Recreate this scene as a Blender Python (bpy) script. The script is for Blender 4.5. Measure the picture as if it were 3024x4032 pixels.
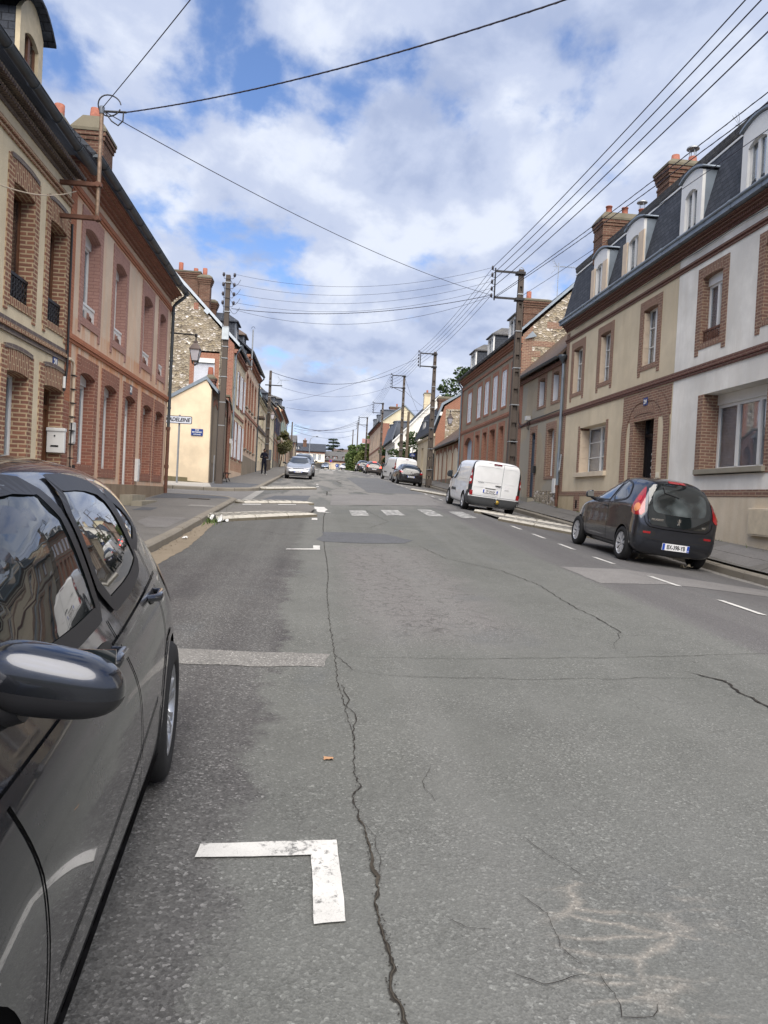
import bpy, bmesh, math, random
from mathutils import Vector, Matrix, noise
from mathutils.bvhtree import BVHTree
from mathutils.geometry import delaunay_2d_cdt
R = random.Random(7)
PI = math.pi
sc = bpy.context.scene
for o in list(bpy.data.objects): bpy.data.objects.remove(o)
COL = sc.collection

# ---------------------------------------------------------------- camera
H = 1.45
cam = bpy.data.cameras.new('camera'); camo = bpy.data.objects.new('camera', cam); COL.objects.link(camo)
cam.sensor_fit = 'VERTICAL'; cam.sensor_height = 36; cam.sensor_width = 27; cam.lens = 25.893
cam.clip_start = .05; cam.clip_end = 3000
camo.matrix_world = Matrix(((.99443846, -.04863615, -.09341672, 0), (-.09233546, .02402781, -.99543801, 0),
                            (.05065888, .99852751, .01940334, H), (0, 0, 0, 1)))
sc.camera = camo
sc.render.resolution_x = 768; sc.render.resolution_y = 1024
sc.view_settings.view_transform = 'Standard'; sc.view_settings.look = 'None'
sc.view_settings.gamma = 1; sc.view_settings.exposure = 1.58
sc.render.engine = 'CYCLES'

# ---------------------------------------------------------------- world: sky with broken cloud
SUN_EL, SUN_AZ = math.radians(52), math.radians(176)
w = bpy.data.worlds.new("World"); sc.world = w; w.use_nodes = True
nt = w.node_tree; N = nt.nodes; L = nt.links
for n in list(N): N.remove(n)
def wn(t, **k):
    n = N.new(t)
    for a, b in k.items(): setattr(n, a, b)
    return n
out = wn('ShaderNodeOutputWorld'); bg = wn('ShaderNodeBackground'); L.new(bg.outputs[0], out.inputs[0])
sky = wn('ShaderNodeTexSky', sky_type='NISHITA', sun_disc=False, sun_elevation=SUN_EL, sun_rotation=-SUN_AZ, air_density=1.0, dust_density=.6, ozone_density=2.0)
tc = wn('ShaderNodeTexCoord'); sep = wn('ShaderNodeSeparateXYZ'); L.new(tc.outputs['Generated'], sep.inputs[0])
def wmath(op, a, b=None, c=None):
    n = wn('ShaderNodeMath', operation=op)
    for i, x in enumerate((a, b, c)):
        if x is None: continue
        if isinstance(x, (int, float)): n.inputs[i].default_value = x
        else: L.new(x, n.inputs[i])
    return n.outputs[0]
den = wmath('ADD', wmath('MAXIMUM', sep.outputs[2], 0.0), .34)
cx = wmath('DIVIDE', sep.outputs[0], den); cy = wmath('DIVIDE', sep.outputs[1], den)
cmb = wn('ShaderNodeCombineXYZ'); L.new(cx, cmb.inputs[0]); L.new(cy, cmb.inputs[1]); cmb.inputs[2].default_value = 3.7
def wnoise(scale, det, rough, vec, dist=0.0):
    n = wn('ShaderNodeTexNoise'); n.inputs['Scale'].default_value = scale; n.inputs['Detail'].default_value = det
    n.inputs['Roughness'].default_value = rough; n.inputs['Distortion'].default_value = dist; L.new(vec, n.inputs['Vector']); return n.outputs[0]
def wramp(v, pts):
    n = wn('ShaderNodeValToRGB'); L.new(v, n.inputs[0]); e = n.color_ramp.elements
    while len(e) < len(pts): e.new(.5)
    for i, (p, c) in enumerate(pts): e[i].position = p; e[i].color = (*c, 1) if len(c) == 3 else c
    n.color_ramp.interpolation = 'EASE'; return n.outputs[0]
mp = wn('ShaderNodeMapping'); L.new(cmb.outputs[0], mp.inputs[0]); mp.inputs['Location'].default_value = (5.3, 1.2, 0); mp.inputs['Rotation'].default_value = (0, 0, -.25); mp.inputs['Scale'].default_value = (1.25, 1.0, 1)
cv = mp.outputs[0]
n1 = wnoise(4.4, 9, .54, cv, .12); n2 = wnoise(1.5, 3, .5, cv)
dens = wmath('ADD', wmath('MULTIPLY', n1, .80), wmath('MULTIPLY', n2, .30))
# more cover low down
dens = wmath('ADD', dens, wmath('MULTIPLY', wmath('SUBTRACT', .38, wmath('MINIMUM', sep.outputs[2], .55)), .17))
mask = wramp(dens, [(.415, (0, 0, 0)), (.535, (1, 1, 1))])
mp2 = wn('ShaderNodeMapping'); L.new(cv, mp2.inputs[0]); mp2.inputs['Location'].default_value = (.12, -.1, 1.3)
n3 = wnoise(4.0, 8, .55, mp2.outputs[0], .15)
ccol = wramp(n3, [(.33, (2.9, 3.45, 4.9)), (.48, (4.0, 4.5, 5.8)), (.64, (5.5, 5.9, 6.8))])
skc = wn('ShaderNodeMix', data_type='RGBA', blend_type='MULTIPLY'); skc.inputs[0].default_value = 1
L.new(sky.outputs[0], skc.inputs[6]); skc.inputs[7].default_value = (1.05, 1.15, 1.38, 1)
mx = wn('ShaderNodeMix', data_type='RGBA'); L.new(mask, mx.inputs[0]); L.new(skc.outputs[2], mx.inputs[6]); L.new(ccol, mx.inputs[7])
L.new(mx.outputs[2], bg.inputs[0]); bg.inputs[1].default_value = .0505

sl = bpy.data.lights.new('sun', 'SUN'); sl.energy = 2.2; sl.angle = math.radians(70); sl.color = (1, .93, .83)
slo = bpy.data.objects.new('sun', sl); COL.objects.link(slo)
d = Vector((math.sin(SUN_AZ) * math.cos(SUN_EL), math.cos(SUN_AZ) * math.cos(SUN_EL), math.sin(SUN_EL)))
slo.rotation_euler = d.to_track_quat('Z', 'Y').to_euler(); slo.location = (0, 0, 60)

# ---------------------------------------------------------------- materials
def srgb(r, g, b): return tuple((c / 255 / 12.92 if c / 255 <= .04045 else ((c / 255 + .055) / 1.055) ** 2.4) for c in (r, g, b))
class NT:
    def __init__(s, name, rough=.8, spec=.3, metal=0):
        s.m = bpy.data.materials.new(name); s.m.use_nodes = True; s.t = s.m.node_tree
        s.b = s.t.nodes['Principled BSDF']; s.b.inputs['Roughness'].default_value = rough
        s.b.inputs['Specular IOR Level'].default_value = spec; s.b.inputs['Metallic'].default_value = metal
    def n(s, t, **k):
        x = s.t.nodes.new(t)
        for a, b in k.items(): setattr(x, a, b)
        return x
    def put(s, sock, v):
        if v is None: return
        if hasattr(v, 'is_output'): s.t.links.new(v, sock)
        elif isinstance(v, tuple): sock.default_value = (*v, 1) if len(v) == 3 and sock.type == 'RGBA' else v
        else: sock.default_value = v
    def coord(s, k='UV', scale=(1, 1, 1), loc=(0, 0, 0), rot=(0, 0, 0)):
        if k == 'P': o = s.n('ShaderNodeNewGeometry').outputs['Position']
        else: o = s.n('ShaderNodeTexCoord').outputs[k]
        m = s.n('ShaderNodeMapping'); s.put(m.inputs[0], o); m.inputs['Scale'].default_value = scale
        m.inputs['Location'].default_value = loc; m.inputs['Rotation'].default_value = rot; return m.outputs[0]
    def noise(s, v, scale, det=4, rough=.55, dist=0, col=False):
        x = s.n('ShaderNodeTexNoise'); s.put(x.inputs['Vector'], v); x.inputs['Scale'].default_value = scale
        x.inputs['Detail'].default_value = det; x.inputs['Roughness'].default_value = rough; x.inputs['Distortion'].default_value = dist
        return x.outputs[1 if col else 0]
    def vor(s, v, scale, feat='F1', out='Distance', rnd=1):
        x = s.n('ShaderNodeTexVoronoi', feature=feat); s.put(x.inputs['Vector'], v); x.inputs['Scale'].default_value = scale
        x.inputs['Randomness'].default_value = rnd; return x.outputs[out]
    def ramp(s, v, pts, mode='LINEAR'):
        x = s.n('ShaderNodeValToRGB'); s.put(x.inputs[0], v); e = x.color_ramp.elements; x.color_ramp.interpolation = mode
        while len(e) < len(pts): e.new(.5)
        for i, (p, c) in enumerate(pts):
            e[i].position = p; e[i].color = (c, c, c, 1) if isinstance(c, (int, float)) else (*c, 1)
        return x.outputs[0]
    def mix(s, f, a, b, mode='MIX'):
        x = s.n('ShaderNodeMix', data_type='RGBA', blend_type=mode); s.put(x.inputs[0], f); s.put(x.inputs[6], a); s.put(x.inputs[7], b); return x.outputs[2]
    def math(s, op, a, b=None, cl=False):
        x = s.n('ShaderNodeMath', operation=op, use_clamp=cl); s.put(x.inputs[0], a); s.put(x.inputs[1], b); return x.outputs[0]
    def bump(s, h, st=.3, dist=.01, prev=None):
        x = s.n('ShaderNodeBump'); s.put(x.inputs['Height'], h); x.inputs['Strength'].default_value = st; x.inputs['Distance'].default_value = dist
        if prev is not None: s.put(x.inputs['Normal'], prev)
        s.t.links.new(x.outputs[0], s.b.inputs['Normal']); return x.outputs[0]
    def col(s, v): s.put(s.b.inputs['Base Color'], v)
MC = {}
def plain(name, c, rough=.6, spec=.4, metal=0, var=.12, scale=6, bump=0, coat=0):
    if name in MC: return MC[name]
    t = NT(name, rough, spec, metal); v = t.coord('Object')
    n = t.noise(v, scale, 5, .6); a = tuple(x * (1 - var) for x in c); b = tuple(min(1, x * (1 + var)) for x in c)
    t.col(t.ramp(n, [(.3, a), (.7, b)]))
    if bump: t.bump(t.noise(v, scale * 12, 3), bump, .004)
    if coat: t.b.inputs['Coat Weight'].default_value = coat; t.b.inputs['Coat Roughness'].default_value = .03
    MC[name] = t.m; return t.m
def render_mat(name, c, stain=(.5, .45, .38), amt=.35, grain=.35, rough=.92, patch=0.0, pcol=(.3, .3, .3)):
    if name in MC: return MC[name]
    t = NT(name, rough, .2); v = t.coord('P'); vs = t.coord('P', scale=(1, 1, .18))
    n = t.noise(v, .9, 6, .6); st = t.noise(vs, 2.6, 6, .65)
    a = t.mix(t.ramp(n, [(.38, 0.), (.64, 1.)]), tuple(x * .82 for x in c), tuple(min(1, x * 1.08) for x in c))
    a = t.mix(t.ramp(st, [(.46, 0.), (.70, amt)]), a, tuple(x * y for x, y in zip(c, stain)))
    if patch: a = t.mix(t.ramp(t.noise(v, .55, 3, .5, .4), [(.56 - patch * .1, 0.), (.60 - patch * .1, 1.)]), a, pcol)
    g = t.noise(v, 130, 2, .6); a = t.mix(grain, a, t.ramp(g, [(.3, tuple(x * .6 for x in c)), (.7, tuple(min(1, x * 1.25) for x in c))]), 'OVERLAY' if False else 'MIX')
    t.col(a); t.bump(t.noise(v, 45, 5, .7), .35, .006)
    MC[name] = t.m; return t.m
def brick_mat(name, c1, c2, mortar, wid=.225, hgt=.073, ms=.011, paint=0, pc=(.4, .2, .15), dark=.25, rough=.9):
    if name in MC: return MC[name]
    t = NT(name, rough, .2); v = t.coord('UV')
    wob = t.noise(v, 5, 2, .5, col=True); vv = t.n('ShaderNodeVectorMath', operation='MULTIPLY_ADD'); t.put(vv.inputs[0], wob); vv.inputs[1].default_value = (.012, .012, 0); t.put(vv.inputs[2], v)
    b = t.n('ShaderNodeTexBrick'); t.put(b.inputs['Vector'], vv.outputs[0])
    for k, x in (('Scale', 1.), ('Brick Width', wid), ('Row Height', hgt), ('Mortar Size', ms), ('Mortar Smooth', .25), ('Bias', -.1)): b.inputs[k].default_value = x
    t.put(b.inputs['Color1'], c1); t.put(b.inputs['Color2'], c2); t.put(b.inputs['Mortar'], mortar)
    a = b.outputs['Color']; n = t.noise(v, 3.5, 5, .65); n2 = t.noise(v, 38, 4, .7)
    a = t.mix(t.ramp(n, [(.35, 0.), (.75, dark)]), a, tuple(x * .35 for x in c1))
    a = t.mix(.35, a, t.ramp(n2, [(.3, tuple(x * .55 for x in c1)), (.7, tuple(min(1, x * 1.6) for x in c2))]))
    if paint: a = t.mix(t.ramp(t.noise(v, 2.2, 5, .6), [(.42 - paint * .2, 1.), (.62, 1 - paint)]), a, pc) if paint < 1 else a
    t.col(a); t.bump(t.math('ADD', t.math('MULTIPLY', b.outputs['Fac'], -1.), t.math('MULTIPLY', n2, .4)), .6, .012)
    MC[name] = t.m; return t.m
def tile_mat(name, c1, c2, gap, wid=.22, hgt=.13, ms=.006, rough=.6, moss=None, spec=.35):
    if name in MC: return MC[name]
    t = NT(name, rough, spec); v = t.coord('UV')
    b = t.n('ShaderNodeTexBrick'); t.put(b.inputs['Vector'], v)
    for k, x in (('Scale', 1.), ('Brick Width', wid), ('Row Height', hgt), ('Mortar Size', ms), ('Mortar Smooth', .1), ('Bias', 0.)): b.inputs[k].default_value = x
    t.put(b.inputs['Color1'], c1); t.put(b.inputs['Color2'], c2); t.put(b.inputs['Mortar'], gap)
    a = b.outputs['Color']; n = t.noise(v, 2.5, 6, .65)
    a = t.mix(t.ramp(n, [(.4, 0.), (.75, .5)]), a, moss or tuple(x * .5 for x in c1))
    a = t.mix(.25, a, t.ramp(t.noise(v, 25, 3), [(.3, tuple(x * .5 for x in c1)), (.7, tuple(x * 1.5 for x in c2))]))
    t.col(a); t.bump(b.outputs['Fac'], .5, -.012); MC[name] = t.m; return t.m
def flint_mat(name, warm=1.0):
    if name in MC: return MC[name]
    t = NT(name, .8, .35); v = t.coord('UV', scale=(6.2, 10.5, 1)); w_ = t.noise(v, 1.2, 3, .5, col=True)
    vv = t.n('ShaderNodeVectorMath', operation='MULTIPLY_ADD'); t.put(vv.inputs[0], w_); vv.inputs[1].default_value = (.5, .5, 0); t.put(vv.inputs[2], v)
    x = t.n('ShaderNodeTexVoronoi', feature='F1', voronoi_dimensions='2D'); t.put(x.inputs['Vector'], vv.outputs[0]); x.inputs['Scale'].default_value = 1
    e = t.n('ShaderNodeTexVoronoi', feature='DISTANCE_TO_EDGE', voronoi_dimensions='2D'); t.put(e.inputs['Vector'], vv.outputs[0]); e.inputs['Scale'].default_value = 1
    sp = t.n('ShaderNodeSeparateColor'); t.put(sp.inputs[0], x.outputs['Color'])
    st = t.ramp(sp.outputs[0], [(0, srgb(90, 82, 74)), (.25, srgb(136, 126, 112)), (.5, srgb(172, 162, 146)), (.75, srgb(150, 136, 112)), (.93, srgb(212, 204, 196)), (1, srgb(226, 220, 214))])
    mort = t.ramp(t.noise(v, .35, 4), [(.35, srgb(126, 116, 98)), (.65, srgb(168, 156, 132))])
    a = t.mix(t.ramp(e.outputs['Distance'], [(.03, 1.), (.13, 0.)]), st, mort)
    a = t.mix(t.ramp(t.noise(v, .22, 4), [(.4, 0.), (.7, .35)]), a, srgb(120, 104, 84))
    t.col(a); t.bump(t.ramp(e.outputs['Distance'], [(0, 0.), (.25, 1.)]), .8, .03); MC[name] = t.m; return t.m
def glass_mat(name='window_glass', tint=(.93, .95, .97), refl=.8):
    if name in MC: return MC[name]
    m = bpy.data.materials.new(name); m.use_nodes = True; t = m.node_tree; t.nodes.clear()
    o = t.nodes.new('ShaderNodeOutputMaterial'); mx_ = t.nodes.new('ShaderNodeMixShader'); tr = t.nodes.new('ShaderNodeBsdfTransparent'); gl = t.nodes.new('ShaderNodeBsdfGlossy')
    fr = t.nodes.new('ShaderNodeFresnel'); fr.inputs[0].default_value = 1.5; ma = t.nodes.new('ShaderNodeMath'); ma.operation = 'MULTIPLY_ADD'; ma.inputs[1].default_value = refl; ma.inputs[2].default_value = .02
    ma.use_clamp = True
    tr.inputs[0].default_value = (*tint, 1); gl.inputs['Roughness'].default_value = .02; gl.inputs[0].default_value = (.95, .97, 1, 1)
    nz = t.nodes.new('ShaderNodeTexNoise'); nz.inputs['Scale'].default_value = .9; bp = t.nodes.new('ShaderNodeBump'); bp.inputs['Strength'].default_value = .12; bp.inputs['Distance'].default_value = .02
    t.links.new(nz.outputs[0], bp.inputs['Height']); t.links.new(bp.outputs[0], gl.inputs['Normal'])
    t.links.new(fr.outputs[0], ma.inputs[0]); t.links.new(ma.outputs[0], mx_.inputs[0]); t.links.new(tr.outputs[0], mx_.inputs[1]); t.links.new(gl.outputs[0], mx_.inputs[2]); t.links.new(mx_.outputs[0], o.inputs[0])
    MC[name] = m; return m
def paint_mat(name, c, metal=.0, rough=.35, coat=1.0, flake=0.0):
    if name in MC: return MC[name]
    t = NT(name, rough, .5, metal); v = t.coord('Object')
    a = t.ramp(t.noise(v, 2.5, 4), [(.3, tuple(x * .93 for x in c)), (.7, tuple(x * 1.07 for x in c))])
    # road dust low on the body
    sp = t.n('ShaderNodeSeparateXYZ'); t.put(sp.inputs[0], t.coord('Object'))
    dst = t.math('MULTIPLY', t.ramp(sp.outputs[2], [(.15, .30), (.42, 0.)]), t.noise(v, 9, 5, .7))
    a = t.mix(dst, a, (.12, .11, .10))
    t.col(a); t.b.inputs['Coat Weight'].default_value = coat; t.b.inputs['Coat Roughness'].default_value = .035
    t.put(t.b.inputs['Roughness'], t.ramp(t.noise(v, 7, 4), [(.3, rough * .9), (.7, min(1, rough * 1.2))]))
    MC[name] = t.m; return t.m
def emis(name, c, s=1.0, base=None):
    if name in MC: return MC[name]
    t = NT(name, .3, .5); t.col(base or c); t.put(t.b.inputs['Emission Color'], c); t.b.inputs['Emission Strength'].default_value = s; MC[name] = t.m; return t.m

def stained_render():
    m = P_L2; t = m.node_tree; b = t.nodes['Principled BSDF']; src = b.inputs['Base Color'].links[0].from_socket
    class Q(NT):
        def __init__(s): s.m, s.t, s.b = m, t, b
    q = Q(); P = q.coord('P'); sp = q.n('ShaderNodeSeparateXYZ'); q.put(sp.inputs[0], P); z = q.math('MULTIPLY', sp.outputs[2], .1)
    band = q.math('ADD', q.ramp(z, [(.36, 0.), (.40, .55), (.419, 1.), (.42, 0.)]), q.ramp(z, [(.428, .5), (.45, .8), (.464, 1.), (.47, 0.)])); band = q.math('ADD', band, q.ramp(z, [(.69, 0.), (.695, .8), (.72, .5), (.74, 0.)]))
    st = q.ramp(q.noise(q.coord('P', scale=(1, 1, .14)), 3.4, 6, .6), [(.38, 0.), (.62, 1.)]); q.col(q.mix(q.math('MULTIPLY', q.math('MULTIPLY', band, st), .8), src, srgb(196, 134, 92)))
BR_L1 = brick_mat('brown_brick', srgb(150, 106, 86), srgb(118, 86, 76), srgb(206, 188, 154), ms=.014)
BR_L1D = brick_mat('dark_glazed_brick', srgb(88, 76, 74), srgb(110, 98, 94), srgb(150, 138, 120), rough=.5)
BR_L2 = brick_mat('red_brick', srgb(152, 102, 86), srgb(124, 84, 74), srgb(180, 152, 130), ms=.010)
BR_L2P = brick_mat('painted_pink_brick', srgb(174, 138, 128), srgb(162, 126, 116), srgb(140, 106, 98), ms=.009, dark=.2)
BR_OR = brick_mat('orange_painted_brick', srgb(184, 124, 94), srgb(166, 112, 88), srgb(146, 100, 80), ms=.008, dark=.25)
BR_R = brick_mat('weathered_brick', srgb(144, 108, 92), srgb(112, 88, 80), srgb(178, 160, 136), ms=.013)
BR_RD = brick_mat('plum_brick', srgb(112, 76, 68), srgb(92, 66, 64), srgb(150, 130, 112))
BR_R3 = brick_mat('terracotta_brick', srgb(156, 106, 86), srgb(134, 90, 76), srgb(176, 150, 126), ms=.011)
BR_CH = brick_mat('chimney_brick', srgb(118, 84, 70), srgb(88, 66, 58), srgb(136, 120, 102), ms=.014, dark=.7)
P_L1 = render_mat('buff_render', srgb(220, 206, 178), amt=.5)
P_L2 = render_mat('pinkish_grey_render', srgb(212, 192, 172), stain=(.98, .72, .52), amt=.75)
stained_render()
P_CREAM = render_mat('fresh_cream_render', srgb(222, 204, 176), amt=.08, grain=.1)
P_WHITE = render_mat('white_render', srgb(232, 229, 222), stain=(.75, .72, .68), amt=.5, grain=.15)
P_TAN = render_mat('tan_render', srgb(208, 194, 168), stain=(.74, .70, .62), amt=.6)
P_BASE = render_mat('cream_base_render', srgb(214, 200, 178), stain=(.7, .62, .5), amt=.6)
P_GREY = render_mat('grey_beige_render', srgb(168, 156, 136), stain=(.6, .6, .58), amt=.5, patch=.8, pcol=srgb(150, 146, 136))
P_GR3 = render_mat('grey_render', srgb(146, 134, 118), stain=(.6, .6, .6), amt=.4)
P_DKR = render_mat('weathered_grey_render', srgb(138, 126, 112), stain=(.5, .48, .45), amt=.7)
P_PINK = render_mat('pale_peach_render', srgb(214, 190, 166), amt=.2)
P_YEL = render_mat('pale_yellow_render', srgb(212, 202, 174), amt=.3)
FLINT = flint_mat('flint_rubble'); SLATE = tile_mat('slate', srgb(56, 60, 68), srgb(78, 82, 90), srgb(20, 22, 26), ms=.009, rough=.8, spec=.2)
SLATE_O = tile_mat('old_slate', srgb(84, 84, 88), srgb(106, 105, 104), srgb(36, 36, 40), moss=srgb(86, 84, 70), ms=.009, rough=.8, spec=.2)
TILE_B = tile_mat('brown_tile', srgb(86, 74, 66), srgb(104, 86, 74), srgb(44, 38, 36), moss=srgb(66, 62, 54))
ZINC = plain('zinc', srgb(128, 138, 148), .45, .5, .35, .15, 3); ZINC_D = plain('dark_zinc', srgb(70, 76, 82), .45, .5, .3, .2, 3)
IRON = plain('black_iron', srgb(34, 33, 36), .5, .4, .2); RUST = plain('rusty_iron', srgb(104, 74, 62), .75, .3, .2, .3, 9)
WHITE = plain('white_joinery', srgb(216, 216, 214), .4, .4, 0, .05, 3); CREAMW = plain('cream_shutter', srgb(206, 188, 166), .55, .3, 0, .08)
SHUT_W = plain('white_shutter', srgb(214, 216, 222), .5, .3, 0, .06); WOOD = plain('brown_wood', srgb(96, 62, 42), .5, .4, 0, .25, 4)
WOOD_D = plain('dark_brown_wood', srgb(58, 40, 36), .5, .4, 0, .2, 4); BLUE_D = plain('slate_blue_door_paint', srgb(62, 74, 88), .5, .4)
STONE = render_mat('weathered_stone', srgb(150, 144, 130), amt=.6); CONC = render_mat('pole_concrete', srgb(90, 82, 76), stain=(.6, .6, .6), amt=.6, grain=.5)
CAPST = render_mat('chimney_cement', srgb(112, 106, 92), stain=(.5, .5, .45), amt=.8)
TERRA = plain('terracotta_pot', srgb(140, 84, 66), .7, .3, 0, .2, 12); TERRA_D = plain('old_terracotta_pot', srgb(146, 92, 76), .75, .3, 0, .25, 12)
GLASS = glass_mat(); CURT = plain('net_curtain', srgb(226, 228, 232), .9, .1, 0, .15, 3); DARK = plain('dark_interior', (.012, .012, .014), .9, .1)
BLACKP = plain('black_plastic', (.015, .015, .017), .45, .4, 0, .1); LEAD = plain('lead_grey', srgb(92, 98, 108), .6, .4, .2)
STEEL = plain('galvanised_steel', srgb(150, 154, 158), .45, .5, .5, .12); LANTG = plain('frosted_lantern_glass', srgb(196, 194, 200), .3, .4, 0, .05)

# ---------------------------------------------------------------- mesh helpers
BASE = {}
def FX(x, sgn): return ('x', x, sgn)     # wall seen side-on: t = Y, outward = sgn*X
def FY(y, sgn=-1): return ('y', y, sgn)  # gable facing the camera: t = X, outward = sgn*Y
def fp(F, t, d, z): return (F[1] + F[2] * d, t, z) if F[0] == 'x' else (t, F[1] + F[2] * d, z)
class MB:
    def __init__(s): s.v = []; s.f = []; s.mi = []; s.rt = []; s.sm = []
    def add(s, vs, fs, mi=0, rot=0, smooth=False):
        o = len(s.v); s.v += [tuple(p) for p in vs]
        for f in fs: s.f.append([i + o for i in f]); s.mi.append(mi); s.rt.append(rot); s.sm.append(smooth)
        return s
    def box(s, x0, x1, y0, y1, z0, z1, mi=0, rot=0):
        x0, x1 = min(x0, x1), max(x0, x1); y0, y1 = min(y0, y1), max(y0, y1); z0, z1 = min(z0, z1), max(z0, z1)
        v = [(x, y, z) for z in (z0, z1) for y in (y0, y1) for x in (x0, x1)]
        return s.add(v, [(0, 2, 3, 1), (4, 5, 7, 6), (0, 1, 5, 4), (2, 6, 7, 3), (0, 4, 6, 2), (1, 3, 7, 5)], mi, rot)
    def fb(s, F, t0, t1, d0, d1, z0, z1, mi=0, rot=0):
        a = fp(F, t0, d0, z0); b = fp(F, t1, d1, z1); return s.box(a[0], b[0], a[1], b[1], a[2], b[2], mi, rot)
    def prism(s, F, poly, d0, d1, mi=0, rot=0, smooth=False):   # poly of (t, z) pushed along the wall normal
        n = len(poly); v = [fp(F, t, d0, z) for t, z in poly] + [fp(F, t, d1, z) for t, z in poly]
        s.add(v, [tuple(range(n)), tuple(range(2 * n - 1, n - 1, -1))], mi, rot)
        o = len(s.v) - 2 * n
        for i in range(n):
            j = (i + 1) % n; s.f.append([o + i, o + n + i, o + n + j, o + j]); s.mi.append(mi); s.rt.append(rot); s.sm.append(smooth)
        return s
    def run(s, F, t0, t1, prof, th=.08, mi=0, rot=0, closed=False):   # profile (d, z) drawn along the wall
        if closed:
            n = len(prof); v = [fp(F, t0, d, z) for d, z in prof] + [fp(F, t1, d, z) for d, z in prof]
            s.add(v, [tuple(range(n)), tuple(range(2 * n - 1, n - 1, -1))] + [(i, n + i, n + (i + 1) % n, (i + 1) % n) for i in range(n)], mi, rot)
        else:
            for (a, za), (b, zb) in zip(prof, prof[1:]):
                l = math.hypot(b - a, zb - za) or 1; nx, nz = (zb - za) / l * th, -(b - a) / l * th
                s.run(F, t0, t1, [(a, za), (b, zb), (b + nx, zb + nz), (a + nx, za + nz)], th, mi, rot, True)
        return s
    def tube(s, pts, r, n=8, mi=0, cap=True, smooth=True):
        pts = [Vector(p) for p in pts]; rr = r if isinstance(r, (list, tuple)) else [r] * len(pts); vs = []; prev = None
        for i, p in enumerate(pts):
            d = (pts[min(i + 1, len(pts) - 1)] - pts[max(i - 1, 0)]); d = d.normalized() if d.length > 1e-9 else Vector((0, 0, 1))
            if prev is None:
                a = Vector((0, 0, 1)) if abs(d.z) < .9 else Vector((1, 0, 0)); u = d.cross(a).normalized()
            else: u = (prev - d * prev.dot(d)).normalized()
            prev = u; w_ = d.cross(u)
            for k in range(n): an = 2 * PI * k / n; vs.append(p + (u * math.cos(an) + w_ * math.sin(an)) * rr[i])
        fs = [(i * n + k, i * n + (k + 1) % n, (i + 1) * n + (k + 1) % n, (i + 1) * n + k) for i in range(len(pts) - 1) for k in range(n)]
        s.add(vs, fs, mi, 0, smooth)
        if cap: m = len(pts); s.add([vs[k] for k in range(n)], [tuple(range(n))[::-1]], mi); s.add([vs[(m - 1) * n + k] for k in range(n)], [tuple(range(n))], mi)
        return s
    def lathe(s, prof, c=(0, 0, 0), n=16, axis='z', mi=0, smooth=True, a0=0, cap=True):
        vs = []
        for r, h in prof:
            for k in range(n):
                a = 2 * PI * k / n + a0; x, y = r * math.cos(a), r * math.sin(a)
                p = (x, y, h) if axis == 'z' else ((h, x, y) if axis == 'x' else (x, h, y)); vs.append((p[0] + c[0], p[1] + c[1], p[2] + c[2]))
        fs = [(i * n + k, i * n + (k + 1) % n, (i + 1) * n + (k + 1) % n, (i + 1) * n + k) for i in range(len(prof) - 1) for k in range(n)]
        s.add(vs, fs, mi, 0, smooth)
        m = len(prof)
        if cap and prof[0][0] > 1e-4: s.add(vs[:n], [tuple(range(n))], mi)
        if cap and prof[-1][0] > 1e-4: s.add(vs[(m - 1) * n:], [tuple(range(n))], mi)
        return s
    def sphere(s, c, r, n=12, m=8, mi=0, sc_=(1, 1, 1)):
        pr = [(math.sin(PI * i / m), -math.cos(PI * i / m)) for i in range(m + 1)]
        vs = [(c[0] + r * sc_[0] * a * math.cos(2 * PI * k / n), c[1] + r * sc_[1] * a * math.sin(2 * PI * k / n), c[2] + r * sc_[2] * h) for a, h in pr for k in range(n)]
        return s.add(vs, [(i * n + k, i * n + (k + 1) % n, (i + 1) * n + (k + 1) % n, (i + 1) * n + k) for i in range(m) for k in range(n)], mi, 0, True)
    def build(s, name, mats, parent=None, loc=None, bevel=0, fixn=True):
        if not isinstance(mats, (list, tuple)): mats = [mats]
        base = Vector(BASE.get(parent.name, (0, 0, 0))) if parent else Vector(loc or (0, 0, 0))
        me = bpy.data.meshes.new(name); me.from_pydata([tuple(Vector(p) - base) for p in s.v], [], s.f)
        for m in mats: me.materials.append(m)
        uv = me.uv_layers.new(name='UVMap')
        for p in me.polygons: p.material_index = min(s.mi[p.index], len(mats) - 1); p.use_smooth = s.sm[p.index]
        if fixn:
            bm = bmesh.new(); bm.from_mesh(me); bmesh.ops.recalc_face_normals(bm, faces=bm.faces); bm.to_mesh(me); bm.free(); uv = me.uv_layers[0]
        bx = base
        for p in me.polygons:
            n = p.normal; ax = max(range(3), key=lambda i: abs(n[i]))
            for li in p.loop_indices:
                c = me.vertices[me.loops[li].vertex_index].co + bx
                if ax == 0: u, v = c.y, c.z
                elif ax == 1: u, v = c.x, c.z
                else: u, v = c.x, c.y
                uv.data[li].uv = (v, u) if s.rt[p.index] else (u, v)
        me.validate(); me.update()
        o = bpy.data.objects.new(name, me); COL.objects.link(o)
        if parent: o.parent = parent; BASE[o.name] = base
        else: o.location = base; BASE[o.name] = base
        if bevel:
            b = o.modifiers.new('bevel', 'BEVEL'); b.width = bevel; b.segments = 2; b.limit_method = 'ANGLE'
        return o
def tag(o, label=None, cat=None, group=None, kind=None):
    if label: o['label'] = label
    if cat: o['category'] = cat
    if group: o['group'] = group
    if kind: o['kind'] = kind
    return o
def thing(name, label, cat, loc=(0, 0, 0), group=None):
    o = bpy.data.objects.new(name, None); COL.objects.link(o); o.location = loc; o.empty_display_size = .2
    BASE[o.name] = Vector(loc); return tag(o, label, cat, group)
def kids(o): return [c for c in bpy.data.objects if c.parent == o]
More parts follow.
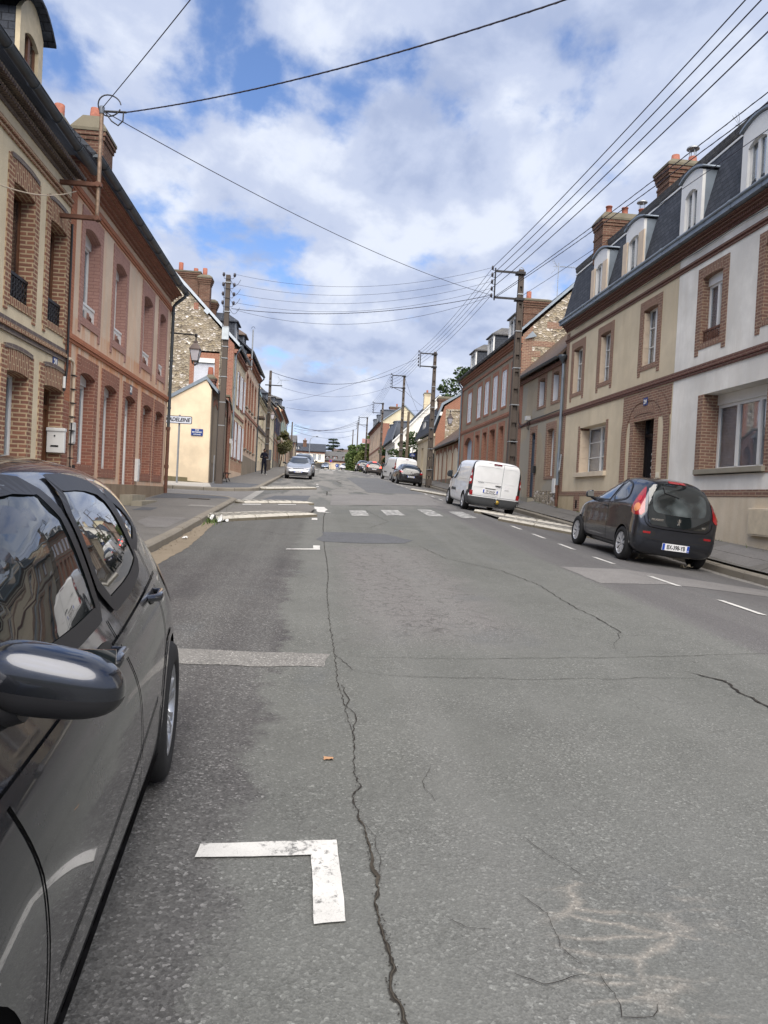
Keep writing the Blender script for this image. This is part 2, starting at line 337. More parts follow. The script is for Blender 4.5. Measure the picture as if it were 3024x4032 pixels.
def copy_tree(o, loc, rz=None, label=None, parent=None):
    c = o.copy(); COL.objects.link(c); c.parent = parent
    if loc is not None: c.location = loc
    if rz is not None: c.rotation_euler = (0, 0, rz)
    if label: c['label'] = label
    for k in kids(o): copy_tree(k, None, None, None, c)
    return c
def text(body, size, mat, M, parent=None, name='lettering', ext=.002, sx=1.0, bold=0.0, shear=0.0, fit=0):
    cu = bpy.data.curves.new('t', 'FONT'); cu.body = body; cu.size = size; cu.extrude = ext; cu.align_x = 'CENTER'; cu.align_y = 'CENTER'; cu.offset = bold; cu.shear = shear
    to = bpy.data.objects.new('t', cu); COL.objects.link(to); dg = bpy.context.evaluated_depsgraph_get()
    me = bpy.data.meshes.new_from_object(to.evaluated_get(dg)); bpy.data.objects.remove(to); bpy.data.curves.remove(cu)
    base = Vector(BASE.get(parent.name, (0, 0, 0))) if parent else Vector((0, 0, 0))
    if fit: ws_ = [v.co.x for v in me.vertices]; sx = fit / (max(ws_) - min(ws_))
    for v in me.vertices: v.co = (M @ Vector((v.co.x * sx, v.co.y, v.co.z))) - base
    me.materials.clear(); me.materials.append(mat); me.name = name
    o = bpy.data.objects.new(name, me); COL.objects.link(o); o.parent = parent; BASE[o.name] = base; return o
def mat_on(F, t, d, z):     # matrix that lays text on a wall
    p = Vector(fp(F, t, d, z))
    if F[0] == 'y': X, Y, Z = Vector((1, 0, 0)), Vector((0, 0, 1)), Vector((0, -1, 0))
    elif F[2] > 0: X, Y, Z = Vector((0, 1, 0)), Vector((0, 0, 1)), Vector((1, 0, 0))
    else: X, Y, Z = Vector((0, -1, 0)), Vector((0, 0, 1)), Vector((-1, 0, 0))
    return Matrix(((X.x, Y.x, Z.x, p.x), (X.y, Y.y, Z.y, p.y), (X.z, Y.z, Z.z, p.z), (0, 0, 0, 1)))
GP = [(-40, -1.4), (-12, -.42), (0, 0), (6, .20), (13.5, .52), (25.6, 1.2), (36, 1.75), (48, 2.35), (58, 2.87), (90, 4.45), (130, 5.95), (175, 7.55), (230, 8.3), (400, 9), (1500, 10)]
def lerp_tab(T, y):
    if y <= T[0][0]: return T[0][1]
    for (a, p), (b, q) in zip(T, T[1:]):
        if y <= b: return p + (q - p) * (y - a) / (b - a)
    return T[-1][1]
def GY(y): return lerp_tab(GP, y)
def G(x, y): return GY(y) - .085 * min(max(0, x - 5.2), 2.8)
KL, KR, WL, WR = -2.45, 8.0, -4.85, 9.1      # kerb and wall lines
# ---------------------------------------------------------------- ground, road, pavements
def asphalt(name, base=(.116, .118, .110), zones=True, coarse=.42, dark=1.0, stainy=1.0):
    t = NT(name, .93, .25); P = t.coord('P'); sp = t.n('ShaderNodeSeparateXYZ'); t.put(sp.inputs[0], P)
    X, Y = sp.outputs[0], sp.outputs[1]
    g = tuple(c * dark for c in base); a = t.mix(t.ramp(t.noise(P, .7, 5, .6), [(.3, 0.), (.7, 1.)]), tuple(c * .9 for c in g), tuple(c * 1.1 for c in g))
    a = t.mix(t.ramp(t.noise(P, 3.1, 6, .65), [(.45, 0.), (.8, .35)]), a, tuple(c * .62 for c in g))
    ca = .30
    if zones:
        nz = t.noise(P, 1.3, 7, .62); nf = t.noise(P, 6, 6, .7)
        w1 = t.math('ADD', X, t.math('ADD', t.math('MULTIPLY', nz, .75), t.math('MULTIPLY', nf, .42)))
        left = t.ramp(t.math('MULTIPLY_ADD', w1, 1.0), [(0, 0.), (1, 1.)]) if False else None
        m1 = t.math('MULTIPLY', t.math('SUBTRACT', .40, w1), 8., True)            # rough bay surface on the left
        m1 = t.math('MULTIPLY', m1, t.ramp(t.math('MULTIPLY', Y, .01), [(.10, 1.), (.125, .55), (.3, .3)]))
        a = t.mix(m1, a, t.mix(t.ramp(nz, [(.35, 0.), (.65, 1.)]), (.058, .055, .056), (.084, .080, .079)))
        w2 = t.math('SUBTRACT', X, t.math('MULTIPLY', nz, .25))
        m2 = t.math('MULTIPLY', t.math('SUBTRACT', w2, 3.86), 7., True)            # darker bay surface on the right
        m2 = t.math('MULTIPLY', m2, t.math('MULTIPLY', t.math('SUBTRACT', Y, 6.0), 3., True))
        a = t.mix(t.math('MULTIPLY', m2, .85), a, (.098, .093, .095))
        # worn, cracked wheel track in the middle
        w3 = t.math('ADD', X, t.math('MULTIPLY', nz, .9))
        m3 = t.math('MULTIPLY', t.math('MULTIPLY', t.math('SUBTRACT', w3, .75), 3., True), t.math('MULTIPLY', t.math('SUBTRACT', 2.75, w3), 1.6, True))
        m3 = t.math('MULTIPLY', m3, t.math('MULTIPLY', t.math('MULTIPLY', t.math('SUBTRACT', Y, 5.9), .9, True), t.math('MULTIPLY', t.math('SUBTRACT', 14.2, Y), 1., True)))
        a = t.mix(m3, a, t.mix(nf, (.126, .121, .118), (.158, .151, .146)))
        cr = t.vor(t.n('ShaderNodeVectorMath').outputs[0], 1) if False else None
        wv = t.n('ShaderNodeVectorMath', operation='MULTIPLY_ADD'); t.put(wv.inputs[0], t.noise(P, 4, 4, .6, col=True)); wv.inputs[1].default_value = (.5, .5, 0); t.put(wv.inputs[2], P)
        ce = t.vor(wv.outputs[0], 4.6, 'DISTANCE_TO_EDGE'); crm = t.math('MULTIPLY', t.ramp(ce, [(.0, 1.), (.05, 0.)]), t.math('MULTIPLY', m3, t.ramp(nz, [(.34, .1), (.46, 1.)])))
        a = t.mix(t.math('MULTIPLY', crm, .62), a, (.03, .028, .027))
        ce2 = t.vor(wv.outputs[0], 1.5, 'DISTANCE_TO_EDGE'); a = t.mix(t.math('MULTIPLY', t.ramp(ce2, [(0, .6), (.005, 0.)]), t.ramp(t.noise(P, .5, 2), [(.5, 0.), (.6, 1.)])), a, (.045, .042, .04))
        # tyre polish and repairs further on
        far = t.ramp(t.math('MULTIPLY', Y, .01), [(.22, 0.), (.3, 1.)]); q = t.noise(t.coord('P', scale=(1.1, .22, 1)), 1.0, 3, .5)
        a = t.mix(t.math('MULTIPLY', far, t.ramp(q, [(.44, 0.), (.5, .7)])), a, (.21, .20, .188)); a = t.mix(t.math('MULTIPLY', far, t.ramp(q, [(.36, .7), (.4, 0.)])), a, (.12, .12, .122))
        # worn, stony zone close by
        near = t.math('MULTIPLY', t.math('SUBTRACT', 3.6, Y), 1.2, True)
        a = t.mix(t.math('MULTIPLY', near, .25), a, (.13, .134, .132))
        # pale net of worn seams low on the right
        sv = t.n('ShaderNodeVectorMath', operation='MULTIPLY_ADD'); t.put(sv.inputs[0], t.noise(P, 5, 4, .6, col=True)); sv.inputs[1].default_value = (.16, .16, 0); t.put(sv.inputs[2], t.coord('P', scale=(.62, 1.75, 0)))
        se = t.vor(sv.outputs[0], 4.2, 'DISTANCE_TO_EDGE'); rx = t.math('MULTIPLY', t.math('MULTIPLY', t.math('SUBTRACT', X, .78), 8., True), t.math('MULTIPLY', t.math('SUBTRACT', 1.5, X), 5., True))
        ry = t.math('MULTIPLY', t.math('MULTIPLY', t.math('SUBTRACT', 2.72, Y), 6., True), t.math('MULTIPLY', t.math('SUBTRACT', Y, 1.6), 8., True))
        sm = t.math('MULTIPLY', t.math('MULTIPLY', rx, ry), t.ramp(se, [(0., .5), (.04, .25), (.1, 0.)])); sm = t.math('MULTIPLY', sm, t.ramp(t.noise(P, 3.3, 4), [(.42, 0.), (.56, 1.)])); a = t.mix(sm, a, (.30, .27, .235))
        stn = t.math('MULTIPLY', t.ramp(t.vor(t.coord('P', loc=(-.13, -3.68, 0), scale=(1, 1, 0)), 1, rnd=0), [(.0, .7), (.035, .5), (.06, 0.)]), 0.0); 
        # straight seams and tyre tracks
        tr = t.ramp(t.noise(t.coord('P', scale=(2.2, .06, 1)), 1.0, 4, .5), [(.42, 0.), (.62, .35)]); a = t.mix(tr, a, (.150, .150, .143))
        d1 = t.ramp(t.noise(t.coord('P', scale=(1, .6, 1), loc=(3, 1, 0)), 1.1, 4), [(.6, 0.), (.72, .4)]); a = t.mix(d1, a, (.105, .11, .113))
    # stones in the binder
    c1 = t.vor(P, 95, out='Color'); s1 = t.n('ShaderNodeSeparateColor'); t.put(s1.inputs[0], c1)
    c2 = t.vor(P, 210, out='Color'); s2 = t.n('ShaderNodeSeparateColor'); t.put(s2.inputs[0], c2)
    st = t.ramp(s1.outputs[0], [(0, .4), (.5, .92), (.84, 1.12), (.93, 1.7), (1, 2.8)]); st2 = t.ramp(s2.outputs[0], [(0, .5), (.6, 1.), (.97, 1.4), (1, 2.4)])
    pat = t.ramp(t.noise(P, 1.9, 5, .6), [(.35, .35), (.7, 1.)])
    b = t.mix(t.math('ADD', t.math('MULTIPLY', pat, coarse), t.math('MULTIPLY', m1, .35) if zones else 0., True), a, t.mix(1., a, st, 'MULTIPLY')); b = t.mix(t.math('MULTIPLY', pat, .5), b, t.mix(1., b, st2, 'MULTIPLY'))
    t.col(b)
    h = t.math('ADD', t.math('MULTIPLY', t.vor(P, 95), .6), t.math('MULTIPLY', t.noise(P, 30, 6, .7), .8))
    t.bump(h, .55, .006); MC[name] = t.m; return t.m
A_ROAD = asphalt('road_asphalt'); A_PAV = asphalt('pavement_asphalt', (.150, .143, .134), False, .3)
A_DARK = asphalt('fresh_dark_patch', (.095, .098, .106), False, .35); A_LIGHT = asphalt('light_trench_fill', (.235, .225, .21), False, .55)
A_MID = asphalt('grey_patch', (.175, .168, .163), False, .4); A_SIDE = asphalt('side_street_asphalt', (.165, .158, .152), False, .35)
A_CONC = asphalt('pale_concrete', (.38, .36, .33), False, .2); A_GUT = asphalt('gutter_concrete', (.27, .262, .245), False, .25)
A_TR = asphalt('worn_trench_fill', (.185, .178, .168), False, .8)
A_MIDD = asphalt('blue_grey_asphalt', (.118, .120, .124), False, .4)
KERBM = render_mat('granite_kerb', srgb(132, 126, 116), amt=.6, grain=.5); GRASSM = plain('ground_soil_and_grass', (.07, .075, .05), .95, .1, 0, .4, .5)
def paint_wear(name, lo=.52, hi=.6, c=(.62, .61, .58), under=(.15, .15, .145), sc_=26):
    t = NT(name, .8, .3); P = t.coord('P'); n = t.math('ADD', t.math('MULTIPLY', t.noise(P, sc_, 6, .75), .62), t.math('MULTIPLY', t.noise(P, 4.2, 5, .6), .38))
    cc = t.mix(t.ramp(t.noise(P, 7, 5), [(.3, 0.), (.75, 1.)]), c, tuple(x * .78 for x in c))
    a = t.mix(t.ramp(n, [(lo, 0.), (hi, 1.)]), cc, under); e = t.vor(P, 60, 'DISTANCE_TO_EDGE'); a = t.mix(t.ramp(e, [(0, .5), (.02, 0.)]), a, (.15, .14, .13))
    t.col(a); t.bump(t.noise(P, 60, 5), .3, .004); return t.m
PW = paint_wear('road_marking_paint', .54, .61, (.58, .57, .545)); PW2 = paint_wear('worn_crossing_paint', .42, .56, (.42, .415, .40), sc_=7); PW3 = paint_wear('block_paint', .53, .66, (.48, .455, .40), (.18, .165, .14), 14)
CRK = plain('dark_crack', (.034, .031, .028), .95, .1, 0, .4, 20); CRK2 = plain('dirt_filled_crack', (.05, .044, .036), .95, .1, 0, .4, 30); SAND = render_mat('sandy_seam', (.225, .205, .18), amt=.5, grain=.5); DIRT = render_mat('gutter_dirt', (.23, .19, .14), amt=.5, grain=.5)  # cracks are flat ribbons in a dark colour of their own

def grid_sheet(name, xs, ys, zf, mat, smooth=True):
    m = MB(); nx = len(xs); m.add([(x, y, zf(x, y)) for y in ys for x in xs], [(j * nx + i, j * nx + i + 1, (j + 1) * nx + i + 1, (j + 1) * nx + i) for j in range(len(ys) - 1) for i in range(nx - 1)], smooth=smooth)
    return tag(m.build(name, mat), kind='structure')
def rng(a, b, n): return [a + (b - a) * i / n for i in range(n + 1)]
YS = sorted(set([round(v, 3) for v in rng(-8, 0, 8) + rng(0, 60, 80) + rng(60, 230, 85)] + [p[0] for p in GP if -8 < p[0] < 230]))
grid_sheet('road', [KL - .02, -1, 0, 1, 2, 3, 4, 5.2, 6, 7, KR + .02], YS, G, A_ROAD)
grid_sheet('ground', [-900, -300, -60, -20, -10, -5, 0, 4, 5.5, 9, 20, 60, 300, 900], [-300, -60, -12, -5] + [y for y in YS if y > -5][::2] + [400, 900, 1500], lambda x, y: GY(y) - (.14 if x < 5 else .5), GRASSM)
def drape(name, poly, mat, off=.005, zf=None, step=.3, mb=None, ragged=0.0):
    zf = zf or G; pts = []
    for (x0, y0), (x1, y1) in zip(poly, poly[1:] + poly[:1]):
        n = max(1, int(math.hypot(x1 - x0, y1 - y0) / (step if not ragged else max(.02, min(.07, ragged * 3)))))
        for i in range(n):
            x = x0 + (x1 - x0) * i / n; y = y0 + (y1 - y0) * i / n
            if ragged: q = noise.noise(Vector((x * 4, y * 3, 1.7))) * ragged + noise.noise(Vector((x * 15, y * 12, 4))) * ragged * .4; x += q; y += q * .8
            pts.append(Vector((x, y)))
    nb = len(pts); E_ = [(i, (i + 1) % nb) for i in range(nb)]
    xs = [p.x for p in pts]; ys = [p.y for p in pts]; sx = max(step, (max(xs) - min(xs)) / 40); sy = max(step, (max(ys) - min(ys)) / 60)
    x = min(xs) + sx * .5
    while x < max(xs):
        y = min(ys) + sy * .5
        while y < max(ys): pts.append(Vector((x, y))); y += sy
        x += sx
    r = delaunay_2d_cdt(pts, E_, [list(range(nb))], 1, 1e-5)
    vs, fs = r[0], r[2]
    m = mb or MB(); m.add([(v.x, v.y, zf(v.x, v.y) + off) for v in vs], [tuple(f) for f in fs])
    return m if mb else tag(m.build(name, mat), kind='structure')
def fract(pts, amp, seg=.05, fr=5, seed=0):
    o = []
    for (x0, y0), (x1, y1) in zip(pts, pts[1:]):
        n = max(1, int(math.hypot(x1 - x0, y1 - y0) / seg))
        for i in range(n):
            t = i / n; x = x0 + (x1 - x0) * t; y = y0 + (y1 - y0) * t
            o.append((x + amp * (noise.noise(Vector((x * fr, y * fr, seed))) + .6 * noise.noise(Vector((x * fr * 3, y * fr * 3, seed + 9)))), y + amp * noise.noise(Vector((x * fr, y * fr, seed + 5)))))
    o.append(pts[-1]); return o
def ribbon(m, pts, wf, off=.006, zf=None):
    zf = zf or G; vs = []; n = len(pts)
    for i, (x, y) in enumerate(pts):
        a = pts[max(i - 1, 0)]; b = pts[min(i + 1, n - 1)]; dx, dy = b[0] - a[0], b[1] - a[1]; l = math.hypot(dx, dy) or 1
        w_ = wf(i / max(1, n - 1), x, y) / 2; nx, ny = -dy / l * w_, dx / l * w_
        vs += [(x + nx, y + ny, zf(x + nx, y + ny) + off), (x - nx, y - ny, zf(x - nx, y - ny) + off)]
    m.add(vs, [(2 * i, 2 * i + 1, 2 * i + 3, 2 * i + 2) for i in range(n - 1)])
def wid(b, s=0): return lambda t, x, y: b * (.45 + 1.1 * abs(noise.noise(Vector((x * 9, y * 9, s))))) * min(1, 6 * t + .15, 6 * (1 - t) + .15)
# cracks
m = MB()
main = [(.36, 1.2), (.33, 1.7), (.30, 1.92), (.28, 2.02), (.29, 2.16), (.28, 2.3), (.27, 2.44), (.29, 2.6), (.27, 2.68), (.27, 2.86), (.25, 3.04), (.23, 3.26), (.27, 3.36), (.25, 3.5), (.27, 3.94), (.24, 4.58), (.21, 5.04), (.21, 5.8), (.19, 7.06), (.19, 8.8), (.22, 9.76), (.22, 11.66), (.2, 13), (.2, 16.5), (.24, 19.6), (.3, 21)]
ribbon(m, fract(main, .012, .012, 13), lambda t, x, y: lerp_tab([(2.0, .026), (2.4, .016), (2.8, .009), (4, .006), (9, .010), (20, .022)], y) * (.25 + 1.6 * abs(noise.noise(Vector((x * 31, y * 17, 0))))), .0045)
m2 = MB(); ribbon(m2, fract([p for p in main if p[1] < 3.2], .012, .012, 13), lambda t, x, y: .004 + .022 * max(0, noise.noise(Vector((x * 5, y * 5, 3)))), .0075)
for k, pts in enumerate([[(.25, 3.04), (.30, 2.9), (.31, 2.7), (.29, 2.6)], [(.21, 5.0), (.27, 4.6), (.28, 4.2), (.27, 3.94)], [(.2, 5.8), (.27, 5.6), (.34, 5.33)],
    [(.33, 5.32), (.55, 5.24), (.86, 5.2), (1.19, 5.24), (1.64, 5.22), (2.4, 5.34), (3.11, 5.42)], [(.28, 5.72), (1.3, 5.78), (2.39, 5.94), (3.3, 6.12), (4.15, 6.3), (5.6, 6.9)],
    [(2.0, 14.4), (2.25, 12.32), (2.9, 11.08), (3.11, 9.72), (3.03, 8.58), (3.08, 7.54), (3.04, 6.96), (2.7, 6.3)], [(.64, 3.62), (.56, 3.4), (.6, 3.2)], [(.9, 2.1), (.92, 2.0), (.9, 1.9), (.99, 1.9), (1.03, 1.96)],
    [(.62, 2.1), (.72, 2.04), (.9, 2.09)], [(.78, 2.5), (.84, 2.38), (.83, 2.2), (.88, 2.1)], [(.5, 2.36), (.56, 2.3), (.63, 2.3)], [(.9, 2.9), (1.0, 2.7), (1.06, 2.6)],
    [(.6, 16.8), (1.3, 17.2), (1.9, 19.0), (1.75, 20.5), (1.5, 23.2)], [(1.0, 24), (2.4, 25.4), (4.2, 25.8)], [(.45, 29.5), (.5, 33), (1.0, 33.8), (2.2, 32.6)], [(.8, 36), (1.4, 38), (1.9, 37.5), (2.1, 36.2)], [(.9, 42), (1.5, 44), (1.3, 48), (1.8, 52)], [(.4, 31), (.9, 30.6)], [(.0, 15.2), (-.6, 14.9), (-1.1, 15.5)]]):
    near_ = pts[0][1] < 4
    ribbon(m, fract(pts, .012 if near_ else .035, .012 if near_ else .04, 14 if near_ else 5, k), wid(.003 if near_ else (.007 if pts[0][1] < 12 else (.013 if pts[0][1] < 20 else .06)), k), .006)
for k, pts in enumerate([[(3.0, 5.6), (3.11, 5.42), (3.19, 5.34), (3.11, 5.04), (3.14, 4.94), (3.12, 4.6), (3.3, 4.2)]]): ribbon(m, fract(pts, .02, .02, 9, k), wid(.026, k), .0065)
rc = random.Random(4)
for _ in range(900):   # crumbled edges of the long crack
    k_ = rc.randrange(len(main) - 1); u = rc.random(); x = main[k_][0] + (main[k_ + 1][0] - main[k_][0]) * u + rc.gauss(0, .008); y = main[k_][1] + (main[k_ + 1][1] - main[k_][1]) * u
    if y > 9 or rc.random() < .3 * (y > 4): continue
    s_ = rc.uniform(.001, .0035); a0 = rc.uniform(0, 6); m.add([(x + s_ * math.cos(a0 + q) * rc.uniform(.6, 1.3), y + s_ * math.sin(a0 + q) * rc.uniform(.6, 1.3), G(x, y) + .0052) for q in (0, 1.3, 2.6, 3.9, 5.1)], [(0, 1, 2, 3, 4)])
tag(m.build('road_cracks', CRK), kind='structure'); tag(m2.build('dirt_in_cracks', CRK2), kind='structure')
m = MB()
for k, pts in enumerate([[(1.0, 2.6), (1.06, 2.58), (1.16, 2.64), (1.29, 2.66)], [(.99, 2.56), (.98, 2.48), (1.04, 2.46), (1.07, 2.34)], [(.98, 2.48), (1.1, 2.48), (1.21, 2.42), (1.14, 2.34)], [(1.0, 2.32), (1.07, 2.28), (1.15, 2.24), (1.36, 2.22)],
    [(.95, 2.18), (1.02, 2.12), (1.11, 2.16), (1.21, 2.14)], [(.95, 2.1), (1.0, 2.1), (1.07, 2.06), (1.08, 2.0), (1.17, 1.92)], [(1.25, 2.12), (1.38, 2.1), (1.4, 2.0)], [(1.18, 2.24), (1.24, 2.16)]]):
    ribbon(m, fract(pts, .014, .012, 14, k), wid(.020, k + 3), .0045)

# repairs
drape('dark_road_patch', [(.05, 14.34), (.19, 15.06), (.16, 15.8), (.9, 15.95), (1.57, 15.88), (2.01, 14.9), (1.79, 14.4), (.9, 14.05), (.2, 14.1)], A_DARK, .005, ragged=.05)
drape('trench_fill', [(-2.2, 5.42), (-2.2, 5.84), (-.4, 5.8), (.18, 5.8), (.13, 5.42), (-.38, 5.38)], A_TR, .004, ragged=.035)
drape('pale_road_patch', [(4.12, 10.2), (4.1, 11.9), (5.2, 11.9), (6.0, 11.8), (7.5, 11.4), (7.5, 10.4), (5.99, 10.5)], A_MID, .004, ragged=.04)
drape('long_road_patch', [(-1.9, 24.4), (-.3, 25.6), (-.2, 29), (-1.5, 27.8)], A_DARK, .004, ragged=.03)
drape('wide_road_patch', [(.5, 24.2), (4.6, 26.8), (5, 34), (.7, 31)], A_MID, .004, ragged=.05)
drape('blue_grey_road_patch', [(2.4, 34), (5.2, 35), (5.1, 62), (2.3, 58)], A_MIDD, .004, ragged=.05)
drape('pale_far_patch', [(.2, 70), (1.5, 68), (1.9, 84), (.3, 86)], A_LIGHT, .004)
# pavements
KTL = [(-2.45, -6), (-2.45, 10), (-2.45, 18.4), (-2.43, 23.2), (-2.68, 23.8), (-3.2, 24.2), (-3.9, 24.32), (-9, 24.3)]
KTF = [(-9, 29.2), (-4.33, 29.0), (-3.78, 29.06), (-3.19, 29.46), (-2.62, 30.2), (-2.35, 31.0), (-2.35, 60), (-2.35, 150)]
ZL = lambda x, y: GY(y) + .13
RSW = [(-12, -.1), (0, .3), (14, .80), (27, 1.42), (33, 1.86), (47, 2.5), (58, 3.05), (90, 4.68), (130, 6.2), (175, 7.8)]
def ZR(x, y):
    k = G(KR, y) + .15; t = max(0, min(1, (x - KR) / (WR - KR))); return k + (lerp_tab(RSW, y) - k) * t
def kerb(name, path, zf, w_=.16, left=True, h=.13):
    path2 = []
    for (a, b), (c, d_) in zip(path, path[1:]):
        n = max(1, int(math.hypot(c - a, d_ - b) / 1.0)); path2 += [(a + (c - a) * i / n, b + (d_ - b) * i / n) for i in range(n)]
    path2.append(path[-1]); m = MB(); n = len(path2)
    for i in range(n - 1):
        (x0, y0), (x1, y1) = path2[i], path2[i + 1]; l = math.hypot(x1 - x0, y1 - y0)
        if l < .05: continue
        ux, uy = (x1 - x0) / l, (y1 - y0) / l; nx, ny = (-uy, ux) if left else (uy, -ux)
        g_ = .012; a = (x0 + ux * g_, y0 + uy * g_); b = (x1 - ux * g_, y1 - uy * g_); j = R.uniform(-.006, .006)
        q = [(a[0] + j, a[1]), (b[0] + j, b[1]), (b[0] + nx * w_, b[1] + ny * w_), (a[0] + nx * w_, a[1] + ny * w_)]
        top = [zf(*p) + .006 + j * .5 for p in q]
        # chamfered top edge on the road side
        v = [(q[0][0], q[0][1], top[0] - h - .06), (q[1][0], q[1][1], top[1] - h - .06), (q[1][0], q[1][1], top[1] - .03), (q[0][0], q[0][1], top[0] - .03),
             (q[0][0] + nx * .03, q[0][1] + ny * .03, top[0]), (q[1][0] + nx * .03, q[1][1] + ny * .03, top[1]), (q[2][0], q[2][1], top[2]), (q[3][0], q[3][1], top[3]), (q[2][0], q[2][1], top[2] - .2), (q[3][0], q[3][1], top[3] - .2)]
        m.add(v, [(0, 1, 2, 3), (3, 2, 5, 4), (4, 5, 6, 7), (7, 6, 8, 9), (0, 3, 4, 7, 9), (1, 8, 6, 5, 2)])
    return tag(m.build(name, KERBM), kind='structure')
kerb('left_kerb', KTL, ZL); kerb('left_far_kerb', KTF, ZL)
kerb('right_kerb', [(KR, -6), (KR, 40), (KR, 100), (KR, 150)], lambda x, y: G(KR, y) + .15, left=False)
def inset(path, d_): return [(x - d_, y) for x, y in path]
drape('left_pavement', [(-2.6, -6), (-2.6, 18.4), (-2.58, 23.2), (-2.78, 23.66), (-3.26, 24.05), (-3.95, 24.17), (-9, 24.15), (-9, -6)], A_PAV, .0, ZL, .8)
drape('left_far_pavement', [(-9, 29.34), (-4.35, 29.15), (-3.84, 29.2), (-3.3, 29.56), (-2.76, 30.3), (-2.5, 31.0), (-2.5, 60), (-2.5, 150), (-9, 150)], A_PAV, .0, ZL, 1.2)
drape('side_street', [(-2.44, 22.6), (-2.44, 31.2), (-3.1, 29.9), (-9.5, 29.7), (-40, 29.7), (-40, 23.9), (-3.0, 23.9)], A_SIDE, .003, lambda x, y: GY(y), .8)
drape('pale_apron', [(-8.5, 29.3), (-4.35, 29.18), (-4.1, 29.5), (-4.62, 32.5), (-8.5, 32.5)], A_CONC, .006, ZL)
drape('gutter_strip', [(-2.42, 22.5), (-2.12, 22.6), (-2.12, 30.9), (-2.42, 30.4)], A_GUT, .008)
drape('sandy_gutter', [(-2.44, 4), (-2.44, 16.8), (-2.2, 16.6), (-2.12, 14.6), (-2.05, 12.4), (-2.1, 9), (-2.2, 5)], DIRT, .005, ragged=.04)
drape('right_gutter', [(KR, 4), (KR, 19), (KR - .22, 19), (KR - .3, 13), (KR - .25, 4)], A_LIGHT, .005, ragged=.03)
drape('pavement_repair', [(-3.1, 14.0), (-2.75, 14.1), (-2.72, 16.2), (-3.5, 16.1), (-3.5, 15)], A_MID, .004, ZL, ragged=.02)
drape('dark_pavement_patch', [(-4.7, 21.6), (-2.62, 23.0), (-2.8, 23.6), (-3.3, 24.0), (-4.75, 24.1)], A_DARK, .004, ZL, ragged=.04)
drape('dark_pavement_ahead', [(-4.2, 29.25), (-3.4, 29.6), (-2.7, 30.6), (-2.6, 34), (-4.3, 34.5), (-4.55, 32.4)], A_DARK, .004, ZL, ragged=.04)
m = MB(); m2 = MB()
nx_ = 7
for (a, b) in ((KR + .158, WR + .3),):
    xs = rng(a, b, nx_); ys = [y for y in YS if y <= 150]
    m.add([(x, y, ZR(x, y)) for y in ys for x in xs], [(j * (nx_ + 1) + i, j * (nx_ + 1) + i + 1, (j + 1) * (nx_ + 1) + i + 1, (j + 1) * (nx_ + 1) + i) for j in range(len(ys) - 1) for i in range(nx_)], smooth=True)
tag(m.build('right_pavement', A_PAV), kind='structure')
drape('right_pavement_patch', [(8.2, 13.2), (8.9, 13.0), (8.95, 15.2), (8.25, 15.4)], A_MID, .004, ZR, ragged=.03)
drape('right_pavement_strip', [(8.3, 9), (8.8, 9), (8.75, 12.6), (8.3, 12.4)], A_LIGHT, .004, ZR, ragged=.03)
for k, (x, y, w_, l_) in enumerate(((-3.5, 10.2, .5, 1.6), (-4.2, 17.5, .4, .9), (-3.3, 19.4, .7, .5), (8.5, 17.2, .5, 1.4), (8.6, 22.5, .6, 1.2), (8.45, 31.0, .5, 2.0))): drape('pavement_repair_patch', [(x, y), (x + w_, y + .05), (x + w_ * .95, y + l_), (x + .03, y + l_ * .96)], (A_MID, A_DARK, A_LIGHT)[k % 3], .004, ZL if x < 0 else ZR, ragged=.015)
m = MB()
for pts in ([(-4.8, 12.6), (-2.62, 12.9)], [(-4.8, 18.9), (-2.62, 19.1)], [(-2.62, 15.6), (-3.6, 15.9), (-4.8, 15.7)], [(-3.1, 5), (-3.2, 12.7)]): ribbon(m, fract(pts, .02, .05, 5, 3), lambda t, x, y: .012, .005, ZL)
for pts in ([(8.2, 12.8), (9.1, 13.0)], [(8.2, 18.4), (9.1, 18.5)], [(8.6, 13), (8.55, 18.4), (8.65, 26)], [(8.2, 24), (9.1, 24.1)]): ribbon(m, fract(pts, .02, .05, 5, 4), lambda t, x, y: .014, .005, ZR)
tag(m.build('pavement_joints', CRK2), kind='structure')
# painted markings
def quad_y(x0, x1, y0, y1, sk=0): return [(x0, y0), (x1, y0 + sk), (x1, y1 + sk), (x0, y1)]
m = MB()
for p in ([(-.38, 2.72), (.05, 2.745), (.062, 2.32), (.162, 2.335), (.152, 2.862), (-.37, 2.82)], [(-.46, 12.6), (.12, 12.76), (.12, 13.4), (0, 13.38), (0, 12.9), (-.45, 12.72)], quad_y(-.07, .07, 18.48, 18.98, .05),
          quad_y(.02, .14, 37.6, 38.4), quad_y(.0, .12, 40.4, 41.4), quad_y(-.5, .02, 35.9, 36.2)): drape('', p, None, .0085, mb=m, step=.2, ragged=.007)
for y in [8.25, 10.3, 12.68, 14.72, 16.7, 18.7, 28.6, 30.8, 33, 35.2, 43, 45.5, 48, 63, 66, 69, 72]:
    drape('', quad_y(5.3, 5.4, y, y + .95, 0), None, .0085, mb=m, step=.25)
for p in ([(-2.08, 21.45), (-1.57, 21.8), (-1.6, 22.1), (-2.11, 21.8)], [(-1.09, 22.05), (-.58, 22.4), (-.58, 22.6), (-1.1, 22.3)]): drape('', p, None, .08, mb=m, step=.25)
drape('', [(-.04, 23.0), (.29, 23.04), (.36, 21.9), (.27, 21.2), (.5, 20.9), (.1, 21.0), (.0, 22.0)], None, .0085, mb=m, step=.2, ragged=.04)
for i in range(8): drape('', quad_y(-.3 + i * .72, .1 + i * .72, 88, 92, 1.0), None, .01, mb=m, step=.5)
for y in range(70, 150, 6): drape('', quad_y(5.3, 5.45, y, y + 2.5, 0), None, .009, mb=m, step=.5)
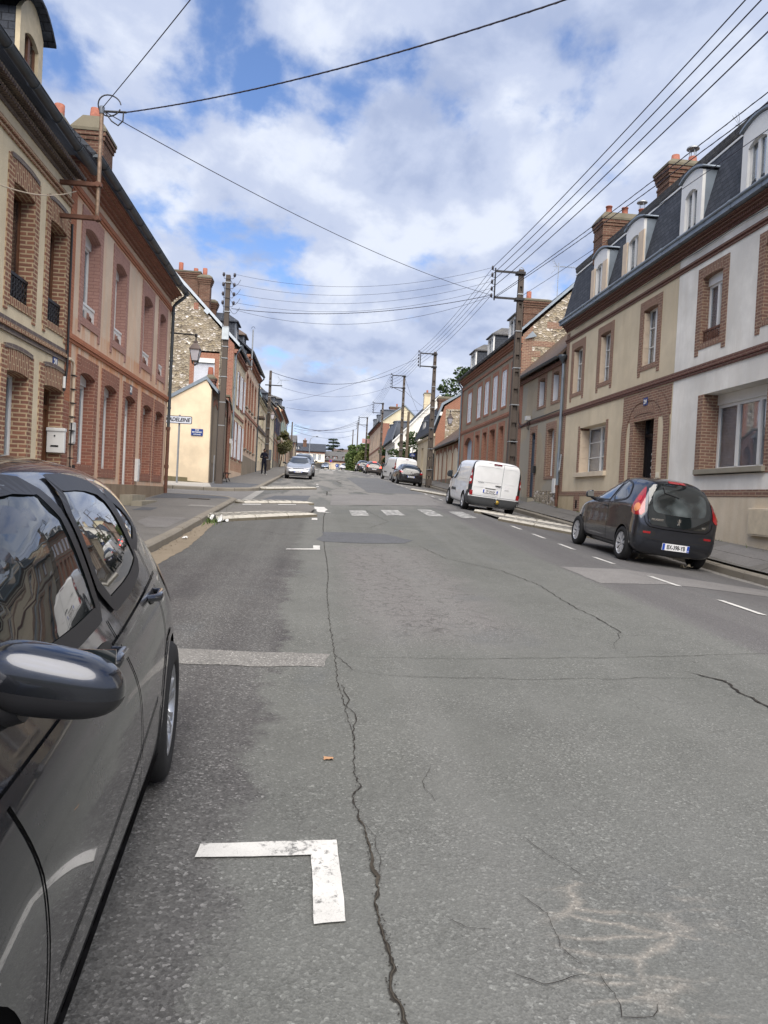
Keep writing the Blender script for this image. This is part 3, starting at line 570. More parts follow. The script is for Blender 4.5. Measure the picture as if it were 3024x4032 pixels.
tag(m.build('painted_road_lines', PW), kind='structure')
m = MB()
for x0, x1, y0, y1 in ((1.02, 1.53, 20.25, 22.2), (2.05, 2.62, 20.95, 23.0), (3.34, 3.82, 21.35, 24.0), (4.33, 4.84, 21.3, 23.75)): drape('', quad_y(x0, x1, y0, y1, .3), None, .0085, mb=m, step=.25, ragged=.02)
tag(m.build('zebra_crossing', PW2), kind='structure')
# precast traffic island blocks, a slotted white top on a stained body
def island_bar(label, p0, p1, depth, n, zf=G, h=.12, nose=True):
    root = thing('kerb_block_row', label, 'traffic island', (p0[0], p0[1], zf(*p0)), 'striped kerb block rows')
    dx, dy = p1[0] - p0[0], p1[1] - p0[1]; l = math.hypot(dx, dy); ux, uy = dx / l, dy / l; nx, ny = -uy, ux
    if ny < 0: nx, ny = -nx, -ny
    sg = l / n
    for k in range(n):
        m = MB(); a, b = k * sg + .015, (k + 1) * sg - .015
        def P(s, t, z): x, y = p0[0] + ux * s + nx * t, p0[1] + uy * s + ny * t; return (x, y, zf(x, y) + z)
        pt = .55 if (k == n - 1 and nose) or (k == 0 and not nose) else 1.0
        ds, de = depth, depth * (pt if k == n - 1 else 1)
        bot = [P(a, 0, -.05), P(b, 0, -.05), P(b, de, -.05), P(a, ds, -.05)]; mid = [P(a, 0, h * .55), P(b, 0, h * .55), P(b, de, h * .55), P(a, ds, h * .55)]
        c = .05; top = [P(a + c * .4, c, h), P(b - c * .4, c, h), P(b - c * .4, de - c, h), P(a + c * .4, ds - c, h)]
        if k == n - 1: top[1] = P(b - .2, c, h * .9); top[2] = P(b - .2, de - c, h * .9)
        m.add(bot + mid, [(0, 1, 5, 4), (1, 2, 6, 5), (2, 3, 7, 6), (3, 0, 4, 7)], 1); m.add(mid + top, [(0, 1, 5, 4), (1, 2, 6, 5), (2, 3, 7, 6), (3, 0, 4, 7)], 0)
        T = [Vector(p) for p in top]
        def Q(u, v): return (T[0].lerp(T[1], u)).lerp(T[3].lerp(T[2], u), v)
        ns = max(2, int(sg / .22)); us = [0.]
        for i in range(ns): us += [(i + .22) / ns, (i + .78) / ns]
        us.append(1.)
        for i in range(len(us) - 1):
            for j, (v0, v1) in enumerate(((0, .14), (.14, .86), (.86, 1))): m.add([Q(us[i], v0), Q(us[i + 1], v0), Q(us[i + 1], v1), Q(us[i], v1)], [(0, 1, 2, 3)], 2 if (i % 2 == 1 and j == 1) else 0)
        m.build('kerb_block', [PW3, STAINC, SLOTM], root)
    return root
STAINC = render_mat('stained_block_side', srgb(112, 106, 94), amt=.8, grain=.4); SLOTM = render_mat('block_slot', srgb(62, 60, 56), amt=.6)
island_bar('white slotted kerb block row nearest the camera on the left, in front of the crossing', (-2.12, 16.95), (.08, 19.5), .85, 3)
island_bar('white kerb block row on the far side of the left crossing refuge', (-2.12, 22.35), (-.02, 23.75), .6, 3)
island_bar('white kerb block row across the bay in front of the silver hatchback', (-2.1, 31.5), (.05, 34.6), .8, 3)
island_bar('white slotted kerb block row beside the front wheel of the dark grey car', (5.37, 21.3), (7.8, 18.4), .75, 3)
island_bar('white kerb block row directly behind the near white van', (5.2, 23.9), (7.8, 21.9), .7, 3)
island_bar('white kerb block row in front of the near white van, further up the right side', (5.0, 39.0), (7.6, 33.8), 1.0, 3)
drape('left_refuge', [(-2.4, 17.9), (-1.8, 18.2), (-.1, 20.2), (.0, 21.5), (-.25, 23.3), (-2.2, 22.0), (-2.4, 21.9)], A_PAV, .07); drape('right_refuge', [(5.5, 22.0), (7.99, 19.0), (7.99, 22.2), (5.4, 23.9)], A_PAV, .07)
# ---------------------------------------------------------------- building kit
def wall(root, F, t0, t1, z0, z1, holes, mat, th=.3, name='wall', back=7.0, mats=None):
    m = MB(); ts = sorted(set([t0, t1] + [v for h in holes for v in h[:2]])); zs = sorted(set([z0, z1] + [v for h in holes for v in h[2:4]]))
    for a, b in zip(ts, ts[1:]):
        for c, e in zip(zs, zs[1:]):
            tm, zm = (a + b) / 2, (c + e) / 2
            if any(h[0] < tm < h[1] and h[2] < zm < h[3] for h in holes): continue
            m.add([fp(F, a, 0, c), fp(F, b, 0, c), fp(F, b, 0, e), fp(F, a, 0, e)], [(0, 1, 2, 3)])
    for h in holes:
        a, b, c, e = h[:4]
        for q in (((a, 0, c), (a, -th, c), (a, -th, e), (a, 0, e)), ((b, 0, c), (b, -th, c), (b, -th, e), (b, 0, e)), ((a, 0, e), (b, 0, e), (b, -th, e), (a, -th, e)), ((a, 0, c), (b, 0, c), (b, -th, c), (a, -th, c))):
            m.add([fp(F, *p) for p in q], [(0, 1, 2, 3)])
    if back:
        m.fb(F, t0 + .002, t0 + .2, -back, -.32, z0, z1 - .01); m.fb(F, t1 - .2, t1 - .002, -back, -.32, z0, z1 - .01); m.add([fp(F, t0 + .001, d, z) for d, z in ((-.32, z0), (-.002, z0), (-.002, z1), (-.32, z1))], [(0, 1, 2, 3)]); m.add([fp(F, t1 - .001, d, z) for d, z in ((-.32, z0), (-.002, z0), (-.002, z1), (-.32, z1))], [(0, 1, 2, 3)]); m.fb(F, t0 + .2, t1 - .2, -back, -back + .2, z0, z1 - .01)
        m.fb(F, t0 + .2, t1 - .2, -back + .2, -.32, z1 - .12, z1 - .02)
    return m.build(name, mat, root, fixn=False)
def arc(t0, t1, z1, rise, n=8):   # underside of a segmental lintel: springs at z1 - rise
    return [(t0 + (t1 - t0) * i / n, z1 - rise + rise * (1 - (2 * i / n - 1) ** 2)) for i in range(n + 1)]
def surround(par, F, t0, t1, z0, z1, mat, w=.2, top=.3, bot=.12, proud=.02, dep=.28, rise=.07, toparc=0., cap=None, ears=0, outer=None):
    m = MB()
    m.fb(F, t0 - w, t0, -dep, proud, z0 - bot, z1 + top); m.fb(F, t1, t1 + w, -dep, proud, z0 - bot, z1 + top)
    up = [(t1, z1 + top), (t0, z1 + top)] if not toparc else arc(t0, t1, z1 + top + toparc, toparc)[::-1]
    m.prism(F, arc(t0, t1, z1, rise) + up, -dep, proud + .002, 0, 1)
    if bot: m.fb(F, t0, t1, -dep, proud + .002, z0 - bot, z0, 0, 1)
    if ears: m.fb(F, t0 - w + .004, t0 - w * .3, -.02, proud - .003, z0 - bot - ears, z0 - bot); m.fb(F, t1 + w * .3, t1 + w - .004, -.02, proud - .003, z0 - bot - ears, z0 - bot)
    mats = [mat]
    if cap:
        mats.append(cap); a = arc(t0 - w * .6, t1 + w * .6, z1 + top + toparc + .005, max(toparc, .04)); m.prism(F, a + [(t, z + .075) for t, z in a[::-1]], -.02, proud + .015, 1, 0)
    return m.build('brick_surround', mats, par)
def window(root, F, t0, t1, z0, z1, dep=.2, mat=None, cols=2, rows=1, transom=0, surr=None, curtain=.5, fw=.055, shutters=None, rail=None, sill=None, box=0, name='window', glass=None, label=None, fill=None, bars=0):
    mat = mat or WHITE; m = MB(); d0, d1 = -dep - .05, -dep; zt = z1
    if box: m.fb(F, t0 + .002, t1 - .002, -dep - .06, -dep + .04, z1 - box, z1); zt = z1 - box
    m.fb(F, t0 + .002, t1 - .002, d0, d1, z0, z0 + fw); m.fb(F, t0 + .002, t1 - .002, d0, d1, zt - fw, zt)
    m.fb(F, t0 + .002, t0 + fw, d0, d1, z0 + fw, zt - fw); m.fb(F, t1 - fw, t1 - .002, d0, d1, z0 + fw, zt - fw)
    for i in range(1, cols): t = t0 + (t1 - t0) * i / cols; m.fb(F, t - .045, t + .045, d0 + .003, d1 + .012, z0 + fw, zt - fw)
    zz = [z0 + fw] + [z0 + (zt - z0) * i / rows for i in range(1, rows)] + [zt - fw]
    for z in zz[1:-1]: m.fb(F, t0 + fw, t1 - fw, d0 + .006, d1 - .004, z - .014, z + .014)
    if transom: m.fb(F, t0 + fw, t1 - fw, d0 + .004, d1 + .004, zt - transom - .03, zt - transom + .03)
    o = m.build(name, mat, root)
    if label: o['label'] = label
    MB().fb(F, t0 + fw - .01, t1 - fw + .01, -dep - .031, -dep - .027, z0 + fw - .01, zt - fw + .01).build('pane', glass or GLASS, o)
    if curtain:
        m = MB(); n = int((t1 - t0) / .035); vs = []
        for i in range(n + 1): t = t0 + (t1 - t0) * i / n; dd = -dep - .09 + .022 * math.sin(i * 1.9 + t); vs += [fp(F, t, dd, z0), fp(F, t, dd, z0 + (zt - z0) * (1 if curtain >= .5 else curtain + .3))]
        fs = [(2 * i, 2 * i + 2, 2 * i + 3, 2 * i + 1) for i in range(n) if curtain > .8 or i < n * .32 or i > n * .68]
        m.add(vs, fs, 0, 0, True).build('curtain', CURT, o, fixn=False)
    if fill:  m = MB(); m.fb(F, t0, t1, -dep - .03, -dep + .012, z0, z1); m.build('roller_shutter' if fill is not True else 'blind', fill, o)
    if surr: surround(o, F, t0, t1, z0, z1, **surr)
    if sill: m = MB(); m.fb(F, t0 - .12, t1 + .12, -dep, .09, z0 - .09, z0 - .004); m.build('sill', sill, o, bevel=.008)
    if shutters:
        sm, kind = shutters
        if kind == 'in':      # folded back inside the reveal
            for tt, sg in ((t0, 1), (t1, -1)):
                m = MB(); a, b = (tt + .004, tt + .05) if sg > 0 else (tt - .05, tt - .004); m.fb(F, a, b, -dep + .01, -.01, z0 + .01, z1 - .09)
                for z in rng(z0 + .15, z1 - .25, 3): m.fb(F, a + .01 * sg, b + .012 * sg, -dep + .03, -.03, z - .03, z + .03)
                m.build('shutter', sm, o)
        else:                 # open flat on the wall, or shut over the opening
            w2 = (t1 - t0) / 2; n = 16
            for i, (a, b) in enumerate([(t0, t0 + w2 - .01), (t0 + w2 + .01, t1)] if kind == 'shut' else [(t0 - w2 - .02, t0 - .03), (t1 + .03, t1 + w2 + .02)]):
                m = MB(); e0, e1 = (-.05, 0.) if kind == 'shut' else (.035, .075)
                m.fb(F, a, a + .05, e0, e1, z0, z1); m.fb(F, b - .05, b, e0, e1, z0, z1)
                for z in (z0 + .03, (z0 + z1) / 2, z1 - .03): m.fb(F, a + .05, b - .05, e0, e1, z - .04, z + .04)
                for k in range(int((z1 - z0) / .075)):
                    z = z0 + .08 + k * .075
                    if z < z1 - .08: m.prism(FY(0) if False else F, [(a + .05, z), (b - .05, z), (b - .05, z + .05), (a + .05, z + .05)], e0 + .012, e1 - .012)
                m.build('shutter', sm, o)
    if rail:
        m = MB(); rm, h, kind = rail; zt_ = z0 + h; m.fb(F, t0 + .01, t1 - .01, -.09, -.05, zt_ - .03, zt_ + .02)
        if kind == 'panel':
            m.fb(F, t0 + .01, t1 - .01, -.08, -.06, z0 + .02, z0 + .06)
            for k in range(9): t = t0 + .03 + (t1 - t0 - .06) * k / 8; m.fb(F, t - .011, t + .011, -.08, -.06, z0 + .04, zt_ - .03)
            for k in range(7):
                t = t0 + .08 + (t1 - t0 - .16) * k / 6
                for q in range(3):
                    zc = z0 + .12 + (h - .22) * q / 2; m.tube([fp(F, t + .05 * math.cos(a), -.07, zc + .055 * math.sin(a)) for a in rng(0, 2 * PI, 10)], .012, 5, cap=False)
        else:   # lambrequin: cast fringe hanging from the bar
            for k in range(13):
                u = k / 12; t = t0 + .02 + (t1 - t0 - .04) * u; dp = h * (.92 if u in (0, 1) else .28 + .62 * abs(2 * u - 1) ** 2.2 + (.06 if k % 2 else 0))
                m.prism(F, [(t - .045, zt_), (t + .045, zt_), (t + .02, zt_ - dp), (t - .02, zt_ - dp)], -.08, -.065)
        m.build('railing' if kind == 'panel' else 'sill_fringe', rm, o)
    return o
def door(root, F, t0, t1, z0, z1, dep=.25, mat=None, surr=None, fan=.3, name='door', grille=False, panels=True, lo=.9):
    mat = mat or WOOD; m = MB(); d0, d1 = -dep - .05, -dep
    m.fb(F, t0 + .002, t1 - .002, d0, d1, z0, z1 - fan); m.fb(F, t0 + .002, t0 + .07, d0 + .01, d1 + .03, z0, z1); m.fb(F, t1 - .07, t1 - .002, d0 + .01, d1 + .03, z0, z1)
    m.fb(F, t0 + .07, t1 - .07, d0 + .01, d1 + .03, z1 - fan - .04, z1 - fan + .04); m.fb(F, t0 + .07, t1 - .07, d0 + .01, d1 + .03, z1 - .06, z1)
    if panels:
        for a, b in ((.12, .38), (.46, .9)): zz = z1 - fan - z0; m.fb(F, t0 + .2, t1 - .2, d1, d1 + .02, z0 + zz * a, z0 + zz * b)
    o = m.build(name, mat, root)
    if fan > .1: MB().fb(F, t0 + .07, t1 - .07, -dep - .03, -dep - .026, z1 - fan + .04, z1 - .06).build('fanlight', GLASS, o)
    m = MB(); t = t0 + .16; m.tube([fp(F, t, d1, z0 + 1.0), fp(F, t, d1 + .06, z0 + 1.0), fp(F, t + .1, d1 + .06, z0 + 1.0)], .012, 6); m.build('handle', STEEL, o)
    if grille:
        m = MB(); tc_ = (t0 + t1) / 2; m.fb(F, t0 + .2, t1 - .2, d1 + .021, d1 + .024, z0 + .95, z1 - fan - .12).build('door_glass', DARK, o); m = MB()
        for s_ in (-1, 1):
            for k in range(5):
                zc = z0 + 1.08 + k * .19; m.tube([fp(F, tc_ + s_ * (.07 + .055 * math.cos(a) * (1 - a / 9)), d1 + .04, zc + .07 * math.sin(a)) for a in rng(0, 6, 12)], .012, 5)
        m.fb(F, tc_ - .008, tc_ + .008, d1 + .03, d1 + .045, z0 + .95, z1 - fan - .12); m.build('grille', WHITE, o)
    if surr: surround(o, F, t0, t1, z0, z1, **surr)
    return o
def gutter(root, F, t0, t1, d, z, r=.075, mat=None, brk=True):
    m = MB(); mat = mat or ZINC_D; n = 10
    for q in range(n):
        a0, a1 = PI + PI * q / n, PI + PI * (q + 1) / n
        m.add([fp(F, t, d + r * math.cos(a), z + r * math.sin(a)) for t in (t0, t1) for a in (a0, a1)], [(0, 1, 3, 2)], 0, 0, True)
    m.tube([fp(F, t0, d + r, z), fp(F, t1, d + r, z)], .012, 6)
    for t in (t0, t1): m.prism(F, [(t, 0)] * 0 or [(t - .002, z), (t + .002, z), (t + .002, z - r * .7), (t - .002, z - r * .7)], d - r * .8, d + r * .8)
    if brk:
        t = t0 + .5
        while t < t1: m.tube([fp(F, t, d + r * 1.08 * math.cos(a), z + r * 1.08 * math.sin(a)) for a in rng(PI, 2 * PI, 8)], .012, 5); t += 1.0
    return m.build('gutter', mat, root)
def downpipe(root, F, t, z0, z1, dg, r=.045, mat=None, rust=0.0, d=.075, name='downpipe'):
    m = MB(); p = [fp(F, t, dg, z1)] + [fp(F, t, dg, z1 - .08)] + [fp(F, t, d + (dg - d) * .25, z1 - .3), fp(F, t, d, z1 - .42)] + [fp(F, t, d, z0 + rust)]
    m.tube(p, r, 10); z = z1 - .6
    while z > z0 + rust: m.tube([fp(F, t, d, z), fp(F, t, d, z - .05)], r * 1.25, 10); z -= 1.5
    mats = [mat or ZINC_D]
    if rust: m.tube([fp(F, t, d, z0 + rust + .02), fp(F, t, d, z0)], r * 1.12, 10, 1); m.tube([fp(F, t, d, z0 + rust + .05), fp(F, t, d, z0 + rust - .05)], r * 1.35, 10, 1); m.tube([fp(F, t, d, z0 + rust * .45), fp(F, t, d, z0 + rust * .4)], r * 1.35, 10, 1); mats.append(RUST)
    return m.build(name, mats, root)
def pot(m, x, y, z, h=.4, r=.11, kind='flare', mi=0):
    if kind == 'flare': m.lathe([(r * 1.5, 0), (r * 1.2, h * .12), (r * .85, h * .45), (r * .8, h * .9), (r * .95, h * .92), (r * .95, h), (r * .7, h), (r * .7, h * .8)], (x, y, z), 14, mi=mi)
    elif kind == 'taper': m.lathe([(r * 1.15, 0), (r * .9, h), (r * .7, h), (r * .7, h * .7)], (x, y, z), 14, mi=mi)
    else: m.lathe([(r, 0), (r, h), (r * .8, h), (r * .8, h * .8)], (x, y, z), 14, mi=mi)
def chimney(root, x0, x1, y0, y1, z0, z1, pots=(), mat=None, cap=.12, capm=None, corbel=2, sloped=.0, potm=None, cowl=()):
    mat = mat or BR_CH; m = MB(); m.box(x0, x1, y0, y1, z0, z1 - cap - .2)
    for k in range(corbel): e = .03 * (k + 1); m.box(x0 - e, x1 + e, y0 - e, y1 + e, z1 - cap - .2 + .1 * k, z1 - cap - .2 + .1 * (k + 1) - .004)
    zb = z1 - cap - .2 + .1 * corbel; e = .03 * corbel + .02; s = sloped or .06
    m.box(x0 - .02, x1 + .02, y0 - .02, y1 + .02, (z0 + z1) / 2, (z0 + z1) / 2 + .07)
    v = [(x, y, zb) for x, y in ((x0 - e, y0 - e), (x1 + e, y0 - e), (x1 + e, y1 + e), (x0 - e, y1 + e))] + [(x, y, zb + .07) for x, y in ((x0 - e, y0 - e), (x1 + e, y0 - e), (x1 + e, y1 + e), (x0 - e, y1 + e))] + [(x, y, z1) for x, y in ((x0 - e + s * 1.5, y0 - e + s), (x1 + e - s * 1.5, y0 - e + s), (x1 + e - s * 1.5, y1 + e - s), (x0 - e + s * 1.5, y1 + e - s))]
    m.add(v, [(0, 1, 5, 4), (1, 2, 6, 5), (2, 3, 7, 6), (3, 0, 4, 7), (4, 5, 9, 8), (5, 6, 10, 9), (6, 7, 11, 10), (7, 4, 8, 11), (8, 9, 10, 11)], 1)
    o = m.build('chimney', [mat, capm or CAPST], root)
    for i, (fx, h, kind) in enumerate(pots):
        m = MB(); X_ = x0 + (x1 - x0) * fx; Y_ = (y0 + y1) / 2; pot(m, X_, Y_, z1 - .02, h, .12, kind)
        if i in cowl:
            for k in range(4): a = PI / 2 * k; m.tube([(X_ + .09 * math.cos(a), Y_ + .09 * math.sin(a), z1 + h - .02), (X_ + .1 * math.cos(a), Y_ + .1 * math.sin(a), z1 + h + .2)], .012, 5, 1)
            m.lathe([(.18, h + .2), (.17, h + .24), (.02, h + .3)], (X_, Y_, z1), 14, mi=1)
        m.build('chimney_pot', [potm or TERRA, STEEL], o)
    return o
def antenna(name, label, p, h, L_=.9, dirv=(1, 0), group='television aerials'):
    root = thing(name, label, 'aerial', p, group); x, y, z = p; m = MB(); m.tube([p, (x, y, z + h)], .016, 6); m.build('mast', STEEL, root)
    m = MB(); dx, dy = dirv; zt = z + h * .9; m.tube([(x - dx * .25, y - dy * .25, zt), (x + dx * L_, y + dy * L_, zt + .04)], .012, 5)
    for k in range(10): u = .1 + L_ * k / 10; c = (x + dx * u, y + dy * u, zt + .02); q = .1; m.tube([(c[0] - dy * q, c[1] + dx * q, c[2]), (c[0] + dy * q, c[1] - dx * q, c[2])], .006, 4); m.tube([(c[0], c[1], c[2] - .04), (c[0], c[1], c[2] + .04)], .005, 4)
    for s_ in (-1, 1):
        for k in (-1, 0, 1): m.tube([(x - dx * .05, y - dy * .05, zt), (x - dx * .3 + dy * k * .12, y - dy * .3 - dx * k * .12, zt + s_ * .3)], .006, 4)
    m.build('antenna_array', STEEL, root); return root
def dormer(root, F, t0, t1, z0, z1, dface, back=2.0, rise=.25, fm=None, cheek=None, roofm=None, over=.1, hip=False, win=None, fr=.12, arched=True, sh=None, label=None, wtop=None):
    """box dormer: face, cheeks, curved or hipped roof, window"""
    fm = fm or WHITE; cheek = cheek or SLATE; m = MB(); tm = (t0 + t1) / 2
    ws, we, wz0, wz1 = t0 + fr, t1 - fr, z0 + .02, z1 - (wtop or fr)
    m.fb(F, t0, ws, dface - .08, dface, z0, z1); m.fb(F, we, t1, dface - .08, dface, z0, z1)
    a = arc(ws, we, wz1, .12 if arched else .0); top = arc(t0, t1, z1 + rise, rise) if not hip else [(t0, z1), (t1, z1)]
    m.prism(F, a + top[::-1], dface - .08, dface + .002)
    o = m.build('dormer', fm, root)
    m = MB(); m.fb(F, t0 + .003, t0 + .05, dface - back, dface - .082, z0 - (0 if dface > .1 else .3), z1); m.build('dormer_cheek', cheek, o); m = MB(); m.fb(F, t1 - .05, t1 - .003, dface - back, dface - .082, z0 - (0 if dface > .1 else .3), z1); m.build('dormer_cheek', cheek, o)
    m = MB()
    if hip:
        e = over; zr = z1 + rise; b = [fp(F, t0 - e, dface + e, z1), fp(F, t1 + e, dface + e, z1), fp(F, t1 + e, dface - back, z1), fp(F, t0 - e, dface - back, z1), fp(F, tm, dface - (t1 - t0) * .45, zr), fp(F, tm, dface - back - .5, zr)]
        b += [(p[0], p[1], p[2] - .06) for p in b[:4]]; m.add(b, [(0, 1, 4), (1, 2, 5, 4), (3, 0, 4, 5), (2, 3, 5), (0, 6, 7, 1), (1, 7, 8, 2), (3, 9, 6, 0), (6, 9, 8, 7)])
    else:
        a1 = arc(t0 - over, t1 + over, z1 + rise + .03, rise); m.prism(F, a1 + [(t, z + .05) for t, z in a1[::-1]], dface - back, dface + over * .8, 0, 0, True)
    m.build('dormer_roof', roofm or cheek, o)
    window(o, F, ws, we, wz0, wz1, dep=.06 - dface, mat=(win or WHITE), cols=2, curtain=.5, fw=.05, name='dormer_window', shutters=None)
    if sh:
        for a_, b_ in ((ws - .36, ws - .01), (we + .01, we + .3)): m = MB(); m.fb(F, a_, b_, dface + .01, dface + .05, wz0, wz1 - .05); m.build('shutter', sh, o)
    return o
SUR = dict(mat=BR_L1, w=.2, top=.3, bot=.13, rise=.035)
RNG = random.Random
# ================================================================= LEFT ROW
FL = FX(-4.85, 1)
h = thing('terraced_house', 'buff rendered house at the far left with brown brick window surrounds and a slate dormer', 'house', (-4.85, 9.25, .3), 'brick trimmed terraced houses')
o1 = [(8.6, 9.5), (10.1, 11.0), (11.9, 12.77), (13.48, 14.32)]; lo1 = [(8.5, 9.4), (10.1, 11.0), (11.9, 12.77), (13.46, 14.44)]
holes = [(a - .2, min(b + .2, 14.495), 4.27 - .13, 6.05 + .33) for a, b in o1] + [(a - .2, b + (.2 if a < 13 else .055), 1.0 if a < 13 else .9, 3.16 + .33) for a, b in lo1]
holes = [(a, b, c, e) for a, b, c, e in holes]
wall(h, FL, 3.0, 14.5, -1, 7.02, holes, P_L1)
for i, (a, b) in enumerate(o1): window(h, FL, a, b, 4.27, 6.05, .21, WOOD, 2, 1, curtain=.0, surr=dict(SUR, top=.33, w=.2 if b < 14 else .175, cap=BR_L1D, ears=.1), rail=(IRON, .42, 'panel'))
for i, (a, b) in enumerate(lo1[:3]): window(h, FL, a, b, 1.13, 3.16, .24, WHITE, 2, 1, curtain=1, surr=dict(SUR, top=.33, cap=BR_L1D))
dd = door(h, FL, 13.46, 14.44, .9, 3.16, .26, WOOD, dict(SUR, w=.055, bot=0, top=.33, cap=BR_L1D), .35)
m = MB(); m.fb(FL, 13.26, 13.459, -.28, .022, .9, 3.16 + .33); m.build('brick_surround', BR_L1, dd)
m = MB()
for z0, z1, p, mi in ((3.70, 3.78, .03, 0), (3.78, 3.85, .06, 1), (3.85, 3.93, .035, 0)): m.fb(FL, 3, 14.49, -.02, p, z0, z1 - .003, mi, 1 if mi else 0)
m.build('string_course', [BR_L1D, BR_L1], h)
m = MB()
for z0, z1, p in ((6.60, 6.67, .03), (6.67, 6.74, .06)): m.fb(FL, 3, 14.49, -.02, p, z0, z1 - .003)
m.build('string_course', [BR_L1], h)
m = MB(); m.fb(FL, 3, 14.49, -.1, .03, 6.96, 7.04); m.fb(FL, 3, 14.49, -.1, .1, 7.043, 7.1); m.fb(FL, 3, 14.49, -.1, .24, 7.15, 7.2)
y = 3.0
while y < 14.42:   # rounded corbel bricks
    m.tube([fp(FL, y + .035, .02, 7.10), fp(FL, y + .035, .13, 7.055)], .036, 8, 0); m.tube([fp(FL, y + .035, .1, 7.19), fp(FL, y + .035, .27, 7.13)], .036, 8, 0); y += .076
m.build('cornice', [BR_L1D], h); gutter(h, FL, 3, 14.5, .4, 7.33, .085)
m = MB(); m.run(FL, 3, 14.5, [(.34, 7.3), (-5, 12.2)], .08); m.build('roof', SLATE, h)
dormer(h, FL, 13.04, 14.05, 7.9, 9.36, -.45, 2.2, .36, plain('cream_painted_wood', srgb(190, 176, 148), .6, .3, 0, .15, 6), SLATE, SLATE, .2, win=WOOD, fr=.2)
tag(text('21', .17, WHITE, mat_on(FL, 13.98, .022, 3.6), h, 'house_number', .004, bold=.004)); MB().fb(FL, 13.87, 14.09, -.01, .018, 3.5, 3.72).build('number_plate', plain('enamel_blue', srgb(34, 58, 120), .25, .5), h)
# letter box in the doorway
lb = thing('letter_box', 'white metal letter box with a dark slot fixed beside the brown front door', 'letter box', (-4.85, 14.0, 2.0))
m = MB(); m.box(-5.06, -4.74, 14.33, 14.43, 1.98, 2.44); m.box(-5.07, -4.73, 14.31, 14.44, 2.38, 2.445); m.build('box', WHITE, lb, bevel=.012)
m = MB(); m.box(-4.98, -4.84, 14.322, 14.328, 2.09, 2.12).box(-4.925, -4.9, 14.322, 14.328, 2.28, 2.31).build('slot', DARK, lb)
# ---- pinkish house
h2 = thing('terraced_house', 'pinkish grey rendered house with painted red brick surrounds and number 21 over its white door', 'house', (-4.85, 19.3, 1.0), 'brick trimmed terraced houses')
up2 = [(15.37, 16.41), (17.64, 18.62), (20.46, 21.52), (22.5, 23.36)]; lw2 = [(15.4, 16.4, 1.82), (17.1, 18.12, 1.78), (18.93, 19.96, 1.2), (20.85, 21.88, 1.78), (22.44, 23.44, 1.78)]
holes = [(a - .21, b + .21, 4.78 - .16, 6.63 + .3) for a, b in up2] + [(a - .21, b + .21, c - (.2 if c > 1.5 else 0), 3.71 + .29) for a, b, c in lw2]
wall(h2, FL, 14.51, 24.1, 0, 7.36, holes, P_L2)
S2 = dict(mat=BR_L2P, w=.21, top=.3, bot=.16, rise=.10, toparc=0, ears=.16)
for i, (a, b) in enumerate(up2): window(h2, FL, a, b, 4.78, 6.63, .22, WHITE, 2, 1, curtain=1, surr=S2, rail=(WHITE, .33, 'fringe'), box=.25 if i < 2 else 0, transom=0)
S2b = dict(mat=BR_L2, w=.21, top=.29, bot=.2, rise=.08)
for i, (a, b, c) in enumerate(lw2):
    if i == 2: door(h2, FL, a, b, c, 3.71, .21, WHITE, dict(S2b, bot=0), .4)
    else: window(h2, FL, a, b, c, 3.71, .21, WHITE, 2, 1, curtain=1, surr=S2b, box=.22)
m = MB(); m.fb(FL, 14.515, 14.83, -.02, .012, 3.0, 7.06).build('brick_quoin', BR_OR, h2); m = MB(); m.fb(FL, 14.515, 14.83, -.02, .012, 0, 2.99).build('brick_quoin', BR_L2, h2)
m = MB(); m.fb(FL, 14.515, 24.1, -.02, .05, 4.2, 4.30).fb(FL, 14.515, 24.1, -.02, .028, 4.14, 4.198).build('string_course', BR_OR, h2)
m = MB(); m.fb(FL, 14.515, 24.1, -.02, .045, 7.06, 7.16).fb(FL, 14.515, 24.1, -.02, .025, 7.0, 7.058).build('string_course', BR_OR, h2)
m = MB()
for k, (z, p) in enumerate(((7.34, .05), (7.41, .12), (7.47, .2), (7.53, .3))): m.fb(FL, 14.515, 24.15, -.1, p, z, z + (.068 if k != 1 else .058))
m.build('cornice', BR_L2, h2); gutter(h2, FL, 14.52, 24.3, .42, 7.66, .085); downpipe(h2, FL, 24.06, 1.2, 7.58, .42, .05, rust=2.1)
m = MB(); m.run(FL, 14.51, 24.2, [(.36, 7.63), (-4.5, 12.1)], .08); m.build('roof', SLATE, h2)
m = MB(); m.fb(FL, 14.9, 24.0, -.02, .03, .3, 1.45).build('plinth', render_mat('grey_plinth', srgb(142, 126, 108), amt=.8), h2)
m = MB(); m.fb(FL, 18.75, 20.15, 0, .34, .5, 1.2).fb(FL, 18.6, 20.4, .345, .6, .5, 1.06).build('door_step', STONE, h2)
text('21', .2, WHITE, mat_on(FL, 19.43, .03, 3.87), h2, 'house_number', .004, bold=.004); MB().fb(FL, 19.32, 19.54, -.01, .026, 3.76, 4.0).build('number_plate', LEAD, h2)
for nm, lab, t0, t1, z0, z1, p in (('meter_box', 'tall white meter box on the pink house wall to the right of its door', 20.2, 20.42, 1.55, 2.15, .09), ('meter_box', 'small pale meter box near the cable duct between the two left houses', 14.92, 15.1, 2.2, 2.62, .07)):
    r_ = thing(nm, lab, 'meter box', fp(FL, (t0 + t1) / 2, .03, z0), 'wall meter boxes'); m = MB(); m.fb(FL, t0, t1, .003, p, z0, z1).build('box', WHITE, r_, bevel=.008); m = MB(); m.fb(FL, t0 + .02, t1 - .02, p, p + .008, z0 + .03, z1 - .03).fb(FL, t1 - .06, t1 - .045, p + .008, p + .018, z1 - .15, z1 - .1).build('door', plain('pale_plastic', srgb(200, 200, 198), .5), r_)
r_ = thing('cable_duct', 'cream cable duct with a bent top and clips beside the red brick strip', 'duct', (-4.8, 14.87, 2)); m = MB()
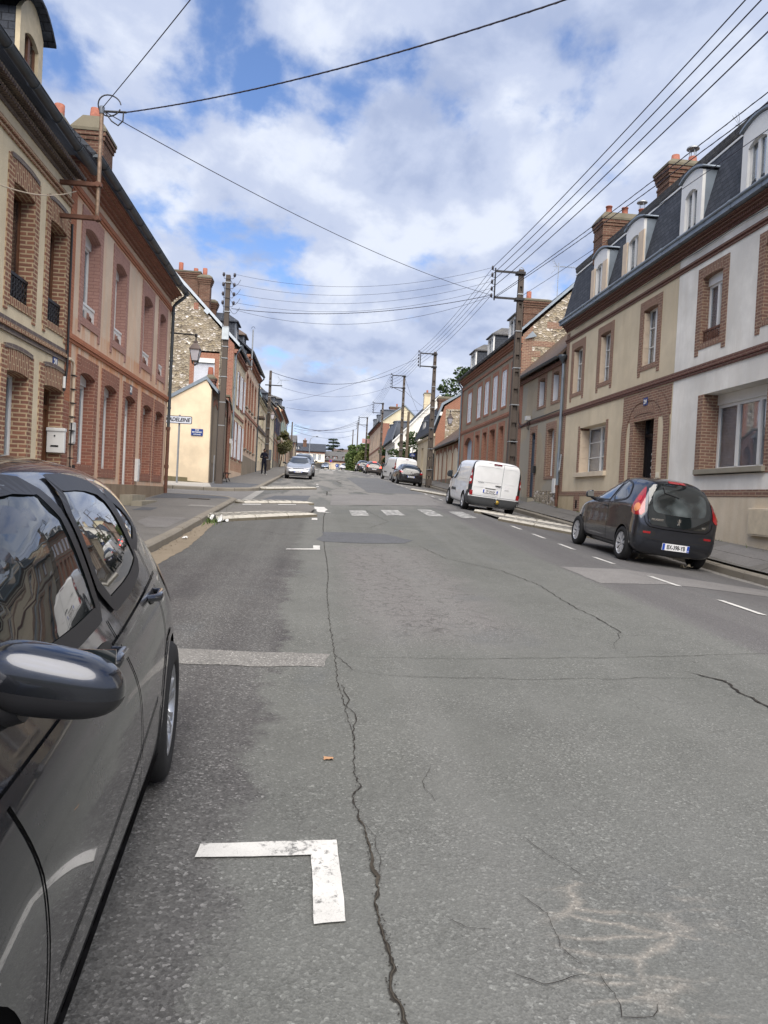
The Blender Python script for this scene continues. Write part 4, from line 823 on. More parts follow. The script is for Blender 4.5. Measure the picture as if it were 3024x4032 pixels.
m.tube([(-4.8, 14.62, 3.80), (-4.79, 14.8, 3.77), (-4.79, 14.87, 3.7), (-4.79, 14.87, 2.6)], .03, 8); m.build('duct', plain('cream_duct', srgb(206, 192, 170), .6), r_)
m = MB()
for z in rng(1.9, 3.5, 6): m.box(-4.82, -4.745, 14.8, 14.94, z, z + .02)
m.tube([(-4.79, 14.87, 2.6), (-4.79, 14.84, 2.1), (-4.78, 14.84, 1.75)], .012, 6); m.tube([(-4.78, 14.84, 1.75), (-4.77, 14.88, 1.62), (-4.75, 14.96, 1.66), (-4.75, 14.95, 1.78)], .028, 6); m.build('clip', BLACKP, r_)
r_ = thing('wall_cable', 'black cable running down the joint between the two left houses', 'cable', (-4.8, 14.5, 5)); m = MB()
m.tube([(-4.81, 14.5, 6.3), (-4.81, 14.51, 5.2), (-4.8, 14.5, 4.2), (-4.79, 14.48, 3.6), (-4.8, 14.4, 3.15)], .022, 6); m.build('cable', BLACKP, r_); m = MB(); m.tube([(-4.8, 14.38, 3.42), (-4.8, 14.38, 3.2)], .028, 8); m.build('cable_joint', WHITE, r_)
chimney(h2, -6.25, -5.55, 18.7, 19.5, 8.0, 10.4, ((.5, .34, 'taper'),), BR_CH, .42, CAPST, 2, .16, TERRA_D); chimney(h2, -6.95, -6.42, 18.7, 19.4, 8.0, 10.4, ((.4, .33, 'straight'),), BR_CH, .45, CAPST, 1, .14, TERRA_D)
# bracket mast between the houses
r_ = thing('service_mast', 'rusty steel mast on two wall brackets, holding a cable loop, between the two left houses', 'mast', (-4.18, 13.9, 6.2))
m = MB(); m.tube([(-4.19, 13.9, 6.2), (-4.18, 13.9, 7.2), (-4.18, 13.9, 8.15)], .036, 10); m.build('mast', plain('weathered_steel', srgb(132, 112, 96), .6, .4, .3, .4, 12), r_)
for z in (6.24, 6.84): m = MB(); m.box(-4.86, -4.12, 13.86, 13.94, z - .035, z + .035); m.tube([(-4.19, 13.84, z), (-4.19, 13.97, z)], .05, 8); m.build('wall_bracket', RUST, r_)
m = MB(); m.lathe([(.045, 0), (.05, .12), (.03, .14)], (-4.18, 13.9, 8.12), 10); m.build('mast_cap', LEAD, r_)
m = MB(); c = (-4.05, 13.9, 8.28); m.tube([(c[0] + .2 * math.cos(a), 13.9 + .02 * math.sin(a * 2), c[2] + .19 * math.sin(a)) for a in rng(.2, 2 * PI - .3, 22)], .012, 6); m.tube([(-4.16, 13.9, 8.2), (-4.0, 13.88, 8.0), (-3.88, 13.88, 7.93), (-3.8, 13.88, 8.02), (-3.8, 13.9, 8.18)], .013, 6); m.tube([(-4.15, 13.9, 8.17), (-3.95, 13.9, 8.18), (-3.75, 13.9, 8.19)], .02, 6); m.build('cable_loop', BLACKP, r_)
# lantern on the corner
def lantern(label, x, y, z, side=-1, arm=.8, group='lantern street lamps', pole=None):
    """z = underside of the lantern; side = where the wall is"""
    r_ = thing('street_lantern', label, 'street lamp', (x, y, z), group); m = MB()
    m.tube([(x + side * arm, y, z + .98), (x, y, z + .96)], .022, 8); m.lathe([(.04, .9), (.05, .96), (.04, 1.0), (0, 1.01)], (x, y, z), 10); m.tube([(x, y, z + .95), (x, y, z + .76)], .02, 8); m.tube([(x + side * arm * .95, y, z + .7), (x + side * arm * .5, y, z + .8), (x + side * .2, y, z + .95)], .008, 5); m.build('bracket', IRON, r_)
    m = MB(); q = PI / 4; m.lathe([(.03, .78), (.075, .77), (.08, .73), (.06, .72), (.11, .66), (.13, .655), (.235, .52), (.25, .505), (.25, .48), (.22, .475)], (x, y, z), 4, a0=q, smooth=False); m.build('lamp_roof', plain('brown_grey_iron', srgb(92, 80, 76), .5, .4, .2), r_)
    m = MB(); m.lathe([(.215, .474), (.125, .14), (.12, .135)], (x, y, z), 4, a0=q, smooth=False); m.build('lamp_glass', LANTG, r_)
    m = MB()
    for k in range(4): a = q + PI / 2 * k; m.tube([(x + .222 * math.cos(a), y + .222 * math.sin(a), z + .48), (x + .128 * math.cos(a), y + .128 * math.sin(a), z + .13)], .011, 5); m.tube([(x + .128 * math.cos(a), y + .128 * math.sin(a), z + .13), (x + .11 * math.cos(a), y + .11 * math.sin(a), z + .05), (x, y, z + .02)], .012, 5)
    m.lathe([(.135, .145), (.135, .12), (.1, .12)], (x, y, z), 4, a0=q, smooth=False); m.lathe([(0, -.03), (.03, 0), (.02, .04)], (x, y, z), 8); m.build('lamp_frame', IRON, r_); return r_
lantern('four sided lantern on an iron arm in front of the flint gable on the left', -4.04, 24.1, 5.37)
# ---- small cream gable building
h3 = thing('corner_outbuilding', 'small freshly rendered cream gable building with a zinc verge at the side street corner', 'outbuilding', (-5, 32.8, 1.6))
G3 = FY(32.8); m = MB(); m.prism(G3, [(-4.7, 1.2), (-4.74, 5.78), (-4.97, 6.2), (-6.45, 5.34), (-9.5, 3.5), (-9.5, 1.2)], -.25, 0); m.build('gable_wall', P_CREAM, h3)
m = MB(); m.prism(G3, [(-4.94, 1.2), (-4.94, 1.72), (-5.6, 1.76), (-5.6, 1.9), (-9.4, 2.0), (-9.4, 1.2)], -.1, .03); m.build('plinth', render_mat('mossy_stone', srgb(120, 112, 88), amt=.9), h3)
FLk = FX(-4.72, 1); m = MB(); m.fb(FLk, 32.8 + .26, 38.4, -.3, 0, 1.2, 5.85).fb(FLk, 32.8 + .26, 38.4, 0, .03, 1.2, 2.3); m.build('wall', P_DKR, h3)
m = MB()
for a, b in ((33.6, 34.7), (35.5, 36.6), (37.1, 37.9)):
    m.prism(FLk, arc(a, b, 5.2, .2) + [(b, 2.6), (a, 2.6)], .003, .02, 1); ar = arc(a - .1, b + .1, 5.3, .2); m.prism(FLk, ar + [(t, z + .22) for t, z in ar[::-1]], .001, .03, 0, 1)
m.build('blind_arch', [BR_R3, P_GR3], h3)
m = MB()
for pts in ([(-4.97, 6.2), (-10, 3.2)], [(-4.97, 6.2), (-4.45, 5.62)]):
    (a, za), (b, zb) = pts; m.prism(G3, [(a, za + .16), (b, zb + .16), (b, zb), (a, za)], -.1, .06)
m.build('verge', ZINC, h3)
m = MB(); v = []
for yy in (32.86, 38.4): v += [(-4.42, yy, 5.72), (-4.97, yy, 6.32), (-10, yy, 3.3)]
m.add(v, [(0, 1, 4, 3), (1, 2, 5, 4)]); m.build('roof', SLATE_O, h3)
chimney(h3, -5.05, -4.68, 33.2, 33.7, 5.6, 6.5, ((.4, .36, 'taper'),), BR_RD, .1, CAPST, 1, .08, TERRA)
# brick gateway
h = thing('brick_gateway', 'red brick wall with a tall arched doorway beside the small cream outbuilding', 'gateway', (-4.7, 39, 2))
FG = FX(-4.66, 1); wall(h, FG, 38.41, 39.69, 1.5, 5.5, [(38.62, 39.5, 1.5, 5.3)], BR_L2, .5, back=0); m = MB(); m.prism(FG, arc(38.62, 39.5, 5.3, .4) + [(39.5, 5.3), (38.62, 5.3)], -.5, 0); m.prism(FG, [(38.41, 5.5), (39.69, 5.5), (39.69, 5.62), (38.41, 6.15)], -.5, 0, 0); m.build('arch', BR_L2, h)
m = MB(); m.prism(FG, [(38.35, 6.2), (39.69, 5.66), (39.69, 5.76), (38.35, 6.3)], -.52, .06); m.build('coping', CAPST, h)
m = MB(); m.fb(FG, 38.62, 39.5, -.5, -.45, 1.5, 5.25); m.build('door', WOOD_D, h); m = MB(); m.fb(FG, 39.52, 39.68, 0.002, .1, 3.9, 4.15); m.build('notice_box', WHITE, h)
# ---- flint gable house with white shutters
h4 = thing('flint_gable_house', 'house with a tall flint rubble gable, brick chimney stacks and white shutters to the street', 'house', (-4.65, 42.7, 2.1))
G4 = FY(39.7); xr, zr = -9.3, 13.95; e4 = 9.15
gp = [(-4.66, 1.5), (-4.66, e4), (xr, zr), (-13.9, e4), (-13.9, 1.5)]
m = MB(); m.add([fp(G4, t, 0, z) for t, z in gp[:2] + [(-5.0, e4 + .35), (-5.0, 1.5)]], [(0, 1, 2, 3)]); m.build('brick_quoin', BR_L2, h4)
m = MB(); m.add([fp(G4, t, 0, z) for t, z in [(-5.0, 8.7), (-5.0, e4 + .35), (xr, zr), (-13.9, e4), (-13.9, 8.7)]], [(0, 1, 2, 3, 4)]); m.add([fp(G4, t, 0, z) for t, z in [(-13.9, 1.5), (-6.93, 1.5), (-6.93, 8.7), (-13.9, 8.7)]], [(0, 1, 2, 3)]); m.add([fp(G4, t, 0, z) for t, z in [(-5.4, 1.5), (-5.0, 1.5), (-5.0, 8.7), (-5.4, 8.7)]], [(0, 1, 2, 3)]); m.build('flint_wall', FLINT, h4)
m = MB(); m.fb(G4, -6.84, -6.6, -.05, .012, 10.84, 11.19).build('brick_patch', BR_L2, h4)
wo = window(h4, G4, -6.69, -5.63, 6.3, 8.3, .02, WHITE, 1, 1, curtain=0, surr=dict(mat=BR_R3, w=.235, top=.3, bot=.1, rise=.04, dep=.1, proud=.012), fill=tile_mat('roller_shutter_slats', srgb(206, 208, 216), srgb(200, 203, 212), srgb(150, 152, 160), 4, .055, .006, .4)); m = MB(); m.fb(G4, -6.69, -5.63, 0, .1, 8.07, 8.3).build('shutter_box', WHITE, wo)
m = MB(); m.prism(G4, [(-4.38, e4 - .12), (-4.38, e4 + .06), (xr, zr + .22), (xr, zr + .02)], -.05, .1); m.prism(G4, [(xr, zr + .22), (-14.2, e4 - .1), (-14.2, e4 - .3), (xr, zr + .02)], -.05, .1); m.prism(G4, [(-6.2, 10.9), (-6.0, 10.7), (-6.12, 10.58), (-6.32, 10.78)], .1, .14); m.build('verge', plain('pale_zinc', srgb(176, 184, 192), .5, .4, .2), h4)
m = MB(); m.add([(-4.4, 39.65, e4 - .02), (-4.4, 45.8, e4 - .02), (xr, 45.8, zr + .1), (xr, 39.65, zr + .1), (-14, 39.65, e4), (-14, 45.8, e4)], [(0, 1, 2, 3), (3, 2, 5, 4)]); m.build('roof', SLATE, h4)
chimney(h4, -8.7, -6.72, 40.2, 40.9, 10.5, 12.92, ((.48, .55, 'straight'), (.88, .3, 'straight')), BR_CH, .14, CAPST, 3, .05, TERRA); chimney(h4, -6.68, -6.12, 40.1, 40.7, 10.0, 12.8, ((.4, .42, 'straight'),), BR_CH, .3, CAPST, 3, .12, TERRA_D); chimney(h4, -6.5, -5.98, 41.6, 42.1, 10, 11.9, (), BR_CH, .3, CAPST, 3, .12)
F4 = FX(-4.65, 1); sh4 = [(42.0, 43.0), (44.3, 45.3)]; shl = [(40.45, 41.25), (42.0, 43.0), (44.3, 45.3)]
wall(h4, F4, 39.7, 45.8, 1.5, 9.1, [(a - .12, b + .12, 6.05, 8.12) for a, b in sh4] + [(a - .12, b + .12, 3.1, 5.3) for a, b in shl], P_L1, back=0)
SP = dict(mat=BR_L2, w=.12, top=.12, bot=.12, rise=.04)
for a, b in sh4: window(h4, F4, a, b, 6.17, 8.0, .15, WHITE, 2, 2, curtain=.4, surr=SP, shutters=(SHUT_W, 'open'))
for a, b in shl: window(h4, F4, a, b, 3.22, 5.18, .15, WHITE, 2, 2, curtain=.4, surr=SP, shutters=(SHUT_W, 'open'))
m = MB()
for t in rng(40.2, 45.6, 12): m.fb(F4, t, t + .12, -.01, .02, 2.5, 3.05)
m.fb(F4, 39.7, 45.8, -.02, .05, 5.55, 5.72).fb(F4, 39.7, 45.8, -.02, .14, 8.7, 8.8).fb(F4, 39.7, 45.8, -.02, .2, 8.803, 8.9); m.build('string_course', BR_L2, h4)
gutter(h4, F4, 39.7, 45.8, .3, 9.12, .08, ZINC); downpipe(h4, F4, 39.95, 4.2, 9.05, .3, .05, ZINC); m = MB(); m.fb(F4, 39.705, 45.79, -.01, .02, 1.5, 2.5).build('plinth', P_PINK, h4)
dormer(h4, F4, 41.4, 42.7, 9.3, 10.75, -.15, 2.6, .55, LEAD, SLATE, SLATE, .12, hip=True)
# ---- peach house
h5 = thing('peach_house', 'peach rendered house with narrow red brick framed windows next to the shuttered house', 'house', (-4.65, 51, 2.5)); F5 = FX(-4.63, 1)
uu = [(46.75, 47.75), (48.75, 49.75), (50.6, 51.6), (52.9, 53.9)]
wall(h5, F5, 45.81, 56.0, 1.8, 9.9, [(a - .14, b + .14, 6.65, 8.85) for a, b in uu] + [(a - .14, b + .14, 4.0, 6.05) for a, b in uu], P_PINK)
for a, b in uu: window(h5, F5, a, b, 6.75, 8.7, .2, WHITE, 2, 1, curtain=.6, surr=dict(mat=BR_R3, w=.14, top=.15, bot=.1, rise=.04), sill=STONE); window(h5, F5, a, b, 4.12, 5.9, .2, WHITE, 2, 1, curtain=.6, surr=dict(mat=BR_R3, w=.14, top=.15, bot=.12, rise=.04), sill=STONE)
m = MB(); m.fb(F5, 45.81, 56, -.02, .06, 6.2, 6.4).fb(F5, 45.81, 56, -.02, .15, 9.5, 9.65).fb(F5, 45.81, 56, -.02, .25, 9.653, 9.8); m.build('string_course', BR_R3, h5); m = MB(); m.fb(F5, 45.82, 55.99, -.01, .03, 1.8, 3.65).build('plinth', P_GR3, h5)
gutter(h5, F5, 45.81, 56, .36, 10.0, .09); downpipe(h5, F5, 55.85, 2.8, 9.9, .36, .05, ZINC_D); m = MB(); m.run(F5, 45.81, 56.0, [(.3, 9.95), (-4.3, 14.0)], .1); m.prism(FY(45.81), [(-4.6, 9.2), (-4.6, 9.95), (-8.9, 13.9), (-8.9, 9.2)], -.1, 0); m.build('roof', SLATE, h5)
dormer(h5, F5, 46.0, 47.3, 9.9, 11.0, -.2, 2.2, .55, LEAD, SLATE, TILE_B, .15, hip=True); dormer(h5, F5, 51.0, 52.2, 9.9, 11.0, -.2, 2.2, .5, LEAD, SLATE, TILE_B, .15, hip=True)
chimney(h5, -7.6, -6.9, 54.8, 55.6, 10.5, 13.6, ((.5, .4, 'straight'),), BR_CH)
r_ = thing('service_mast', 'grey steel service mast on rusty brackets above the shuttered house', 'mast', (-4.2, 44.4, 8.7)); m = MB(); m.tube([(-4.15, 44.4, 8.6), (-4.15, 44.4, 11.0)], .04, 8); m.build('mast', STEEL, r_)
m = MB(); m.box(-4.7, -4.1, 44.36, 44.44, 8.75, 8.82).box(-4.7, -4.1, 44.36, 44.44, 9.2, 9.27).build('wall_bracket', RUST, r_); m = MB(); m.tube([(-4.15 + .1 * math.cos(a), 44.4, 11.05 + .12 * math.sin(a)) for a in rng(0, PI, 10)], .012, 5); m.build('cable_loop', BLACKP, r_)
# generic row houses further up
def row_house(name, label, cat, F, t0, t1, zb, ze, wallm, surm, roofm, floors, ridge=3.2, rd=4.0, dorm=(), string=True, eave=.3, shut=None, chim=None, gable_y=None, gut=ZINC_D, pipe=True, doors=(), group=None, box=0, curt=.6, face=None, sillm=None, gx=None):
    r_ = thing(name, label, cat, fp(F, (t0 + t1) / 2, 0, zb), group); holes = []
    for z0, z1, ws in floors:
        for a, b in ws: holes.append((a - .13, b + .13, z0 - .1, z1 + .16))
    wall(r_, F, t0, t1, zb - 1, ze, holes, wallm)
    for i, (z0, z1, ws) in enumerate(floors):
        for a, b in ws:
            s_ = dict(mat=surm, w=.13, top=.16, bot=.1, rise=.05)
            if (i, a) in doors: door(r_, F, a, b, z0, z1, .2, BLUE_D if name == 'low_house' else WOOD_D, s_)
            else: window(r_, F, a, b, z0, z1, .18, WHITE, 2, 2 if z1 - z0 > 1.5 else 1, curtain=curt, surr=s_, shutters=(shut, 'open') if shut and i == len(floors) - 1 else None)
    m = MB()
    if string:
        for z0, z1, ws in floors[:-1]: m.fb(F, t0, t1, -.02, .05, z1 + .3, z1 + .45)
    m.fb(F, t0, t1, -.02, eave * .4, ze - .25, ze - .12).fb(F, t0, t1, -.02, eave * .75, ze - .118, ze - .02); m.build('cornice', surm, r_)
    gutter(r_, F, t0, t1, eave, ze + .08, .08, gut, brk=False)
    if pipe: downpipe(r_, F, t1 - .15, zb, ze, eave, .045, gut)
    m = MB(); m.run(F, t0 + .002, t1 - .002, [(eave - .06, ze + .02), (-rd, ze + ridge)], .1)
    for tt in (t0, t1): 
        pr = [fp(F, tt, 0, ze - .3), fp(F, tt, 0, ze), fp(F, tt, -rd, ze + ridge), fp(F, tt, -2 * rd, ze), fp(F, tt, -2 * rd, ze - .3)]; m.add(pr, [(0, 1, 2, 3, 4)], 1)
    m.run(F, t0 + .002, t1 - .002, [(-rd, ze + ridge), (-2 * rd - .2, ze)], .1); m.build('roof', [roofm, wallm], r_, fixn=False)
    for d0, d1, z0, z1, hip in dorm: dormer(r_, F, d0, d1, z0, z1, -.25, 2.4, .45, face or LEAD, SLATE, roofm, .12, hip=hip)
    if chim: x_ = F[1] - F[2] * rd; cy_ = chim[0]; chimney(r_, x_ - .45, x_ + .45, cy_, cy_ + .6, ze + ridge - 1.2, ze + ridge + chim[1], ((.3, .4, 'straight'), (.7, .4, 'flare')))
    return r_
FLf = FX(-4.7, 1)
h6 = row_house('canopied_house', 'low cream house with a tiled canopy and three narrow upper windows on the left', 'house', FLf, 56.01, 66, 2.8, 8.6, P_CREAM, P_YEL, SLATE, [(3.9, 5.4, [(57.2, 58.1), (59.4, 60.2), (61.6, 62.4)]), (6.8, 7.9, [(57, 58), (59.6, 60.6), (62.2, 63.2)])], 2.8, 3.2)
m = MB(); m.fb(FLf, 56.05, 57.6, 0, .55, 6.95, 7.1).fb(FLf, 56.05, 65.5, 0, .12, 6.25, 6.5).build('canopy', TILE_B, h6)
m = MB(); m.prism(FY(56.0), [(-4.35, 8.45), (-4.35, 8.65), (-5.2, 10.2), (-8, 11.6), (-8, 11.4), (-5.2, 10.0)], -.05, .12); m.build('verge', plain('pale_blue_zinc', srgb(150, 170, 180), .5, .4, .2), h6)
chimney(h6, -6.7, -5.9, 60.5, 61.3, 9.5, 12.6, ((.5, .4, 'straight'),), BR_CH)
row_house('ochre_house', 'ochre rendered house with slate dormers behind the slim lantern pole on the left', 'house', FLf, 66.01, 78, 3.3, 9.3, P_YEL, P_BASE, SLATE, [(4.4, 6.4, [(67.5, 69), (71, 72.5), (75, 76)]), (7.2, 8.7, [(67.5, 68.6), (71, 72), (75, 76)])], 3.2, 3.4, dorm=((70, 71.4, 9.5, 10.7, True),), chim=(77, .8))
row_house('grey_dormer_house', 'grey rendered house with dark open shutters and two hipped dormers on the left', 'house', FLf, 78.01, 91, 4.0, 10.3, P_GR3, BR_R3, SLATE_O, [(5.0, 6.8, [(79.5, 80.7), (83, 84.2), (87, 88.2)]), (7.9, 9.6, [(79.5, 80.7), (83, 84.2), (87, 88.2)])], 3.4, 3.4, dorm=((81, 82.6, 10.5, 11.8, True), (86, 87.6, 10.5, 11.8, True)), chim=(79, .7), shut=plain('navy_shutter', srgb(44, 56, 84), .5))
row_house('brick_cornice_house', 'tan house with a deep brick cornice beyond the leafy climber on the left', 'house', FLf, 91.01, 108, 4.6, 11.6, P_TAN, BR_R3, SLATE_O, [(5.8, 7.6, [(93, 94.2), (98, 99.2), (103, 104.2)]), (8.9, 10.7, [(93, 94.2), (98, 99.2), (103, 104.2)])], 3.2, 3.4, dorm=((95, 97, 11.8, 13.4, True), (102, 104, 11.8, 13.2, True)), shut=plain('pale_green_shutter', srgb(150, 176, 172), .5))
row_house('low_house', 'low pale house with a projecting eave near the top of the hill on the left', 'house', FLf, 108.01, 122, 5.3, 9.7, P_BASE, BR_R3, TILE_B, [(6.2, 7.6, [(110, 111.2), (114, 115.2), (118, 119.2)])], 2.6, 3.4, dorm=((112, 113.5, 9.8, 11, True),), chim=(121, .7))
row_house('brick_end_house', 'small red brick house at the top of the left row', 'house', FLf, 122.01, 137, 5.8, 10.1, BR_R3, P_L1, SLATE_O, [(6.6, 8.2, [(124, 125.2), (129, 130.2), (133, 134.2)])], 2.6, 3.4, chim=(130, .9))
# ================================================================= RIGHT ROW
FR = FX(9.1, -1)
def mansard(h, t0, t1, name='roof'):
    m = MB(); m.run(FR, t0, t1, [(.1, 8.28), (-.38, 10.2)], .12, 0); m.build(name, SLATE, h)
    m = MB(); m.tube([fp(FR, t0, -.28, 10.28), fp(FR, t1, -.28, 10.28)], .09, 8); m.run(FR, t0, t1, [(-.2, 10.3), (-4.2, 11.7)], .1); m.build('upper_roof', SLATE_O, h)
    m = MB(); m.fb(FR, t0, t1, -.265, -.21, 10.12, 10.17); m.build('lead_flashing', WHITE, h)
def cornice_r(h, t0, t1):
    m = MB()
    for k, (z, p, r_) in enumerate(((7.96, .04, 0), (8.02, .09, 1), (8.09, .15, 0), (8.14, .21, 0))): m.fb(FR, t0, t1, -.1, p, z, z + (.056, .066, .046, .05)[k], 0, r_)
    m.build('cornice', BR_RD, h)
    m = MB(); m.fb(FR, t0, t1, .1, .33, 8.2, 8.30); m.tube([fp(FR, t0, .335, 8.34), fp(FR, t1, .335, 8.34)], .038, 8)
    t = t0 + .4
    while t < t1: m.fb(FR, t, t + .03, .2, .34, 8.2, 8.35); m.tube([fp(FR, t - .03, .335, 8.34), fp(FR, t + .06, .335, 8.34)], .05, 8); t += 1.15
    m.build('gutter', ZINC, h)
    m = MB()
    for z0, z1, p, r_ in ((7.56, 7.63, .03, 0), (7.632, 7.69, .06, 0), (4.84, 4.91, .035, 0), (4.912, 4.98, .06, 0), (4.982, 5.05, .035, 0)): m.fb(FR, t0, t1, -.02, p, z0, z1)
    m.build('string_course', BR_RD, h)
def quo(F, t0, t1, z0, z1, p=.02): return (F, t0, t1, z0, z1, p)
hw = thing('white_house', 'white rendered house on the right with a wide three-light window and arched dormers', 'house', (9.1, 14, .7), 'mansard terraced houses')
S3 = dict(mat=BR_R, w=.24, top=.24, bot=.14, rise=.03, ears=.14, proud=.016)
hol = [(16.06, 17.42, 5.42, 7.41), (12.5, 14.92, 5.42, 7.41), (8.4, 9.6, 5.42, 7.41)] + [(14.1, 17.1, 2.36, 4.3)] + [(9.0, 10.3, .5, 4.3)]
wall(hw, FR, 6.0, 18.42, -1, 8.0, hol, P_WHITE, back=7, th=.5)
m = MB(); m.fb(FR, 6, 18.42, -.02, .018, -1, 1.86).build('base_wall', P_BASE, hw); m = MB(); m.fb(FR, 6, 18.42, -.02, .03, 1.862, 2.01).build('plinth_band', BR_R, hw)
window(hw, FR, 16.30, 17.18, 5.56, 7.17, .17, WHITE, 2, 1, curtain=.6, surr=S3, box=.22, rail=(RUST, .3, 'panel')); window(hw, FR, 12.74, 14.68, 5.56, 7.17, .17, WHITE, 2, 1, curtain=.6, surr=dict(S3), box=.22)
window(hw, FR, 8.64, 9.36, 5.56, 7.17, .17, WHITE, 2, 1, curtain=.6, surr=S3)
big = window(hw, FR, 14.33, 16.87, 2.5, 4.296, .40, WHITE, 3, 1, curtain=1, surr=None, fw=.075, box=.24)
MB().fb(FR, 14.1, 14.33, -.46, .016, 2.36, 4.298).build('brick_surround', BR_R, big); MB().fb(FR, 16.87, 17.1, -.46, .016, 2.36, 4.298).build('brick_surround', BR_R, big); m = MB(); m.fb(FR, 14.25, 17.0, -.4, .1, 2.38, 2.498); m.build('sill', STONE, big, bevel=.01)
cornice_r(hw, 6, 18.42); mansard(hw, 6, 18.42)
dormer(hw, FR, 17.08, 18.1, 8.26, 9.72, .235, 1.2, .14, WHITE, ZINC, ZINC, .07, fr=.22, wtop=.3); dormer(hw, FR, 14.3, 15.4, 8.26, 9.72, .235, 1.2, .14, WHITE, ZINC, ZINC, .07, fr=.22, wtop=.3); dormer(hw, FR, 11.3, 12.4, 8.26, 9.72, .235, 1.2, .14, WHITE, ZINC, ZINC, .07, fr=.22, wtop=.3)
chimney(hw, 9.42, 11.0, 20.0, 20.75, 10, 11.33, ((.2, .3, 'taper'), (.52, .3, 'taper'), (.9, .3, 'taper')), BR_CH, .3, CAPST, 3, .1, TERRA_D, cowl=(1,))
gb = thing('wall_cabinet', 'beige gas meter cabinet set low on the base of the white house', 'meter box', (9.06, 14, 1.0), 'wall meter boxes'); m = MB(); m.fb(FR, 13.75, 14.6, .02, .11, 1.05, 1.62).build('box', P_BASE, gb, bevel=.01); m = MB(); m.fb(FR, 13.79, 14.56, .11, .12, 1.09, 1.58).build('door', plain('beige_plastic', srgb(198, 184, 160), .6), gb)
hb = thing('beige_house', 'beige rendered house with number 24 over its brick arched doorway and folded cream shutters', 'house', (9.1, 22.7, 1.2), 'mansard terraced houses')
ub = [(19.54, 20.42), (22.78, 23.62), (25.25, 26.15)]
hol = [(a - .24, b + .24, 5.42, 7.41) for a, b in ub] + [(22.79 - .18, 25.08 + .18, 2.5, 4.3), (18.47, 21.5, .3, 4.8)]
wall(hb, FR, 18.43, 27.0, -1, 8.0, hol, P_TAN, th=.5)
m = MB(); m.fb(FR, 18.43, 27, -.02, .022, .2, 1.86).build('base_wall', render_mat('beige_base', srgb(186, 170, 142), amt=.5), hb); m = MB(); m.fb(FR, 21.51, 27, -.02, .034, 1.862, 2.01).build('plinth_band', BR_R, hb)
for a, b in ub: window(hb, FR, a, b, 5.56, 7.17, .17, WHITE, 2, 3, curtain=.5, surr=S3, shutters=(CREAMW, 'in'))
lo = window(hb, FR, 22.79, 25.08, 2.66, 4.22, .33, WHITE, 2, 3, curtain=.9, shutters=(CREAMW, 'in'))
m = MB(); m.fb(FR, 22.61, 22.79, -.4, .014, 2.5, 4.298).fb(FR, 25.08, 25.26, -.4, .014, 2.5, 4.298); m.fb(FR, 22.79, 25.08, -.4, .014, 4.22, 4.298, 1); m.build('brick_surround', [BR_R, P_TAN], lo); m = MB(); m.fb(FR, 22.6, 25.3, -.38, .1, 2.5, 2.66); m.build('sill', P_BASE, lo, bevel=.01)
# arched doorway: brick panel, rounded arch band, rendered infill, square headed brick reveal
dr = door(hb, FR, 19.38, 20.7, 1.2, 4.17, .38, plain('black_door_paint', srgb(30, 28, 30), .35, .5), None, .55, grille=True)
m = MB()
def rarch(t0, t1, z0, z1, r, n=10):
    p = [(t0, z0), (t0, z1 - r)] + [(t0 + r - r * math.cos(PI / 2 * i / n), z1 - r + r * math.sin(PI / 2 * i / n)) for i in range(1, n + 1)] + [(t1 - r + r * math.sin(PI / 2 * i / n), z1 - r + r * math.cos(PI / 2 * i / n)) for i in range(0, n + 1)] + [(t1, z0)]; return p
oa, ia = rarch(18.47, 21.5, .5, 4.8, 1.1), rarch(18.8, 21.17, .5, 4.52, .9)
n_ = len(oa)
vs = [fp(FR, t, .03, z) for t, z in oa] + [fp(FR, t, .03, z) for t, z in ia]; m.add(vs, [(i, i + 1, n_ + i + 1, n_ + i) for i in range(n_ - 1)], 0, 0)
vs2 = [fp(FR, t, .004, z) for t, z in ia]; m.add([fp(FR, t, .03, z) for t, z in ia] + vs2, [(i, i + 1, n_ + i + 1, n_ + i) for i in range(n_ - 1)])
m.fb(FR, 18.471, 21.499, -.1, .01, 4.0, 4.8, 1)
m.fb(FR, 19.16, 19.38, -.42, .02, .5, 4.42, 1).fb(FR, 20.7, 20.92, -.42, .02, .5, 4.42, 1); m.prism(FR, arc(19.38, 20.7, 4.2, .06) + [(20.7, 4.42), (19.38, 4.42)], -.42, .024, 1, 1)
m.fb(FR, 18.471, 19.158, -.1, .005, .5, 3.999, 2).fb(FR, 20.922, 21.499, -.1, .005, .5, 3.999, 2); m.fb(FR, 18.9, 21.1, -.02, .014, 4.3, 4.45, 2) if False else None
m.build('brick_arch', [BR_R, BR_R, P_TAN], dr)
text('24', .17, WHITE, mat_on(FR, 19.95, .045, 4.5), hb, 'house_number', .004, bold=.004); MB().fb(FR, 19.83, 20.07, .02, .04, 4.4, 4.62).build('number_plate', MC['enamel_blue'], hb)
pl = tag(MB().fb(FR, 18.92, 19.12, .006, .02, 2.36, 2.5).build('door_plaque', plain('ivory_enamel', srgb(214, 206, 186), .3, .5), bevel=.02), 'small ivory plaque on the render beside the black front door', 'plaque')
m = MB(); m.fb(FR, 24.75, 25.3, .0, .034, 1.2, 1.86); m.fb(FR, 24.95, 25.1, .034, .036, 1.42, 1.7, 1); m.build('cellar_vent', [BR_R, DARK], hb)
cornice_r(hb, 18.43, 27.05); mansard(hb, 18.43, 27.05)
m = MB(); m.prism(FY(27.0, 1), [(8.95, 8.3), (9.38, 10.2), (13.3, 11.7), (13.3, 8.3)], -.1, 0); m.build('gable_top', SLATE, hb)
m = MB(); m.fb(FR, 26.68, 27, -.02, .012, 2.02, 7.9); m.build('brick_quoin', BR_R, hb)
